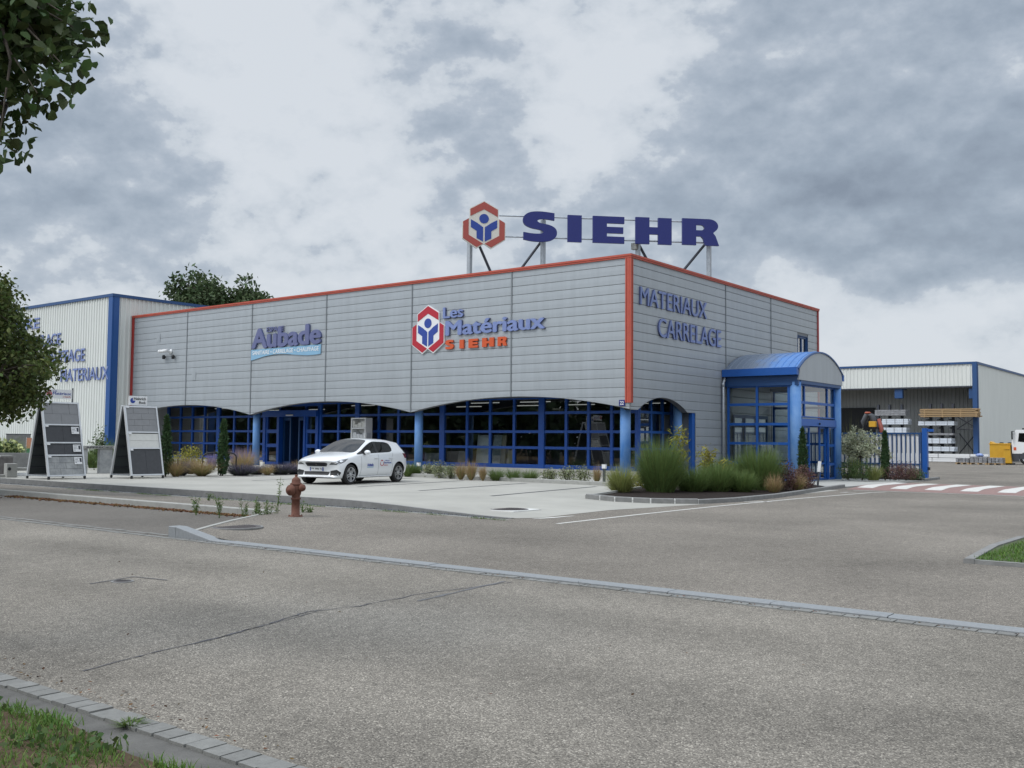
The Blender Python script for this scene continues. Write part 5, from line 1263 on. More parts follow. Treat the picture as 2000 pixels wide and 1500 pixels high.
def sgn1(t, z):
    b = MB(); b.box(-.42, .42, -.012, .012, z+.06, z+.34); s = b.build('header_sign', M['white'], t)
    b = MB(); b.box(-.45, -.42, -.015, .015, z-.06, z+.40); b.box(.42, .45, -.015, .015, z-.06, z+.40); b.build('sign_post', M['anthr'], t)
    emblem(s, (-.31, -.012, z+.225), (1, 0, 0), .19, M['emred'], M['emred'], M['white'], .003)
    b = MB(); text(b, 'Les', planeT((-.20, -.015, z+.27), (1, 0, 0)), .13, .05, .002, M['emblue'], None, .02); text(b, 'Matériaux', planeT((-.20, -.015, z+.175), (1, 0, 0)), .58, .085, .002, M['emblue'], None, .025); text(b, 'créatifs', planeT((.12, -.015, z+.10), (1, 0, 0)), .25, .05, .002, M['emred'], None, 0); b.build('lettering', None, s)
def sgn2(t, z):
    b = MB(); b.box(-.36, .26, -.02, .02, z-.02, z+.27, bev=.006); s = b.build('header_sign', M['white'], t)
    b = MB(); c = (-.235, z+.125); r = .085; pts = [(c[0]+r*math.cos(a), c[1]+r*math.sin(a)) for a in np.linspace(PI/2, 2*PI, 22)]+[c]
    b.prism(pts, planeT((0, -.025, 0), (1, 0, 0)), .004); b.build('sign_disc', M['emblue'], s)
    b = MB(); text(b, 'Heinrich', planeT((-.20, -.025, z+.145), (1, 0, 0)), .41, .085, .003, M['black'], None, .02); text(b, 'Bock', planeT((-.02, -.025, z+.03), (1, 0, 0)), .23, .078, .003, M['black'], None, .02); b.build('lettering', None, s)
def aim(px, rot):       # yaw so that the stand's face turns 'rot' degrees away from the camera
    d = ray(px, 857); return math.atan2(d[1], d[0])-PI/2+math.radians(rot)
p = at_y(112, -13.05, 0); d1 = math.hypot(p.x-CAM[0], p.y-CAM[1])
aframe((p.x, p.y, z_lot(p.x, 0)), aim(125, 28), 1.18, 1.28, 1.98*d1/29.0, [(0, M['t_mid'], 2, 2, False), (.315, M['t_dark'], 2, 1, True), (.56, M['t_dark'], 2, 1, True), (.73, M['t_mix'], 3, 3, True)], 'paving display stand with four slab rows and white price cards, nearest the tree', sgn1)
p = at_y(270, -10.9, 0); d2 = math.hypot(p.x-CAM[0], p.y-CAM[1])
aframe((p.x, p.y, z_lot(p.x, 0)), aim(280, 30), 1.12, 1.22, 1.96*d2/29.8, [(0, M['t_mid'], 2, 4, False), (.385, M['t_light'], 1, 2, False), (.62, M['t_dark'], 2, 1, False)], 'paving display stand with a pale slab row between grey and dark rows', sgn2)
print('aframes', d1, d2)

# ------------------------------------------------------------------ yard: gate, rack with stock, pallets, hopper, lorry, loader
gp = G(1808, 936); GYY = float(gp[1])
gt = thing('sliding_gate', 'blue sliding gate with white slats beside the yard entrance', 'gate', (gp[0], GYY, 0))
def gx_(px): return float(at_y(px, GYY).x)-float(gp[0])
def gz_(py): return float(F(1770, py, GYY)[2])
GT = gz_(845)
b = MB(); b.box(-.10, .10, -.10, .10, 0, gz_(836.5)); b.box(-.10, .35, -.05, .05, gz_(843), gz_(838)); b.build('post', M['blue'], gt)
b = MB(); b.box(.1, .42, -.12, .12, 0, .07, bev=.02); b.box(.08, .18, -.05, .05, .38, .50); b.build('stop', M['black'], gt)
x0g = -5.25
b = MB(); b.box(x0g, -.14, -.03, .03, GT-.06, GT); b.box(x0g, -.14, -.03, .03, .10, .16); b.box(x0g, -.14, -.028, .028, .60, .64)
xs_ = list(np.arange(x0g, -.19, .185))
for x in xs_: b.box(x, x+.035, -.032, .032, .10, GT)
b.box(-.19, -.14, -.035, .035, .08, GT+.02); b.build('frame', M['bluedk'], gt)
for x in xs_:
    b = MB(); b.box(x+.055, x+.165, .035, .045, .42, GT-.07); b.build('slat', M['white'], gt)
RY = HY-1.2
def box_from_px(x0, x1, y0, y1, Y, dep): a, c = F(x0, y1, Y), F(x1, y0, Y); return float(a[0]), float(c[0]), float(a[2]), float(c[2])
a = F(1700, 903, RY); c = F(1862, 903, RY)
rack = thing('cantilever_rack', 'dark cantilever rack with loaded arms under the pale canopy', 'rack', ((a[0]+c[0])/2, RY+1.3, 0))
rx = float((a[0]+c[0])/2)
for px in (1716, 1738, 1762, 1818, 1840, 1862):
    x = float(F(px, 850, RY+1.3)[0])-rx
    b = MB(); b.box(x-.09, x+.09, -.1, .25, 0, 5.0); b.box(x-.09, x+.09, -1.2, .25, 0, .18)
    for z in (.9, 1.5, 2.2, 2.9, 3.6): b.box(x-.06, x+.06, -1.2, -.1, z-.06, z+.06)
    b.build('upright', M['steeldk'], rack)
stock = [('profile_bundle', 1708, 1769, 800, 812, M['wrap'], 'grey wrapped profile bundle at the top of the rack beside the doorway', 1),
         ('profile_bundle', 1722, 1774, 818, 829, M['profile'], 'white profile bundle under the grey one beside the doorway', 1),
         ('profile_bundle', 1722, 1771, 835, 845, M['profile'], 'white profile bundle just above the white gate slats', 1),
         ('profile_bundle', 1793, 1863, 822.5, 831, M['profile'], 'white profile bundle directly under the timber planks', 1),
         ('profile_bundle', 1812, 1863, 846, 850, M['wrap'], 'thin grey profile bundle right of the blue gate post', 1),
         ('profile_bundle', 1812, 1859, 856, 866, M['profile'], 'thick white profile bundle in mid rack right of the gate post', 1),
         ('profile_bundle', 1812, 1864, 872.5, 881, M['profile'], 'white profile bundle low in the rack above the long beams', 1),
         ('long_beam', 1740, 1930, 887.5, 893, M['white'], 'upper long white beam reaching to the yellow hopper', 1),
         ('long_beam', 1740, 1905, 894.5, 900, M['white'], 'lower long white beam close to the ground', 1)]
for nm, x0, x1, y0, y1, m, lab, n in stock:
    xa, xb, za, zb = box_from_px(x0, x1, y0, y1, RY, 1)
    o = thing(nm, lab, 'beam' if nm == 'long_beam' else 'profiles', (xa, RY+.6, za), group='stock on the cantilever rack')
    b = MB(); nz = max(1, int((zb-za)/.16)); nyy = 5
    hz_ = (zb-za)/nz
    for k in range(nz):
        for j in range(nyy): b.box(random.uniform(0, .06), xb-xa-random.uniform(0, .08), -.6+j*.24+.01, -.6+(j+1)*.24-.01, k*hz_+.008, (k+1)*hz_-.004)
    b.build('bars', m, o); b = MB()
    for t in (.18, .5, .82): x = (xb-xa)*t; b = MB(); b.box(x-.02, x+.02, -.615, .62, -.008, zb-za+.008); b.build('strap', M['wrap'], o)
xa, xb, za, zb = box_from_px(1794, 1912, 797, 815, RY-.3, 1)
o = thing('timber_stack', 'long stack of raw timber planks on the top rack arms', 'timber', (xa, RY+.3, za))
nz = 5; hz_ = (zb-za)/nz
for k in range(nz):
    b = MB(); 
    for j in range(4): b.box(random.uniform(0, .15), xb-xa-random.uniform(0, .3), -.6+j*.3+.01, -.6+(j+1)*.3-.01, k*hz_+.03, (k+1)*hz_-.015)
    b.build('plank_layer', M['timber'], o)
b = MB()
for k in range(nz):
    for t in (.1, .4, .7, .95): b.box((xb-xa)*t-.05, (xb-xa)*t+.05, -.58, .58, k*hz_-.012, k*hz_+.028)
b.build('spacer', M['timber'], o)
PY = 52.0
for i, (x0, x1, y0, y1, lab) in enumerate(((1866, 1892, 895, 908, 'low pallet of grey wrapped stone, nearest the long white beams'), (1894, 1927, 892, 909, 'taller grey wrapped stone pallet with blue film on top'), (1929, 1958, 894, 909, 'grey wrapped stone pallet standing against the yellow hopper'))):
    xa, xb, za, zb = box_from_px(x0, x1, y0, y1, PY, 1); Wp = xb-xa; Hp = zb-0
    o = thing('stone_pallet', lab, 'pallet', ((xa+xb)/2, PY+.5, 0), group='wrapped pallets in the yard')
    b = MB()
    for x in (-Wp/2, -.06, Wp/2-.12): b.box(x, x+.12, -.5, .5, 0, .10)
    b.box(-Wp/2, Wp/2, -.5, .5, .10, .125); b.build('pallet', M['timber'], o)
    q = MB(); n = 4
    for j in range(n):
        for k in range(2 if Hp < .45 else 3):
            kk = 2 if Hp < .45 else 3; h = (Hp-.13)/kk
            q.box(-Wp/2+j*Wp/n+.01+random.uniform(0, .02), -Wp/2+(j+1)*Wp/n-random.uniform(0, .03), -.48+random.uniform(0, .05), .48, .127+k*h, .127+(k+1)*h-.01, bev=.015)
    q.build('stone_blocks', M['wrap'], o)
    if i == 1:
        q = MB(); q.sm = True; g_ = bmesh.new(); bmesh.ops.create_icosphere(g_, subdivisions=3, radius=1); rr = random.Random(3)
        for v in g_.verts: v.co = Vector((v.co.x*.28, v.co.y*.3, Hp+.10+v.co.z*.13))+Vector((rr.uniform(-.03, .03), rr.uniform(-.03, .03), rr.uniform(-.03, .03)))
        g_.verts.index_update(); q.add([v.co for v in g_.verts], [[v.index for v in f.verts] for f in g_.faces]); g_.free()
        q.build('blue_film', mat('blue_film', (.22, .30, .55), .3), o)
xa, xb, za, zb = box_from_px(1933, 1976, 866, 907, 54.0, 1)
o = thing('yellow_hopper', 'bright yellow steel hopper standing between the pallets and the white lorry', 'hopper', ((xa+xb)/2, 54.6, 0)); Wp = xb-xa; Hh = zb
b = MB(); b.box(-Wp/2, Wp/2-.12, -.55, .55, .42, Hh, bev=.03); b.box(-Wp/2-.04, Wp/2-.08, -.59, .59, Hh-.09, Hh-.02); b.build('body', M['yellow'], o)
b = MB(); b.prism([(Wp/2-.64, .12), (Wp/2-.50, Hh*.72), (Wp/2-.10, Hh*.72), (Wp/2+.03, .12)], planeT((0, -.85, 0), (1, 0, 0)), .3); b.box(Wp/2-.50, Wp/2-.08, -.90, -.80, Hh*.72, Hh*.72+.05); b.build('chute', M['yellow'], o)
b = MB(); b.prism([(-Wp/2+.02, Hh-.02), (-Wp/2+.02, Hh+.14), (-Wp/2+.3, Hh-.02)], planeT((0, -.5, 0), (1, 0, 0)), 1.0); b.build('lifting_lug', M['yellow'], o)
b = MB(); b.sm = True
for x in (-.05, Wp/2-.25): b.lathe([(.16, Hh-.01), (.15, Hh+.06), (.06, Hh+.09)], 14, Matrix.Translation((x, 0, 0)))
b.build('cap', M['black'], o)
b = MB(); b.box(-Wp/2, Wp/2, -.5, .5, 0, .12); b.box(-Wp/2+.1, Wp/2-.3, -.5, .5, .12, .42); b.build('skid', M['steeldk'], o)
b = MB(); text(b, 'BETON MIX', planeT((-Wp/2+.08, -.555, Hh-.22), (1, 0, 0)), Wp*.5, .09, .003, M['anthr'], None, 0) if False else None
# white lorry, cab at the edge of the picture
LYY = 54.2; xa = float(at_y(1976, LYY).x)
def lz(py): return float(F(1990, py, LYY)[2])
lo = thing('white_lorry', 'white lorry cab with dark bumper parked at the right edge of yard', 'lorry', (xa, LYY, 0))
zc0, zc1 = lz(886), lz(839)
b = MB(); pr = [(0.02, zc0), (-.02, zc0+.75), (.10, zc1-.35), (.28, zc1-.02), (2.2, zc1+.02), (2.2, zc0)]
b.prism(pr, planeT((0, 0, 0), (1, 0, 0)), 2.3); cabn = b.build('cab', M['white'], lo); fix_normals(cabn)
b = MB(); b.prism([(.42, zc0+.92), (.52, zc1-.28), (1.35, zc1-.28), (1.35, zc0+.82)], planeT((0, -.012, 0), (1, 0, 0)), .015); b.build('side_window', M['carglass'], lo)
b = MB(); b.prism([(.43, zc0+.90), (.50, zc1-.26), (1.37, zc1-.26), (1.37, zc0+.80)], planeT((0, -.006, 0), (1, 0, 0)), .008); b.build('window_surround', M['black'], lo)
b = MB(); b.box(-.06, .02, -.12, 2.3, .32, zc0-.02, bev=.03); b.box(.0, 2.2, -.02, 2.32, .45, zc0-.01); b.box(-.02, .5, -.06, .0, .25, zc0-.05); b.build('bumper', M['anthr'], lo)
b = MB(); b.box(.02, .10, -.30, -.08, zc1-.75, zc1-.12, bev=.03); b.box(.05, .2, -.2, .05, zc1-.16, zc1-.12); b.build('mirror', M['black'], lo)
b = MB(); b.box(.6, .9, .6, .9, zc1, zc1+.12, bev=.03); b.build('beacon', M['black'], lo)
b = MB(); b.box(.12, .30, -.016, -.002, zc0+.25, zc0+.48); b.build('door_emblem', M['orange'], lo)
for x in (1.0, 5.0):
    b = MB(); b.sm = True; b.lathe([(.30, -.28), (.48, -.28), (.50, -.2), (.50, -.05), (.47, 0), (.30, .0)], 28, Matrix.Translation((x, -.0, .5)) @ Matrix.Rotation(PI/2, 4, 'X'), False); w = b.build('tyre', M['rubber'], lo)
    b = MB(); b.lathe([(.31, -.1), (.31, -.02), (.12, -.06), (.02, -.02)], 20, Matrix.Translation((x, -.0, .5)) @ Matrix.Rotation(PI/2, 4, 'X')); b.build('rim', M['galv'], w)
b = MB(); b.box(2.3, 8.5, .1, 2.3, .95, 1.25); b.build('chassis', M['steeldk'], lo)
b = MB(); b.box(2.5, 8.5, .0, 2.4, 1.25, 2.0, bev=.03); b.build('load_bed', M['white'], lo)
# folded loader crane on a flatbed behind the willow
cy_ = 40.0
cl_ = at_y(1700, cy_); cr = thing('crane_lorry', 'dark lorry mounted crane folded up behind the pale willow', 'crane', (cl_.x, cy_, 0))
def cz_(py): return float(F(1700, py, cy_)[2])
def cx_(px): return float(at_y(px, cy_).x-cl_.x)
b = MB(); b.box(-1.6, .75, -.2, 1.9, .55, .95); b.box(-.7, .65, -.1, 1.7, .95, cz_(852), bev=.06); b.build('base', M['steeldk'], cr)
b = MB(); b.sm = True; b.tube([(cx_(1684), .2, cz_(852)), (cx_(1686), .2, cz_(824)), (cx_(1693), .2, cz_(808)), (cx_(1702), .2, cz_(812)), (cx_(1708), .2, cz_(838))], [.20, .22, .20, .20, .17], 10); b.build('boom', M['anthr'], cr)
b = MB(); b.sm = True; b.tube([(cx_(1716), .1, cz_(818)), (cx_(1722), .1, cz_(842)), (cx_(1724), .1, cz_(868))], [.12, .16, .15], 8); b.build('jib', mat('crane_red', (.22, .05, .035), .6), cr)
b = MB(); b.sm = True; b.lathe([(.01, -.06), (.20, -.05), (.22, .0), (.14, .06), (.01, .07)], 12, Matrix.Translation((cx_(1694), .15, cz_(806)))); b.build('boom_cap', mat('crane_orange', (.36, .08, .04), .6), cr)
xa_, xb_ = cx_(1700), cx_(1713)
b = MB(); b.box(xa_, xb_, -.3, .0, cz_(834), cz_(823), bev=.02); b.build('control_box', M['yellow'], cr)
b = MB(); b.box(cx_(1714), cx_(1730), -.1, 1.2, cz_(880), cz_(848), bev=.05); b.build('tool_box', M['bluedk'], cr)
for x in (-1.2, .3):
    b = MB(); b.sm = True; b.lathe([(.1, -.28), (.46, -.28), (.5, -.2), (.5, -.05), (.46, 0), (.1, .0)], 24, Matrix.Translation((x, -.15, .5)) @ Matrix.Rotation(PI/2, 4, 'X')); b.build('wheel', M['rubber'], cr)

# ------------------------------------------------------------------ bollard lamps, posts, cycle hoops, stone bench, blocks, planter
def bollard(c, label, h=.66, tilt=0.0, headh=.13, wd=.07):
    t = thing('bollard_lamp', label, 'bollard lamp', (c[0], c[1], c[2]), .2, group='bollard lamps in the beds')
    b = MB(); b.box(-wd/2, wd/2, -wd/2, wd/2, 0, h-headh); b.box(-wd, wd, -wd, wd, 0, .015); b.build('post', M['anthr'], t)
    b = MB(); b.box(-wd*.85, wd*.85, -wd*.85, wd*.85, h-headh, h, bev=.008); b.build('lamp_head', M['white'], t)
    b = MB(); b.box(-wd*.9, wd*.9, -wd*.9, wd*.9, h, h+.012); b.build('cap', M['anthr'], t)
    t.rotation_euler = (0, tilt, .2); return t
def gl(px, py, z=None):
    p = G(px, py, .15); z = z_lot(p[0], p[1]) if z is None else z; p = G(px, py, z); return (float(p[0]), float(p[1]), z)
p = gl(817.5, 928); bollard(p, 'short bollard lamp in front of the blue column beside the car', .46)
p = gl(1180, 946); bollard(p, 'square headed bollard lamp beside the feathery grass near the corner column', .60)
p = gl(1597, 950, .08); t = bollard(p, 'slim leaning bollard lamp in front of the porch door', .80, .09, .34, .055)
p = gl(1723, 936, .05); t = bollard(p, 'slim upright bollard lamp before the small cypress by the gate', .78, 0, .40, .055)
p = gl(512, 925); o = thing('marker_post', 'short pale wooden marker post among the lavender left of car', 'post', p); b = MB(); b.box(-.07, .07, -.05, .05, 0, .42, bev=.01); b.build('post', M['cream'], o); b = MB(); b.box(-.075, .075, -.055, .055, .05, .12); b.build('collar', M['rust'], o)
p = gl(413, 929)
for i, (dx, dy, lab) in enumerate(((0, 0, 'black cycle hoop nearest the kerb in the left flower bed'), (-.5, 1.0, 'black cycle hoop behind the first one, nearer the glazing'))):
    o = thing('cycle_hoop', lab, 'cycle stand', (p[0]+dx, p[1]+dy, p[2]), math.radians(62), group='cycle hoops in the left bed')
    pts = [(-.30, 0, 0), (-.30, 0, .62)]+[(-.30+.30*(1-math.cos(a)), 0, .62+.16*math.sin(a)) for a in np.linspace(.3, PI-.3, 7)]+[(.30, 0, .62), (.30, 0, 0)]
    b = MB(); b.sm = True; b.tube(pts, .024, 8); b.build('hoop', M['black'], o); b = MB(); b.sm = True; b.tube([(-.3, 0, .30), (.3, 0, .30)], .018, 8); b.build('crossbar', M['black'], o)
# stone bench between the two displays: slab on two legs with dark lettering
p = at_y(196, -9.6, 0); z0 = z_lot(p.x, 0)
o = thing('stone_bench', 'pale stone counter slab on grey legs between the two display stands', 'bench', (p.x, p.y, z0), aim(196, 12))
k = math.hypot(p.x-CAM[0], p.y-CAM[1])/FPX
b = MB(); b.box(-44*k, 32*k, -.22, .22, 44*k, 49.5*k, bev=.01); sl = b.build('slab', M['stone'], o)
b = MB(); text(b, 'APPRECIEZ', planeT((-26*k, -.225, 45.2*k), (1, 0, 0)), 46*k, 3.2*k, .004, M['anthr'], None, .02); b.build('lettering', None, sl)
b = MB(); b.box(-2*k, 20*k, -.18, .18, 0, 44*k-.003, bev=.01); b.build('leg', M['t_mix'], o)
b = MB(); b.box(-38*k, -22*k, -.18, .18, 0, 44*k-.003, bev=.01); b.build('leg', M['t_mix'], o)
def stoneblock(name, label, px, y0, w, dp, h, m, rz=.3, z=None, hole=False, cat='stone block'):
    p = at_y(px, y0, 0); z0 = z_lot(p.x, 0) if z is None else z
    o = thing(name, label, cat, (p.x, p.y, z0), aim(px, 14)+rz*0)
    b = MB(); b.box(-w/2, w/2, -dp/2, dp/2, 0, h, bev=.015); b.build('block', m, o)
    if hole:
        q = MB(); q.lathe([(.05, 0), (.05, .012)], 14, Matrix.Translation((-.08, -dp/2-.004, h*.62)) @ Matrix.Rotation(PI/2, 4, 'X')); q.build('hollow', M['dark'], o)
    return o
o = stoneblock('stone_block', 'tall dark weathered stone block at the left picture edge', 10, -13.3, .42, .42, .62, M['stonedk'])
b = MB(); b.box(-.15, .19, -.18, .18, .622, .67, bev=.01); b.build('cap_stone', M['stone'], o)
stoneblock('stone_block', 'pale stone block with a dark hollow beside the dark block', 23, -13.55, .30, .36, .43, M['stone'], hole=True)
stoneblock('stone_block', 'low pale kerbstone lying before the hollow block', 6, -13.75, .38, .20, .09, M['stone'])
for i, (y_, h, dz) in enumerate(((-12.7, .09, 0), (-12.7, .07, .10))):
    pp = at_y(42, y_, 0); o = thing('step_slab', ['lower', 'upper'][i]+' pale step slab stacked left of the first display stand', 'step', (pp.x, pp.y, z_lot(pp.x, 0)+(.0 if i == 0 else .19)), aim(42, 14), group='pale step slabs'); b = MB(); b.box(-.45, .45, -.2, .2, 0, h, bev=.01); b.build('slab', M['stone'] if i else M['white'], o)
pp = at_y(20, -10.6, 0); o = thing('planter_wall', 'low grey concrete planter wall behind the stone blocks on the left', 'planter', (pp.x, pp.y, z_lot(pp.x, 0)), aim(20, 12)); b = MB(); b.box(-1.5, 1.0, -.12, .12, 0, .66, bev=.012); b.build('wall', M['concdark'], o); b = MB(); b.box(-1.5, 1.0, .12, 1.0, 0, .55); b.build('soil', M['mulch'], o)
pp = at_y(40, -6.0, 0); o = thing('grey_screen', 'dark grey panel screen behind the grasses on the far left', 'screen', (pp.x, pp.y, z_lot(pp.x, 0)), aim(40, 10)); b = MB(); b.box(-.6, .42, -.03, .03, .1, 1.36); b.build('panel', M['concdark'], o); b = MB(); b.box(-.62, .44, -.04, .04, 1.36, 1.40); b.build('rail', M['anthr'], o); b = MB(); b.box(-.6, -.54, -.03, .03, 0, .1); b.box(.36, .42, -.03, .03, 0, .1); b.build('leg', M['anthr'], o)
pp = at_y(57, -6.5, 0); o = thing('banner_flag', 'small orange and green flag poster beside the grey screen', 'flag', (pp.x, pp.y, z_lot(pp.x, 0)), aim(57, 10)); b = MB(); b.mat(mat('flag_orange', (.60, .27, .16), .8)); b.box(-.10, .16, -.01, .01, .75, 1.22); b.mat(mat('flag_green', (.05, .22, .12), .8)); b.box(-.10, .16, -.01, .01, .35, .75); b.build('cloth', None, o); b = MB(); b.tube([(-.11, 0, 0), (-.11, 0, 1.25)], .012, 6); b.build('pole', M['alu'], o)
# goods shown behind the glazing
def board(px, Y, x0p, x1p, ytop, z0, m, name, label, tilt=.12, cat='display board'):
    a, c = F(x0p, ytop, Y), F(x1p, ytop, Y); w = float(c[0]-a[0]); h = float(a[2])-z0
    o = thing(name, label, cat, (float((a[0]+c[0])/2), Y, z0)); T = Matrix.Rotation(-tilt, 4, 'X')
    b = MB(); b.box(-w/2, w/2, -.02, .02, 0, h, T); b.build('panel', m, o); b = MB(); b.box(-w/2, w/2, .02, .25, 0, .05); b.build('foot', M['steeldk'], o); return o
board(0, 2.35, 929, 953, 849, .2, M['white'], 'display_board', 'white sample board behind the shop glass, left of the beige one')
board(0, 2.35, 960, 976, 849, .2, mat('patterned_board', (.35, .42, .46), .5, col2=(.6, .62, .6), vscale=9), 'display_board', 'pale blue patterned board behind the glass between white and beige boards')
board(0, 2.35, 977, 985, 850, .2, M['beige'], 'display_board', 'narrow beige board behind the glass beside the patterned board')
board(0, 2.35, 988, 1003, 879, .2, M['beige'], 'display_board', 'leaning beige board low behind the glass, right of the patterned board', .2)
board(0, 2.35, 892, 908, 880, .2, M['t_mid'], 'display_board', 'small grey board low behind the glass near the left mullion', .2)
board(0, 2.35, 828, 858, 884, .2, M['t_mix'], 'display_board', 'wide low poster board behind the glass beside the round column')
board(0, 2.7, 575, 592, 881, .2, M['alu'], 'display_board', 'plain grey board low behind the entrance side light') if False else None
xq = F(705, 900, 1.35); o = thing('display_shelf', 'white shelf tower with stacked goods before the glass above the car', 'shelf', (float(xq[0]), 1.35, .16))
b = MB(); b.box(-.45, -.40, -.2, .2, 0, 2.2); b.box(.40, .45, -.2, .2, 0, 2.2); b.box(-.4, .4, .16, .2, 0, 2.2)
for z in np.linspace(.02, 2.16, 6): b.box(-.4, .4, -.2, .16, z, z+.04)
b.build('frame', M['white'], o)
for k, z in enumerate(np.linspace(.02, 2.16, 6)[:-1]):
    b = MB(); x = -.38
    while x < .3:
        w = random.uniform(.1, .25); b.box(x, x+w-.02, -.15, .1, z+.043, z+random.uniform(.15, .34), bev=.01); x += w
    b.build('goods', [M['stone'], M['t_light'], M['beige'], M['alu'], M['t_light']][k], o)
for k, (x, y) in enumerate([(-3, 5), (-6.2, 6), (-9, 5.5), (-12, 6), (-23, 5), (-26, 6)]):
    o = thing('sales_counter', ['dark low sales counter inside behind the corner glazing', 'dark low counter inside behind the boards', 'dark low counter inside behind the round column', 'dark low counter inside behind the car roof', 'dark low counter inside behind the left glazing', 'dark low counter inside at the far left glazing'][k], 'counter', (x, y, .2), group='dark counters inside the showroom')
    b = MB(); b.box(-.9, .9, -.35, .35, 0, .95, bev=.02); b.build('cabinet', M['intwall'], o); b = MB(); b.box(-.95, .95, -.4, .4, .952, .99); b.build('top', M['t_mid'], o)

# ------------------------------------------------------------------ plants
RG = np.random.default_rng(11)
def blades(n, h, spread, droop, base_r, w, k=5, hv=.55, up=.0, rg=None, pw=1.3):
    """arching grass blades round the origin, each a tapering strip of its own"""
    rg = rg or RG
    a = rg.uniform(0, 2*PI, n); rb = base_r*np.sqrt(rg.uniform(0, 1, n)); L_ = h*(1-hv*rg.uniform(0, 1, n)**1.3)
    sp = spread*rg.uniform(.15, 1.0, n)**.8; dr = droop*rg.uniform(.3, 1.1, n); a2 = a+rg.normal(0, .35, n)
    t = np.linspace(0, 1, k)[None, :]
    out = sp[:, None]*t**pw
    X = (rb*np.cos(a))[:, None]+out*np.cos(a2)[:, None]; Y = (rb*np.sin(a))[:, None]+out*np.sin(a2)[:, None]
    Z = (L_*np.sqrt(np.clip(1-.55*(sp/max(spread, 1e-6))**2, .1, 1)))[:, None]*(t-dr[:, None]*t**2.6*.5)
    ph = a2+PI/2+rg.normal(0, .6, n)
    wd = w*rg.uniform(.6, 1.2, n)[:, None]*(1-t**1.6*.92)*.5
    V = np.empty((n, k, 2, 3)); cx, sx = np.cos(ph)[:, None], np.sin(ph)[:, None]
    for s, sg in ((0, -1), (1, 1)): V[:, :, s, 0] = X+sg*wd*cx; V[:, :, s, 1] = Y+sg*wd*sx; V[:, :, s, 2] = Z
    b0 = (np.arange(n)*k*2)[:, None]; i = np.arange(k-1)[None, :]*2
    q = np.stack([b0+i, b0+i+1, b0+i+3, b0+i+2], -1).reshape(-1, 4)
    return V.reshape(-1, 3), q
def leaves(C, size, rg=None, droop=.3, aspect=.55, sv=.35, nrm=None):
    """one folded leaf per centre"""
    rg = rg or RG; n = len(C)
    d = rg.normal(0, 1, (n, 3)); d[:, 2] -= droop; d /= np.linalg.norm(d, axis=1)[:, None]
    r_ = rg.normal(0, 1, (n, 3)); s = np.cross(d, r_); s /= np.linalg.norm(s, axis=1)[:, None]; nn = np.cross(d, s)
    L_ = size*(1+rg.uniform(-sv, sv, n))[:, None]; W_ = L_*aspect*.5
    P0 = C; P3 = C+d*L_; mid = C+d*L_*.45
    P1 = mid+s*W_+nn*W_*.3; P2 = mid-s*W_+nn*W_*.3
    V = np.stack([P0, P1, P3, P2], 1).reshape(-1, 3); q = (np.arange(n)*4)[:, None]+np.array([0, 1, 2, 3])[None, :]
    return V, q
def merge(parts):
    V = []; Q = []; o = 0
    for v, q in parts: V.append(v); Q.append(q+o); o += len(v)
    return np.concatenate(V), np.concatenate(Q)
def grass_thing(name, label, cat, loc, specs, group=None, scale=1.0):
    t = thing(name, label, cat, loc, random.uniform(0, 6), group)
    for nm, m, parts in specs: v, q = merge(parts); np_mesh(nm, v*scale, q, m, t)
    return t
def ellip(n, r, c=(0, 0, 0), shell=.55, rg=None, zmin=None):
    rg = rg or RG; d = rg.normal(0, 1, (n, 3)); d /= np.linalg.norm(d, axis=1)[:, None]; k = (shell+(1-shell)*rg.uniform(0, 1, n))[:, None]
    lump_ = 1+.18*np.sin(d[:, :1]*5+r[0]*7)*np.sin(d[:, 1:2]*6)+.1*np.sin(d[:, 2:]*9)
    P = d*k*lump_*np.array(r)+np.array(c)
    if zmin is not None: P = P[P[:, 2] > zmin]
    return P
def shrub(name, label, cat, loc, r, n, size, m, group=None, h0=.0, extra=None, shell=.45, stems=True, aspect=.55):
    t = thing(name, label, cat, loc, random.uniform(0, 6), group)
    P = ellip(n, r, (0, 0, r[2]*.92+h0), shell); P = P[P[:, 2] > .02]
    v, q = leaves(P, size, aspect=aspect); np_mesh('foliage', v, q, m, t)
    if stems:
        b = MB()
        for k in range(7):
            a = random.uniform(0, 6.3); rr = random.uniform(.2, .7); b.tube([(0.03*math.cos(a), .03*math.sin(a), 0), (r[0]*rr*.6*math.cos(a), r[1]*rr*.6*math.sin(a), r[2]*.9), (r[0]*rr*math.cos(a), r[1]*rr*math.sin(a), r[2]*1.5+h0)], [.012, .008, .004], 5)
        b.build('stem', M['bark'], t)
    if extra:
        nm, m2, n2_, sz = extra; P = ellip(n2_, (r[0]*1.04, r[1]*1.04, r[2]*1.05), (0, 0, r[2]*.95+h0), .93); P = P[P[:, 2] > r[2]*.7]; v, q = leaves(P, sz, droop=-.4); stuff(np_mesh(nm, v, q, m2, t))
    return t
def cypress(label, loc, h, r, n=2600, group='slim cypresses'):
    t = thing('cypress', label, 'cypress', loc, random.uniform(0, 6), group)
    z = RG.uniform(0, 1, n)**.85; prof = np.clip(np.minimum((1-z)**.55*1.15, .55+z*2.2), 0, 1)
    a = RG.uniform(0, 2*PI, n); rr = r*prof*(.55+.45*RG.uniform(0, 1, n))*(1+.12*np.sin(a*3+z*14))
    C = np.stack([rr*np.cos(a), rr*np.sin(a), .03+z*h*.96], 1); v, q = leaves(C, .10, droop=-1.6, aspect=.35); np_mesh('foliage', v, q, M['lf_cyp'], t)
    b = MB(); b.tube([(0, 0, 0), (0, 0, h*.5), (0, 0, h*.9)], [r*.16, r*.12, .008], 7); b.build('trunk', M['bark'], t); return t
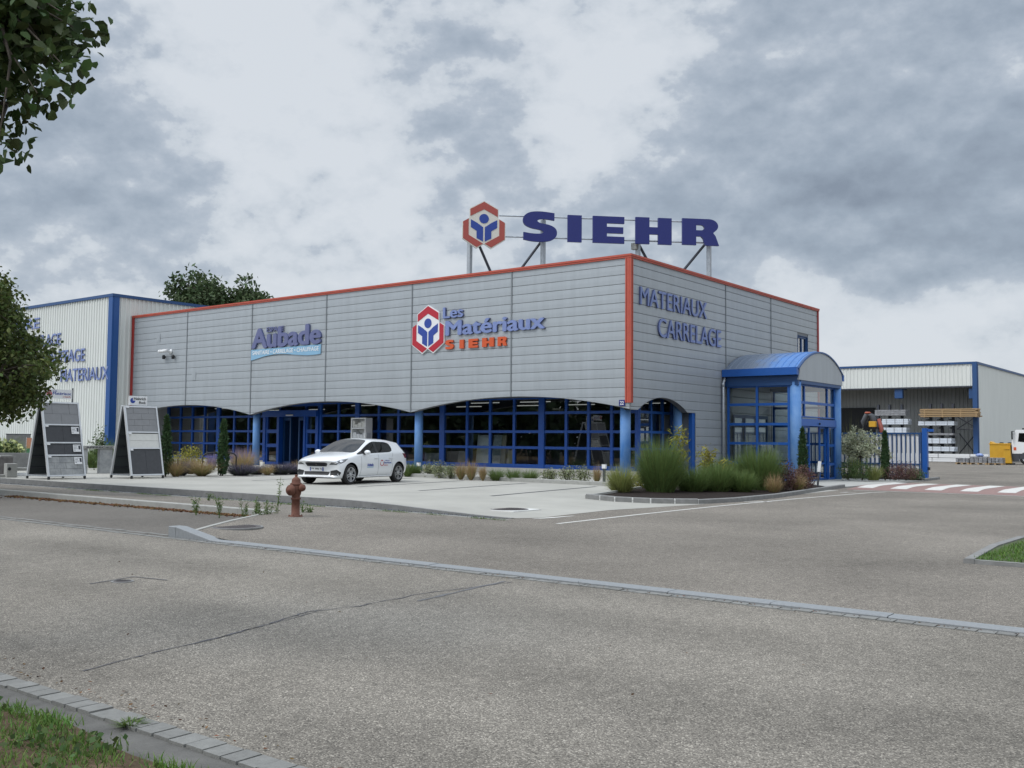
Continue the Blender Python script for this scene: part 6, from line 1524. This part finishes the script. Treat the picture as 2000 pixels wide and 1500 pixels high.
def hpx(px, py_top, loc):           # real height of something at loc whose top shows at py_top
    d = ray(px, py_top); k = ((loc[0]-CAM[0])*FW[0]+(loc[1]-CAM[1])*FW[1])/(FW @ d/1.0*1.0) if False else math.hypot(loc[0]-CAM[0], loc[1]-CAM[1])/math.hypot(d[0], d[1])
    return CAM[2]+d[2]*k-loc[2]
def wpx(w, loc): return w/FPX*math.hypot(loc[0]-CAM[0], loc[1]-CAM[1])
def plant_px(px, py, top, z=None): l = gl(px, py, z); return l, hpx(px, top, l)

# left bed: cypresses, feather grasses, lavender, sage, golden shrub
l, h = plant_px(323, 931, 811); cypress('slim dark cypress directly right of the second display stand', l, h, wpx(11, l))
l, h = plant_px(434.5, 929.5, 819); cypress('slim dark cypress beside the black cycle hoops', l, h, wpx(11, l))
def feather(label, px, py, top, wd, n=420, m='gr_straw', green=.35, group='feathery straw coloured grasses', name='feather_grass'):
    l, h = plant_px(px, py, top); w = wpx(wd, l)/2; h *= 1.06
    return grass_thing(name, label, 'grass clump', l, [('blade', M['gr_pale'], [blades(int(n*green), h*.95, w*1.2, .8, w*.2, .009, pw=1.05)]), ('plume', M[m], [blades(int(n*1.3), h*1.42, w*1.5, 1.0, w*.22, .008, 6, .6, pw=1.05)])], group)
feather('straw coloured grass at the foot of the cypress by the display stand', 343, 931, 891, 44)
feather('straw coloured arching grass with green base before the cycle hoops', 394, 930, 893, 62, 620, green=.8)
feather('straw coloured grass left of the middle cypress, behind the hoops', 372, 926, 890, 40)
feather('tall straw coloured grass clump right of the middle cypress', 475, 922, 873, 60, 620)
feather('small straw coloured grass beside the pale marker post', 522, 928, 903, 34, 260)
feather('straw coloured grass right at the car bonnet', 577, 922, 898, 26, 260)
feather('feathery grass standing farthest left in front of the shop glass', 900, 937, 899, 26, 420)
feather('feathery grass in the middle of the trio before the shop glass', 920, 938, 897, 26, 420)
feather('feathery narrow grass right of the trio before the shop glass', 943, 939, 906, 17, 300)
feather('feathery narrow grass left of the square bollard lamp', 1166, 945, 907, 18, 340)
def lav(label, px, py, top, wd, m='lf_lav', group='dusky lavender mounds'):
    l, h = plant_px(px, py, top); w = wpx(wd, l)/2
    return grass_thing('lavender', label, 'lavender', l, [('leaf', M['lf_green'], [blades(300, h*.8, w*1.1, .2, w*.35, .012, pw=1.0)]), ('spike', M[m], [blades(700, h*1.2, w*1.25, .2, w*.4, .016, pw=1.0)])], group)
lav('dusky lavender mound between straw grasses near the display stand', 350, 929, 897, 46)
lav('dusky lavender mound at the kerb right of the middle cypress', 470, 929, 904, 58)
lav('dusky lavender mound at the foot of the left round column', 500, 927, 908, 40)
lav('dusky lavender mound left of the car bonnet', 548, 927, 902, 52)
lav('dusky lavender mound touching the car bonnet', 574, 926, 904, 40)
for px, py, top, wd, lab in ((462, 915, 864, 30, 'tall pale violet sage beside the middle cypress'), (484, 917, 866, 30, 'tall pale violet sage left of the round column'), (413, 918, 876, 26, 'thin pale violet sage behind the cycle hoops')):
    l, h = plant_px(px, py, top); w = wpx(wd, l)/2; grass_thing('sage', lab, 'sage', l, [('spike', M['lf_sage'], [blades(260, h, w, .2, w*.4, .018)]), ('leaf', M['lf_green'], [blades(90, h*.6, w, .3, w*.4, .012)])], 'pale violet sages in the left bed')
def shr(label, px, py, top, wd, m, n=900, size=.06, name='shrub', cat='shrub', group=None, z=None, extra=None, shell=.45, aspect=.55):
    l, h = plant_px(px, py, top, z); w = wpx(wd, l)/2; return shrub(name, label, cat, l, (w*1.3, w*1.1, h/2*1.35), int(n*1.7), size, m, group, extra=extra, shell=shell, aspect=aspect)
shr('golden leaved shrub among straw grasses in the left bed', 372, 922, 882, 40, M['lf_yel'], 700, .07)
shr('small golden leaved shrub near the first cypress', 345, 925, 893, 26, M['lf_yel'], 300, .06)
# middle bed under the glazing
def tuft(label, px, py, top, wd, m='gr_green', n=620, group='green grass tufts before the glazing', name='grass_tuft', dr=.4, w_=.011):
    l, h = plant_px(px, py, top); w = wpx(wd, l)/2; return grass_thing(name, label, 'grass clump', l, [('blade', M[m], [blades(n, h*1.5, w*1.45, dr*1.3, w*.45, w_)])], group)
tuft('green grass tuft right behind the car tail', 798, 931, 903, 30, n=500)
tuft('green grass tuft between the car tail and the bollard lamp', 812, 931, 909, 26)
tuft('green grass tuft right of the feathery trio', 970, 939, 917, 34)
tuft('green grass tuft in the middle of the three tufts', 1003, 940, 918, 30)
tuft('green grass tuft next to the variegated shrubs', 1035, 941, 918, 36)
for i, (px, py, top, wd, lab) in enumerate(((838, 932, 909, 26, 'variegated shrub right beside the bollard lamp at the column'), (858, 934, 907, 34, 'variegated shrub between bollard lamp and feathery grasses'), (880, 935, 912, 26, 'variegated shrub next to the feathery trio'), (1073, 941, 920, 34, 'variegated shrub right of the green tufts'), (1108, 943, 916, 38, 'variegated shrub in the middle of the row by the plinth'), (1138, 944, 917, 34, 'variegated shrub left of the narrow feathery grass'))):
    shr(lab, px, py, top, wd, M['lf_var'], 520, .055, 'variegated_shrub', group='variegated shrubs below the glazing', shell=.2, aspect=.45)
# island bed by the corner
def misc(label, px, py, top, wd, n=1500, m='gr_green', dry=.06, dr=.45, name='miscanthus', group='tall green grasses in the corner bed', z=None, w_=.013, base=.42):
    l, h = plant_px(px, py, top, z); w = wpx(wd, l)/2
    sp = [('blade', M[m], [blades(int(n*.8), h*1.25, w*1.02, dr, w*base*1.25, w_, 6, .5), blades(int(n*.55), h*1.0, w*1.15, dr*1.7, w*base*1.1, w_, 6, .6)])]
    if dry: sp.append(('dry_stalk', M['gr_dry'], [blades(int(n*dry)+10, h*.62, w*.45, .1, w*base, .012, 4)]))
    return grass_thing(name, label, 'grass clump', l, sp, group)
misc('bushy pale green grass standing alone at the bed tip', 1213, 968, 905, 66, 1300, 'gr_pale', .12, .5, group=None, base=.30)
misc('tallest green grass clump, left end of the corner bed mass', 1290, 968, 852, 92, 2900, dr=.42, base=.42, dry=.05)
misc('green grass clump right beside the tallest one', 1352, 967, 908, 66, 1900)
misc('green grass clump in the middle front of the corner bed', 1400, 966, 900, 70, 1900)
misc('green grass clump in front of the porch glazing, left half', 1440, 958, 888, 80, 1900)
misc('tall green grass clump in front of the porch glazing, right half', 1484, 962, 866, 84, 2700)
misc('low green grass clump before the tall porch one', 1448, 966, 914, 60, 1500)
misc('green grass clump at the back of the corner bed by the silver wall', 1395, 945, 888, 60, 900)
shr('small round golden shrub between the bed tip grass and the tallest clump', 1248, 958, 932, 24, M['lf_yel'], 420, .05)
def bamboo(label, px, py, top, wd, n=240):
    l, h = plant_px(px, py, top); w = wpx(wd, l)/2
    t = thing('bamboo', label, 'bamboo', l, 0, 'golden bamboos by the silver wall')
    b = MB(); C = []
    for k in range(7):
        a = random.uniform(0, 6.3); e = Vector((w*.8*math.cos(a)*random.uniform(.2, 1), w*.8*math.sin(a)*random.uniform(.2, 1), h*random.uniform(.75, 1.0))); b.tube([(0.1*math.cos(a), .1*math.sin(a), 0), e*.6+Vector((0, 0, h*.05)), e], [.012, .009, .004], 5)
        for j in range(n//7): s = random.uniform(.45, 1.03); C.append(e*s+Vector((random.gauss(0, .09), random.gauss(0, .09), random.gauss(0, .07)+(1-s)*h*.05)))
    b.build('cane', M['gr_dry'], t); v, q = leaves(np.array([tuple(c) for c in C]), .17, droop=.25, aspect=.22); np_mesh('foliage', v, q, M['lf_yel'], t); return t
bamboo('golden bamboo rising behind the tallest grass before the arch column', 1327, 955, 832, 44, 300)
bamboo('low golden bamboo in front of the silver wall by the porch', 1376, 950, 868, 46, 240)
bamboo('low golden bamboo spray in the green grasses before the porch', 1415, 958, 898, 40, 120)
feather('pale straw fountain grass at the right end of the green mass', 1512, 966, 925, 34, 520, group='fountain grasses by the porch', name='fountain_grass')
feather('pale straw fountain grass between the two bronze shrubs', 1557, 962, 921, 34, 520, group='fountain grasses by the porch', name='fountain_grass')
shr('bronze leaved shrub between the two fountain grasses', 1530, 962, 914, 46, M['lf_red'], 1100, .055, group='bronze leaved shrubs by the porch')
shr('bronze leaved shrub before the porch cypress', 1571, 958, 920, 34, M['lf_red'], 900, .055, group='bronze leaved shrubs by the porch')
l = gl(1568, 948, .04); cypress('slim dark cypress in front of the porch column', l, hpx(1568, 836, l), wpx(9.5, l))
# bed by the gate
l = gl(1729, 938, .04); cypress('slim dark cypress before the white gate slats', l, hpx(1729, 842, l), wpx(8, l))
def willow(label, px, py, top, wd):
    l = gl(px, py, .05); h = hpx(px, top, l); w = wpx(wd, l)/2
    t = thing('dwarf_willow', label, 'willow', l, 0); C = []; b = MB()
    b.tube([(0, 0, 0), (.02, 0, h*.38)], [.05, .035], 7)
    for k in range(46):
        a = random.uniform(0, 6.3); e = random.uniform(.15, 1.0); el = random.uniform(.1, 1.35)
        d = Vector((math.cos(a)*math.cos(el)*w*1.1, math.sin(a)*math.cos(el)*w*1.1, math.sin(el)*h*.62)); o_ = Vector((.02, 0, h*.36)); mid = o_+d*.55; end = o_+d*random.uniform(.85, 1.05)+Vector((0, 0, -.12*h*math.cos(el)))
        b.tube([o_, mid, end], [.012, .008, .003], 4)
        for j in range(75): s = random.uniform(.25, 1.02); p = (o_.lerp(mid, s*2) if s < .5 else mid.lerp(end, s*2-1)); C.append((p.x+random.gauss(0, .05), p.y+random.gauss(0, .05), p.z+random.gauss(0, .05)))
    b.build('branch', M['bark'], t); v, q = leaves(np.array(C), .12, droop=-.2, aspect=.4); np_mesh('foliage', v, q, M['lf_sil'], t)
willow('round pale variegated dwarf willow beside the porch', 1680, 934, 826, 104)
misc('upright pale grass with thin plumes rising behind the willow', 1668, 930, 802, 44, 90, 'gr_pale', .0, .5, 'plume_grass', None, .05, .012, .3)
for px, py, top, wd, lab in ((1656, 937, 907, 34, 'low green shrub at the foot of the porch column'), (1683, 938, 906, 40, 'low green shrub under the pale willow')):
    shr(lab, px, py, top, wd, M['lf_green'], 800, .05, z=.05, group='low green shrubs under the willow')
misc('soft pale green grass right of the willow beside the slim bollard', 1706, 938, 904, 34, 600, 'gr_pale', .0, .5, 'soft_grass', None, .05)
shr('bronze flowering shrub directly behind the slim bollard at the gate', 1748, 938, 914, 36, M['lf_red'], 800, .05, z=.05, group='bronze shrubs along the gate')
shr('bronze green shrub in the middle along the gate', 1770, 938, 912, 36, M['lf_red'], 800, .05, z=.05, extra=('flower', M['lf_red'], 120, .05), group='bronze shrubs along the gate')
shr('low green shrub at the gate post end of the bed', 1788, 937, 919, 30, M['lf_green'], 600, .05, z=.05)
feather('straw coloured grass at the right end of the gate bed', 1783, 938, 913, 30, 300, group='grasses in the gate bed')
# far left: big grasses and pale flower heads
def far_grass(label, px, y0, py_top, wd, n, m='gr_green', dr=.5):
    p = at_y(px, y0, 0); l = (p.x, p.y, z_lot(p.x, 0)); h = hpx(px, py_top, l); w = wpx(wd, l)/2
    return grass_thing('tall_grass', label, 'grass clump', l, [('blade', M[m], [blades(n, h*1.08, w, dr, w*.4, .014, 6)])], 'tall green grasses at the left')
far_grass('tall green grass between the two display stands behind the stone bench', 206, -7.2, 848, 46, 1500)
far_grass('broad green grass left of the blue warehouse corner', 186, -6.4, 862, 46, 1100)
far_grass('tall dark green grass behind the pale flower heads at the far left', 14, -8.0, 838, 80, 1500, dr=.75)
far_grass('tall green grass half hidden behind the first display stand', 62, -5.4, 880, 34, 600)
p = at_y(196, -7.9, 0); l = (p.x, p.y, z_lot(p.x, 0)); shrub('shrub', 'loose leafy green shrub behind the bench rising beside the warehouse corner', 'shrub', l, (wpx(20, l), wpx(18, l), hpx(180, 826, l)/2), 620, .09, M['lf_green'], shell=.2)
p = at_y(10, -9.9, 0); l = (p.x, p.y, z_lot(p.x, 0)+.5); shrub('hydrangea', 'pale green flower heads in the planter at the left edge', 'hydrangea', l, (wpx(26, l), wpx(22, l), .30), 700, .10, M['lf_green'], extra=('flower_head', M['lf_hyd'], 260, .15), shell=.5)
# weeds by the hydrant, each one a plant
for i, (px, py, top, lab) in enumerate(((540, 1007, 930, 'tallest green weed stalk left of the hydrant'), (382, 998, 973, 'single weed stalk over the bay kerb, farthest left'), (430, 1003, 966, 'thin weed stalk over the middle of the bay kerb'), (477, 1012, 975, 'weed stalk in the kerb corner left of the tall one'), (499, 1008, 972, 'weed stalk rising from the kerb end in the middle'), (512, 1010, 979, 'bushy weed beside the kerb end'), (525, 1009, 981, 'short weed left of the tall stalk'), (590, 1005, 980, 'weed growing against the right of the hydrant'), (603, 1005, 993, 'low weed at the right foot of the hydrant'), (407, 975, 964, 'low green weed in the slate drain'))):
    l = G(px, py, .06); l = (float(l[0]), float(l[1]), z_pav(l[0], l[1])-.01 if l[1] > -16.9 else -.02); h = hpx(px, top, l)
    t = thing('weed', lab, 'weed', l, 0, 'weeds along the kerb by the hydrant'); b = MB(); C = []
    for k in range(3 if i else 2):
        e = Vector((random.gauss(0, .05), random.gauss(0, .05), h*random.uniform(.6, 1) if k else h)); b.tube([(random.gauss(0, .02), random.gauss(0, .02), 0), e*.5, e], [.006, .005, .002], 5)
        for j in range(46 if h > .3 else 24): s = random.uniform(.12, 1); C.append(tuple(e*s+Vector((random.gauss(0, .018), random.gauss(0, .018), 0))))
    b.build('stalk', M['weed'], t); v, q = leaves(np.array(C), .055, droop=-.3, aspect=.25); np_mesh('foliage', v, q, M['weed'], t)
# moss and short grass in the joint between drain and pavement, and grass on the verges
def turf(name, label, xf, yf, zf, n, h, w, m, dr=.5, keep=None):
    x = xf(n); y = yf(n)
    if keep is not None: k_ = keep(x, y); x, y = x[k_], y[k_]; n = len(x)
    V, q = blades(n, h, h*.55, dr, .001, w, 4, .6); V = V.reshape(n, 8, 3); V[:, :, 0] += x[:, None]; V[:, :, 1] += y[:, None]; V[:, :, 2] += zf(x, y)[:, None]
    o = np_mesh(name, V.reshape(-1, 3), q, m); stuff(o); return tag(o, label, 'grass')
zpv = np.vectorize(z_pav)
turf('moss_strip', 'short green moss and grass in the joint beside the slate drain', lambda n: RG.uniform(-9, 6.2, n), lambda n: -14.52+RG.normal(0, .035, n), lambda x, y: zpv(x, y)-.005, 5200, .07, .006, M['weed'], keep=lambda x, y: np.sin(x*2.3)+np.sin(x*5.7+1)+RG.normal(0, .6, len(x)) > .2)
def vzz(x, y): return .03+.05*np.clip((-26.02-y)/.6, 0, 1)+.02*np.sin(x*3.1)*np.sin(y*4.3)-.01
turf('verge_grass', 'patchy green grass and clover on the near verge', lambda n: RG.uniform(9.3, 14.6, n), lambda n: -26.14-RG.uniform(0, 1, n)**1.0*2.0, vzz, 52000, .075, .006, M['turf'], .6,
     keep=lambda x, y: np.sin(x*4.1+np.cos(y*3))*np.cos(y*5.3+x)+.45*np.sin(x*11)*np.sin(y*9)+RG.normal(0, .45, len(x)) > -.12)
C = np.stack([RG.uniform(9.3, 14.4, 5200), -26.1-RG.uniform(0, 1.9, 5200), np.zeros(5200)], 1); k_ = np.sin(C[:, 0]*6+2)*np.sin(C[:, 1]*7) > .1; C = C[k_]; C[:, 2] = vzz(C[:, 0], C[:, 1])+RG.uniform(.02, .06, len(C))
v, q = leaves(C, .032, droop=-.2, aspect=.8); o = np_mesh('clover', v, q, M['lf_green']); stuff(o); tag(o, 'low clover and broad leaved weeds on the near verge', 'clover')
turf('verge_grass', 'taller grass fringe hanging over the gutter strip', lambda n: RG.uniform(9.3, 14.4, n), lambda n: -26.10+RG.normal(0, .035, n), vzz, 2600, .095, .007, M['turf'], .8, keep=lambda x, y: np.sin(x*5.2)+.7*np.sin(x*13+1)+RG.normal(0, .4, len(x)) > .15)
turf('lawn_grass', 'short dense lawn on the kerbed island at the right edge', lambda n: RG.uniform(14.1, 18.5, n), lambda n: RG.uniform(-15.6, -7.4, n), lambda x, y: 0*x+.04, 42000, .075, .010, M['turf'], .5, keep=lambda x, y: (x > 14.22) & ((y < -12) | (x > 14.2+(y+12)*.36)))
p_ = G(255, 1418, -.02)
t = grass_thing('weed', 'flat green weed growing on the grey gutter strip', 'weed', (p_[0], p_[1], -.022), [('blade', M['weed'], [blades(150, .05, .10, .5, .03, .008)])])

# ------------------------------------------------------------------ trees
def leaves6(C, size, rg, droop=.5, aspect=.72, sv=.35):
    n = len(C); d = rg.normal(0, 1, (n, 3)); d[:, 2] -= droop; d /= np.linalg.norm(d, axis=1)[:, None]
    r_ = rg.normal(0, .6, (n, 3)); r_[:, 2] += 1.0; s = np.cross(d, r_); s /= np.linalg.norm(s, axis=1)[:, None]; nn = np.cross(s, d)
    L_ = size*(1+rg.uniform(-sv, sv, n))[:, None]; W_ = L_*aspect*.5; cup = .35
    P = [C, C+d*L_*.28+s*W_*.9+nn*W_*cup, C+d*L_*.68+s*W_*.75+nn*W_*cup, C+d*L_, C+d*L_*.68-s*W_*.75+nn*W_*cup, C+d*L_*.28-s*W_*.9+nn*W_*cup]
    V = np.stack(P, 1).reshape(-1, 3); b0 = (np.arange(n)*6)[:, None]
    q = np.concatenate([b0+np.array([0, 1, 2, 3])[None], b0+np.array([0, 3, 4, 5])[None]], 0); return V, q
def crown_clusters(n, xr_, yr_, dep, xmax, rg, keep=None):
    out = []
    while len(out) < n:
        x = rg.uniform(*xr_); y = rg.uniform(*yr_)
        if x > xmax(y)-rg.uniform(0, 14) or (keep and not keep(x, y)): continue
        out.append(D(x, y, rg.uniform(*dep)))
    return np.array(out)
def interp(tab):
    ys = [t[0] for t in tab]; xs__ = [t[1] for t in tab]; return lambda y: float(np.interp(y, ys, xs__))
def tree(name, label, base, fork, cl, rad, nleaf, size, m, trunk_r, rg, group=None, six=True, twig=.012, limbs=9):
    t = thing(name, label, 'tree', base, 0, group); bs = np.array(base)
    C = (cl[:, None, :]+np.clip(rg.normal(0, 1, (len(cl), nleaf, 3)), -1.5, 1.5)*np.array([rad, rad, rad*.62])).reshape(-1, 3)-bs
    v, q = (leaves6 if six else leaves)(C, size, rg) ; np_mesh('foliage', v, q, m, t)
    fk = Vector(fork)-Vector(base); b = MB(); b.sm = True
    b.tube([(0, 0, -.05), (fk.x*.3+.03, fk.y*.3, fk.z*.35), (fk.x*.7, fk.y*.7-.02, fk.z*.75), fk], [trunk_r*1.25, trunk_r, trunk_r*.85, trunk_r*.7], 12); b.build('trunk', M['bark'], t)
    b = MB(); b.sm = True; idx = rg.permutation(len(cl)); hubs = [Vector(cl[i]-bs) for i in idx[:limbs]]
    mids = []
    for h in hubs:
        mid = fk.lerp(h, .5)+Vector((rg.normal(0, .1), rg.normal(0, .1), .18*(h-fk).length*.5)); b.tube([fk, mid, h], [trunk_r*.45, trunk_r*.28, trunk_r*.13], 7); mids += [mid, h, mid.lerp(h, .5)]
    for i in idx[limbs:]:
        c = Vector(cl[i]-bs); s = min(mids, key=lambda p: (p-c).length); k_ = s.lerp(c, .55)+Vector((rg.normal(0, .05), rg.normal(0, .05), .06)); b.tube([s, k_, c], [twig*1.6, twig, twig*.4], 4, False)
    b.build('limb', M['bark'], t); return t
rgA = np.random.default_rng(21)
xA = interp([(a_-78, b_-80) for a_, b_ in [(-400, 60), (-100, 110), (0, 96), (25, 95), (45, 128), (60, 140), (90, 192), (125, 178), (150, 160), (168, 140), (185, 95), (198, 62), (208, 60), (216, 104), (228, 60), (245, 40), (262, 44), (290, 38), (310, 30), (330, 5), (360, -40), (420, -120)]])
clA = crown_clusters(300, (-760, 205), (-420, 400), (5.7, 7.4), xA, rgA)
clA3 = np.array([D(x-32, y-30, 6.2+.5*math.sin(x)) for x, y in ((188, 90), (172, 72), (150, 52), (160, 100), (172, 118), (128, 42), (138, 150), (156, 158), (120, 160), (105, 212), (84, 216), (64, 208), (96, 180), (34, 262), (22, 290), (30, 305), (12, 318), (8, 275), (120, 100), (140, 120), (110, 60), (100, 30), (95, 5), (45, 235), (20, 240))])
clA2 = crown_clusters(120, (-60, 205), (-40, 330), (6.0, 7.0), xA, rgA)
bA = D(-560, 900, 6.3)
tree('lime_tree', 'near leafy tree hanging into the top left corner of the picture', (bA[0], bA[1], .03), (bA[0]+.1, bA[1]+.1, 2.6), np.concatenate([clA, clA2, clA3]), .115, 26, .078, M['lf_tree'], .16, rgA, limbs=14, twig=.008)
rgB = np.random.default_rng(22)
xB = interp([(a_, b_-12) for a_, b_ in [(380, -60), (505, -12), (520, 10), (560, 14), (585, 35), (600, 52), (625, 50), (645, 58), (660, 76), (675, 108), (690, 112), (705, 122), (725, 124), (745, 112), (758, 84), (775, 92), (790, 76), (806, 66), (812, 40), (820, -20)]])
clB = crown_clusters(250, (-330, 140), (400, 815), (22.3, 26.0), xB, rgB, lambda x, y: y < 800-(x < -60)*20 and (x+100)**2/230**2+(y-640)**2/200**2 < 1.35)
clB2 = crown_clusters(165, (-30, 140), (520, 812), (22.6, 25.0), xB, rgB)
gB = G(-95, 972, .1)
bB = D(-100, 900, 24.0)
tree('hornbeam_tree', 'bushy green tree at the left edge in front of the display stand', (bB[0], bB[1], .05), (bB[0]+.05, bB[1], 2.3), np.concatenate([clB, clB2]), .20, 50, .10, M['lf_treedk'], .12, rgB, limbs=12, twig=.012)
rgC = np.random.default_rng(23)
def far_tree(label, pxc, wpx_, ytop, dep, n, seed):
    rg = np.random.default_rng(seed); c = D(pxc, ytop, dep); k = dep/FPX; w = wpx_/2*k; zt = c[2]; base = (c[0], c[1], -.2)
    d = rg.normal(0, 1, (n, 3)); d /= np.linalg.norm(d, axis=1)[:, None]; H_ = 4.6
    P = d*rg.uniform(.3, 1, n)[:, None]**.5*np.array([w, w, H_])*(1+.22*np.sin(d[:, :1]*6+seed)*np.cos(d[:, 2:]*5+seed))+np.array([c[0], c[1], zt-H_*1.02])
    tree('oak_tree', label, base, (c[0], c[1], zt-H_*1.7), P, .45, 48, .36, M['lf_back'], .3, rg, 'trees behind the showroom roof', False, .03)
far_tree('taller round tree crown rising behind the red roof edge', 390, 138, 531, 78, 420, 31)
far_tree('lower tree crown behind the roof edge, right of the taller one', 484, 88, 554, 78, 300, 32)
# row of trees across the road behind the viewpoint: seen only mirrored in the shop glass
rgR = np.random.default_rng(24); n = 30000
C = np.stack([rgR.uniform(-135, 8, n), -46+rgR.normal(0, 1.6, n), rgR.uniform(0, 1, n)**.8*8.5], 1)
C = C[C[:, 2] < 6.3+1.9*np.sin(C[:, 0]*.55)+1.1*np.sin(C[:, 0]*1.3)]
v, q = leaves(C, .95, rgR, aspect=.85); o = np_mesh('tree_row', v, q, M['lf_row']); stuff(o); tag(o, 'row of dark trees across the road, mirrored in the shop glass', 'trees')
# lit ceiling tubes inside the shop
lm_ = bpy.data.materials.new('lit_tube'); lm_.use_nodes = True; e_ = lm_.node_tree.nodes.new('ShaderNodeEmission'); e_.inputs[1].default_value = 0.4; e_.inputs[0].default_value = (1, .97, .92, 1); lm_.node_tree.links.new(e_.outputs[0], lm_.node_tree.nodes['Material Output'].inputs[0])
for x in (-3.2, -6.6, -9.2, -12.8, -16.5, -23.5, -27):
    for y in (3.6, 6.8):
        b = MB(); b.box(x-.75, x+.75, y-.02, y+.02, 2.99, 3.02); b.build('ceiling_lamp', lm_, bld)

def scatter(n, xf, yf, z):
    x, y = xf(n), yf(n); return np.stack([x, y, np.full(n, z)], 1)
C = np.concatenate([scatter(140, lambda n: RG.uniform(9, 15, n), lambda n: -25.62+np.abs(RG.normal(0, .10, n)), -.014), scatter(50, lambda n: RG.uniform(5, 15, n), lambda n: RG.uniform(-25.5, -20.3, n), -.014), scatter(160, lambda n: RG.uniform(5, 16, n), lambda n: -20.18-np.abs(RG.normal(0, .03, n)), -.010)])
v, q = leaves(C, .028, droop=0, aspect=.6); v[:, 2] = np.abs(v[:, 2]+.014)*.4-.012; o = np_mesh('fallen_leaves', v, q, M['litter']); stuff(o); tag(o, 'scattered dry leaves along the gutters of the road', 'leaf litter')
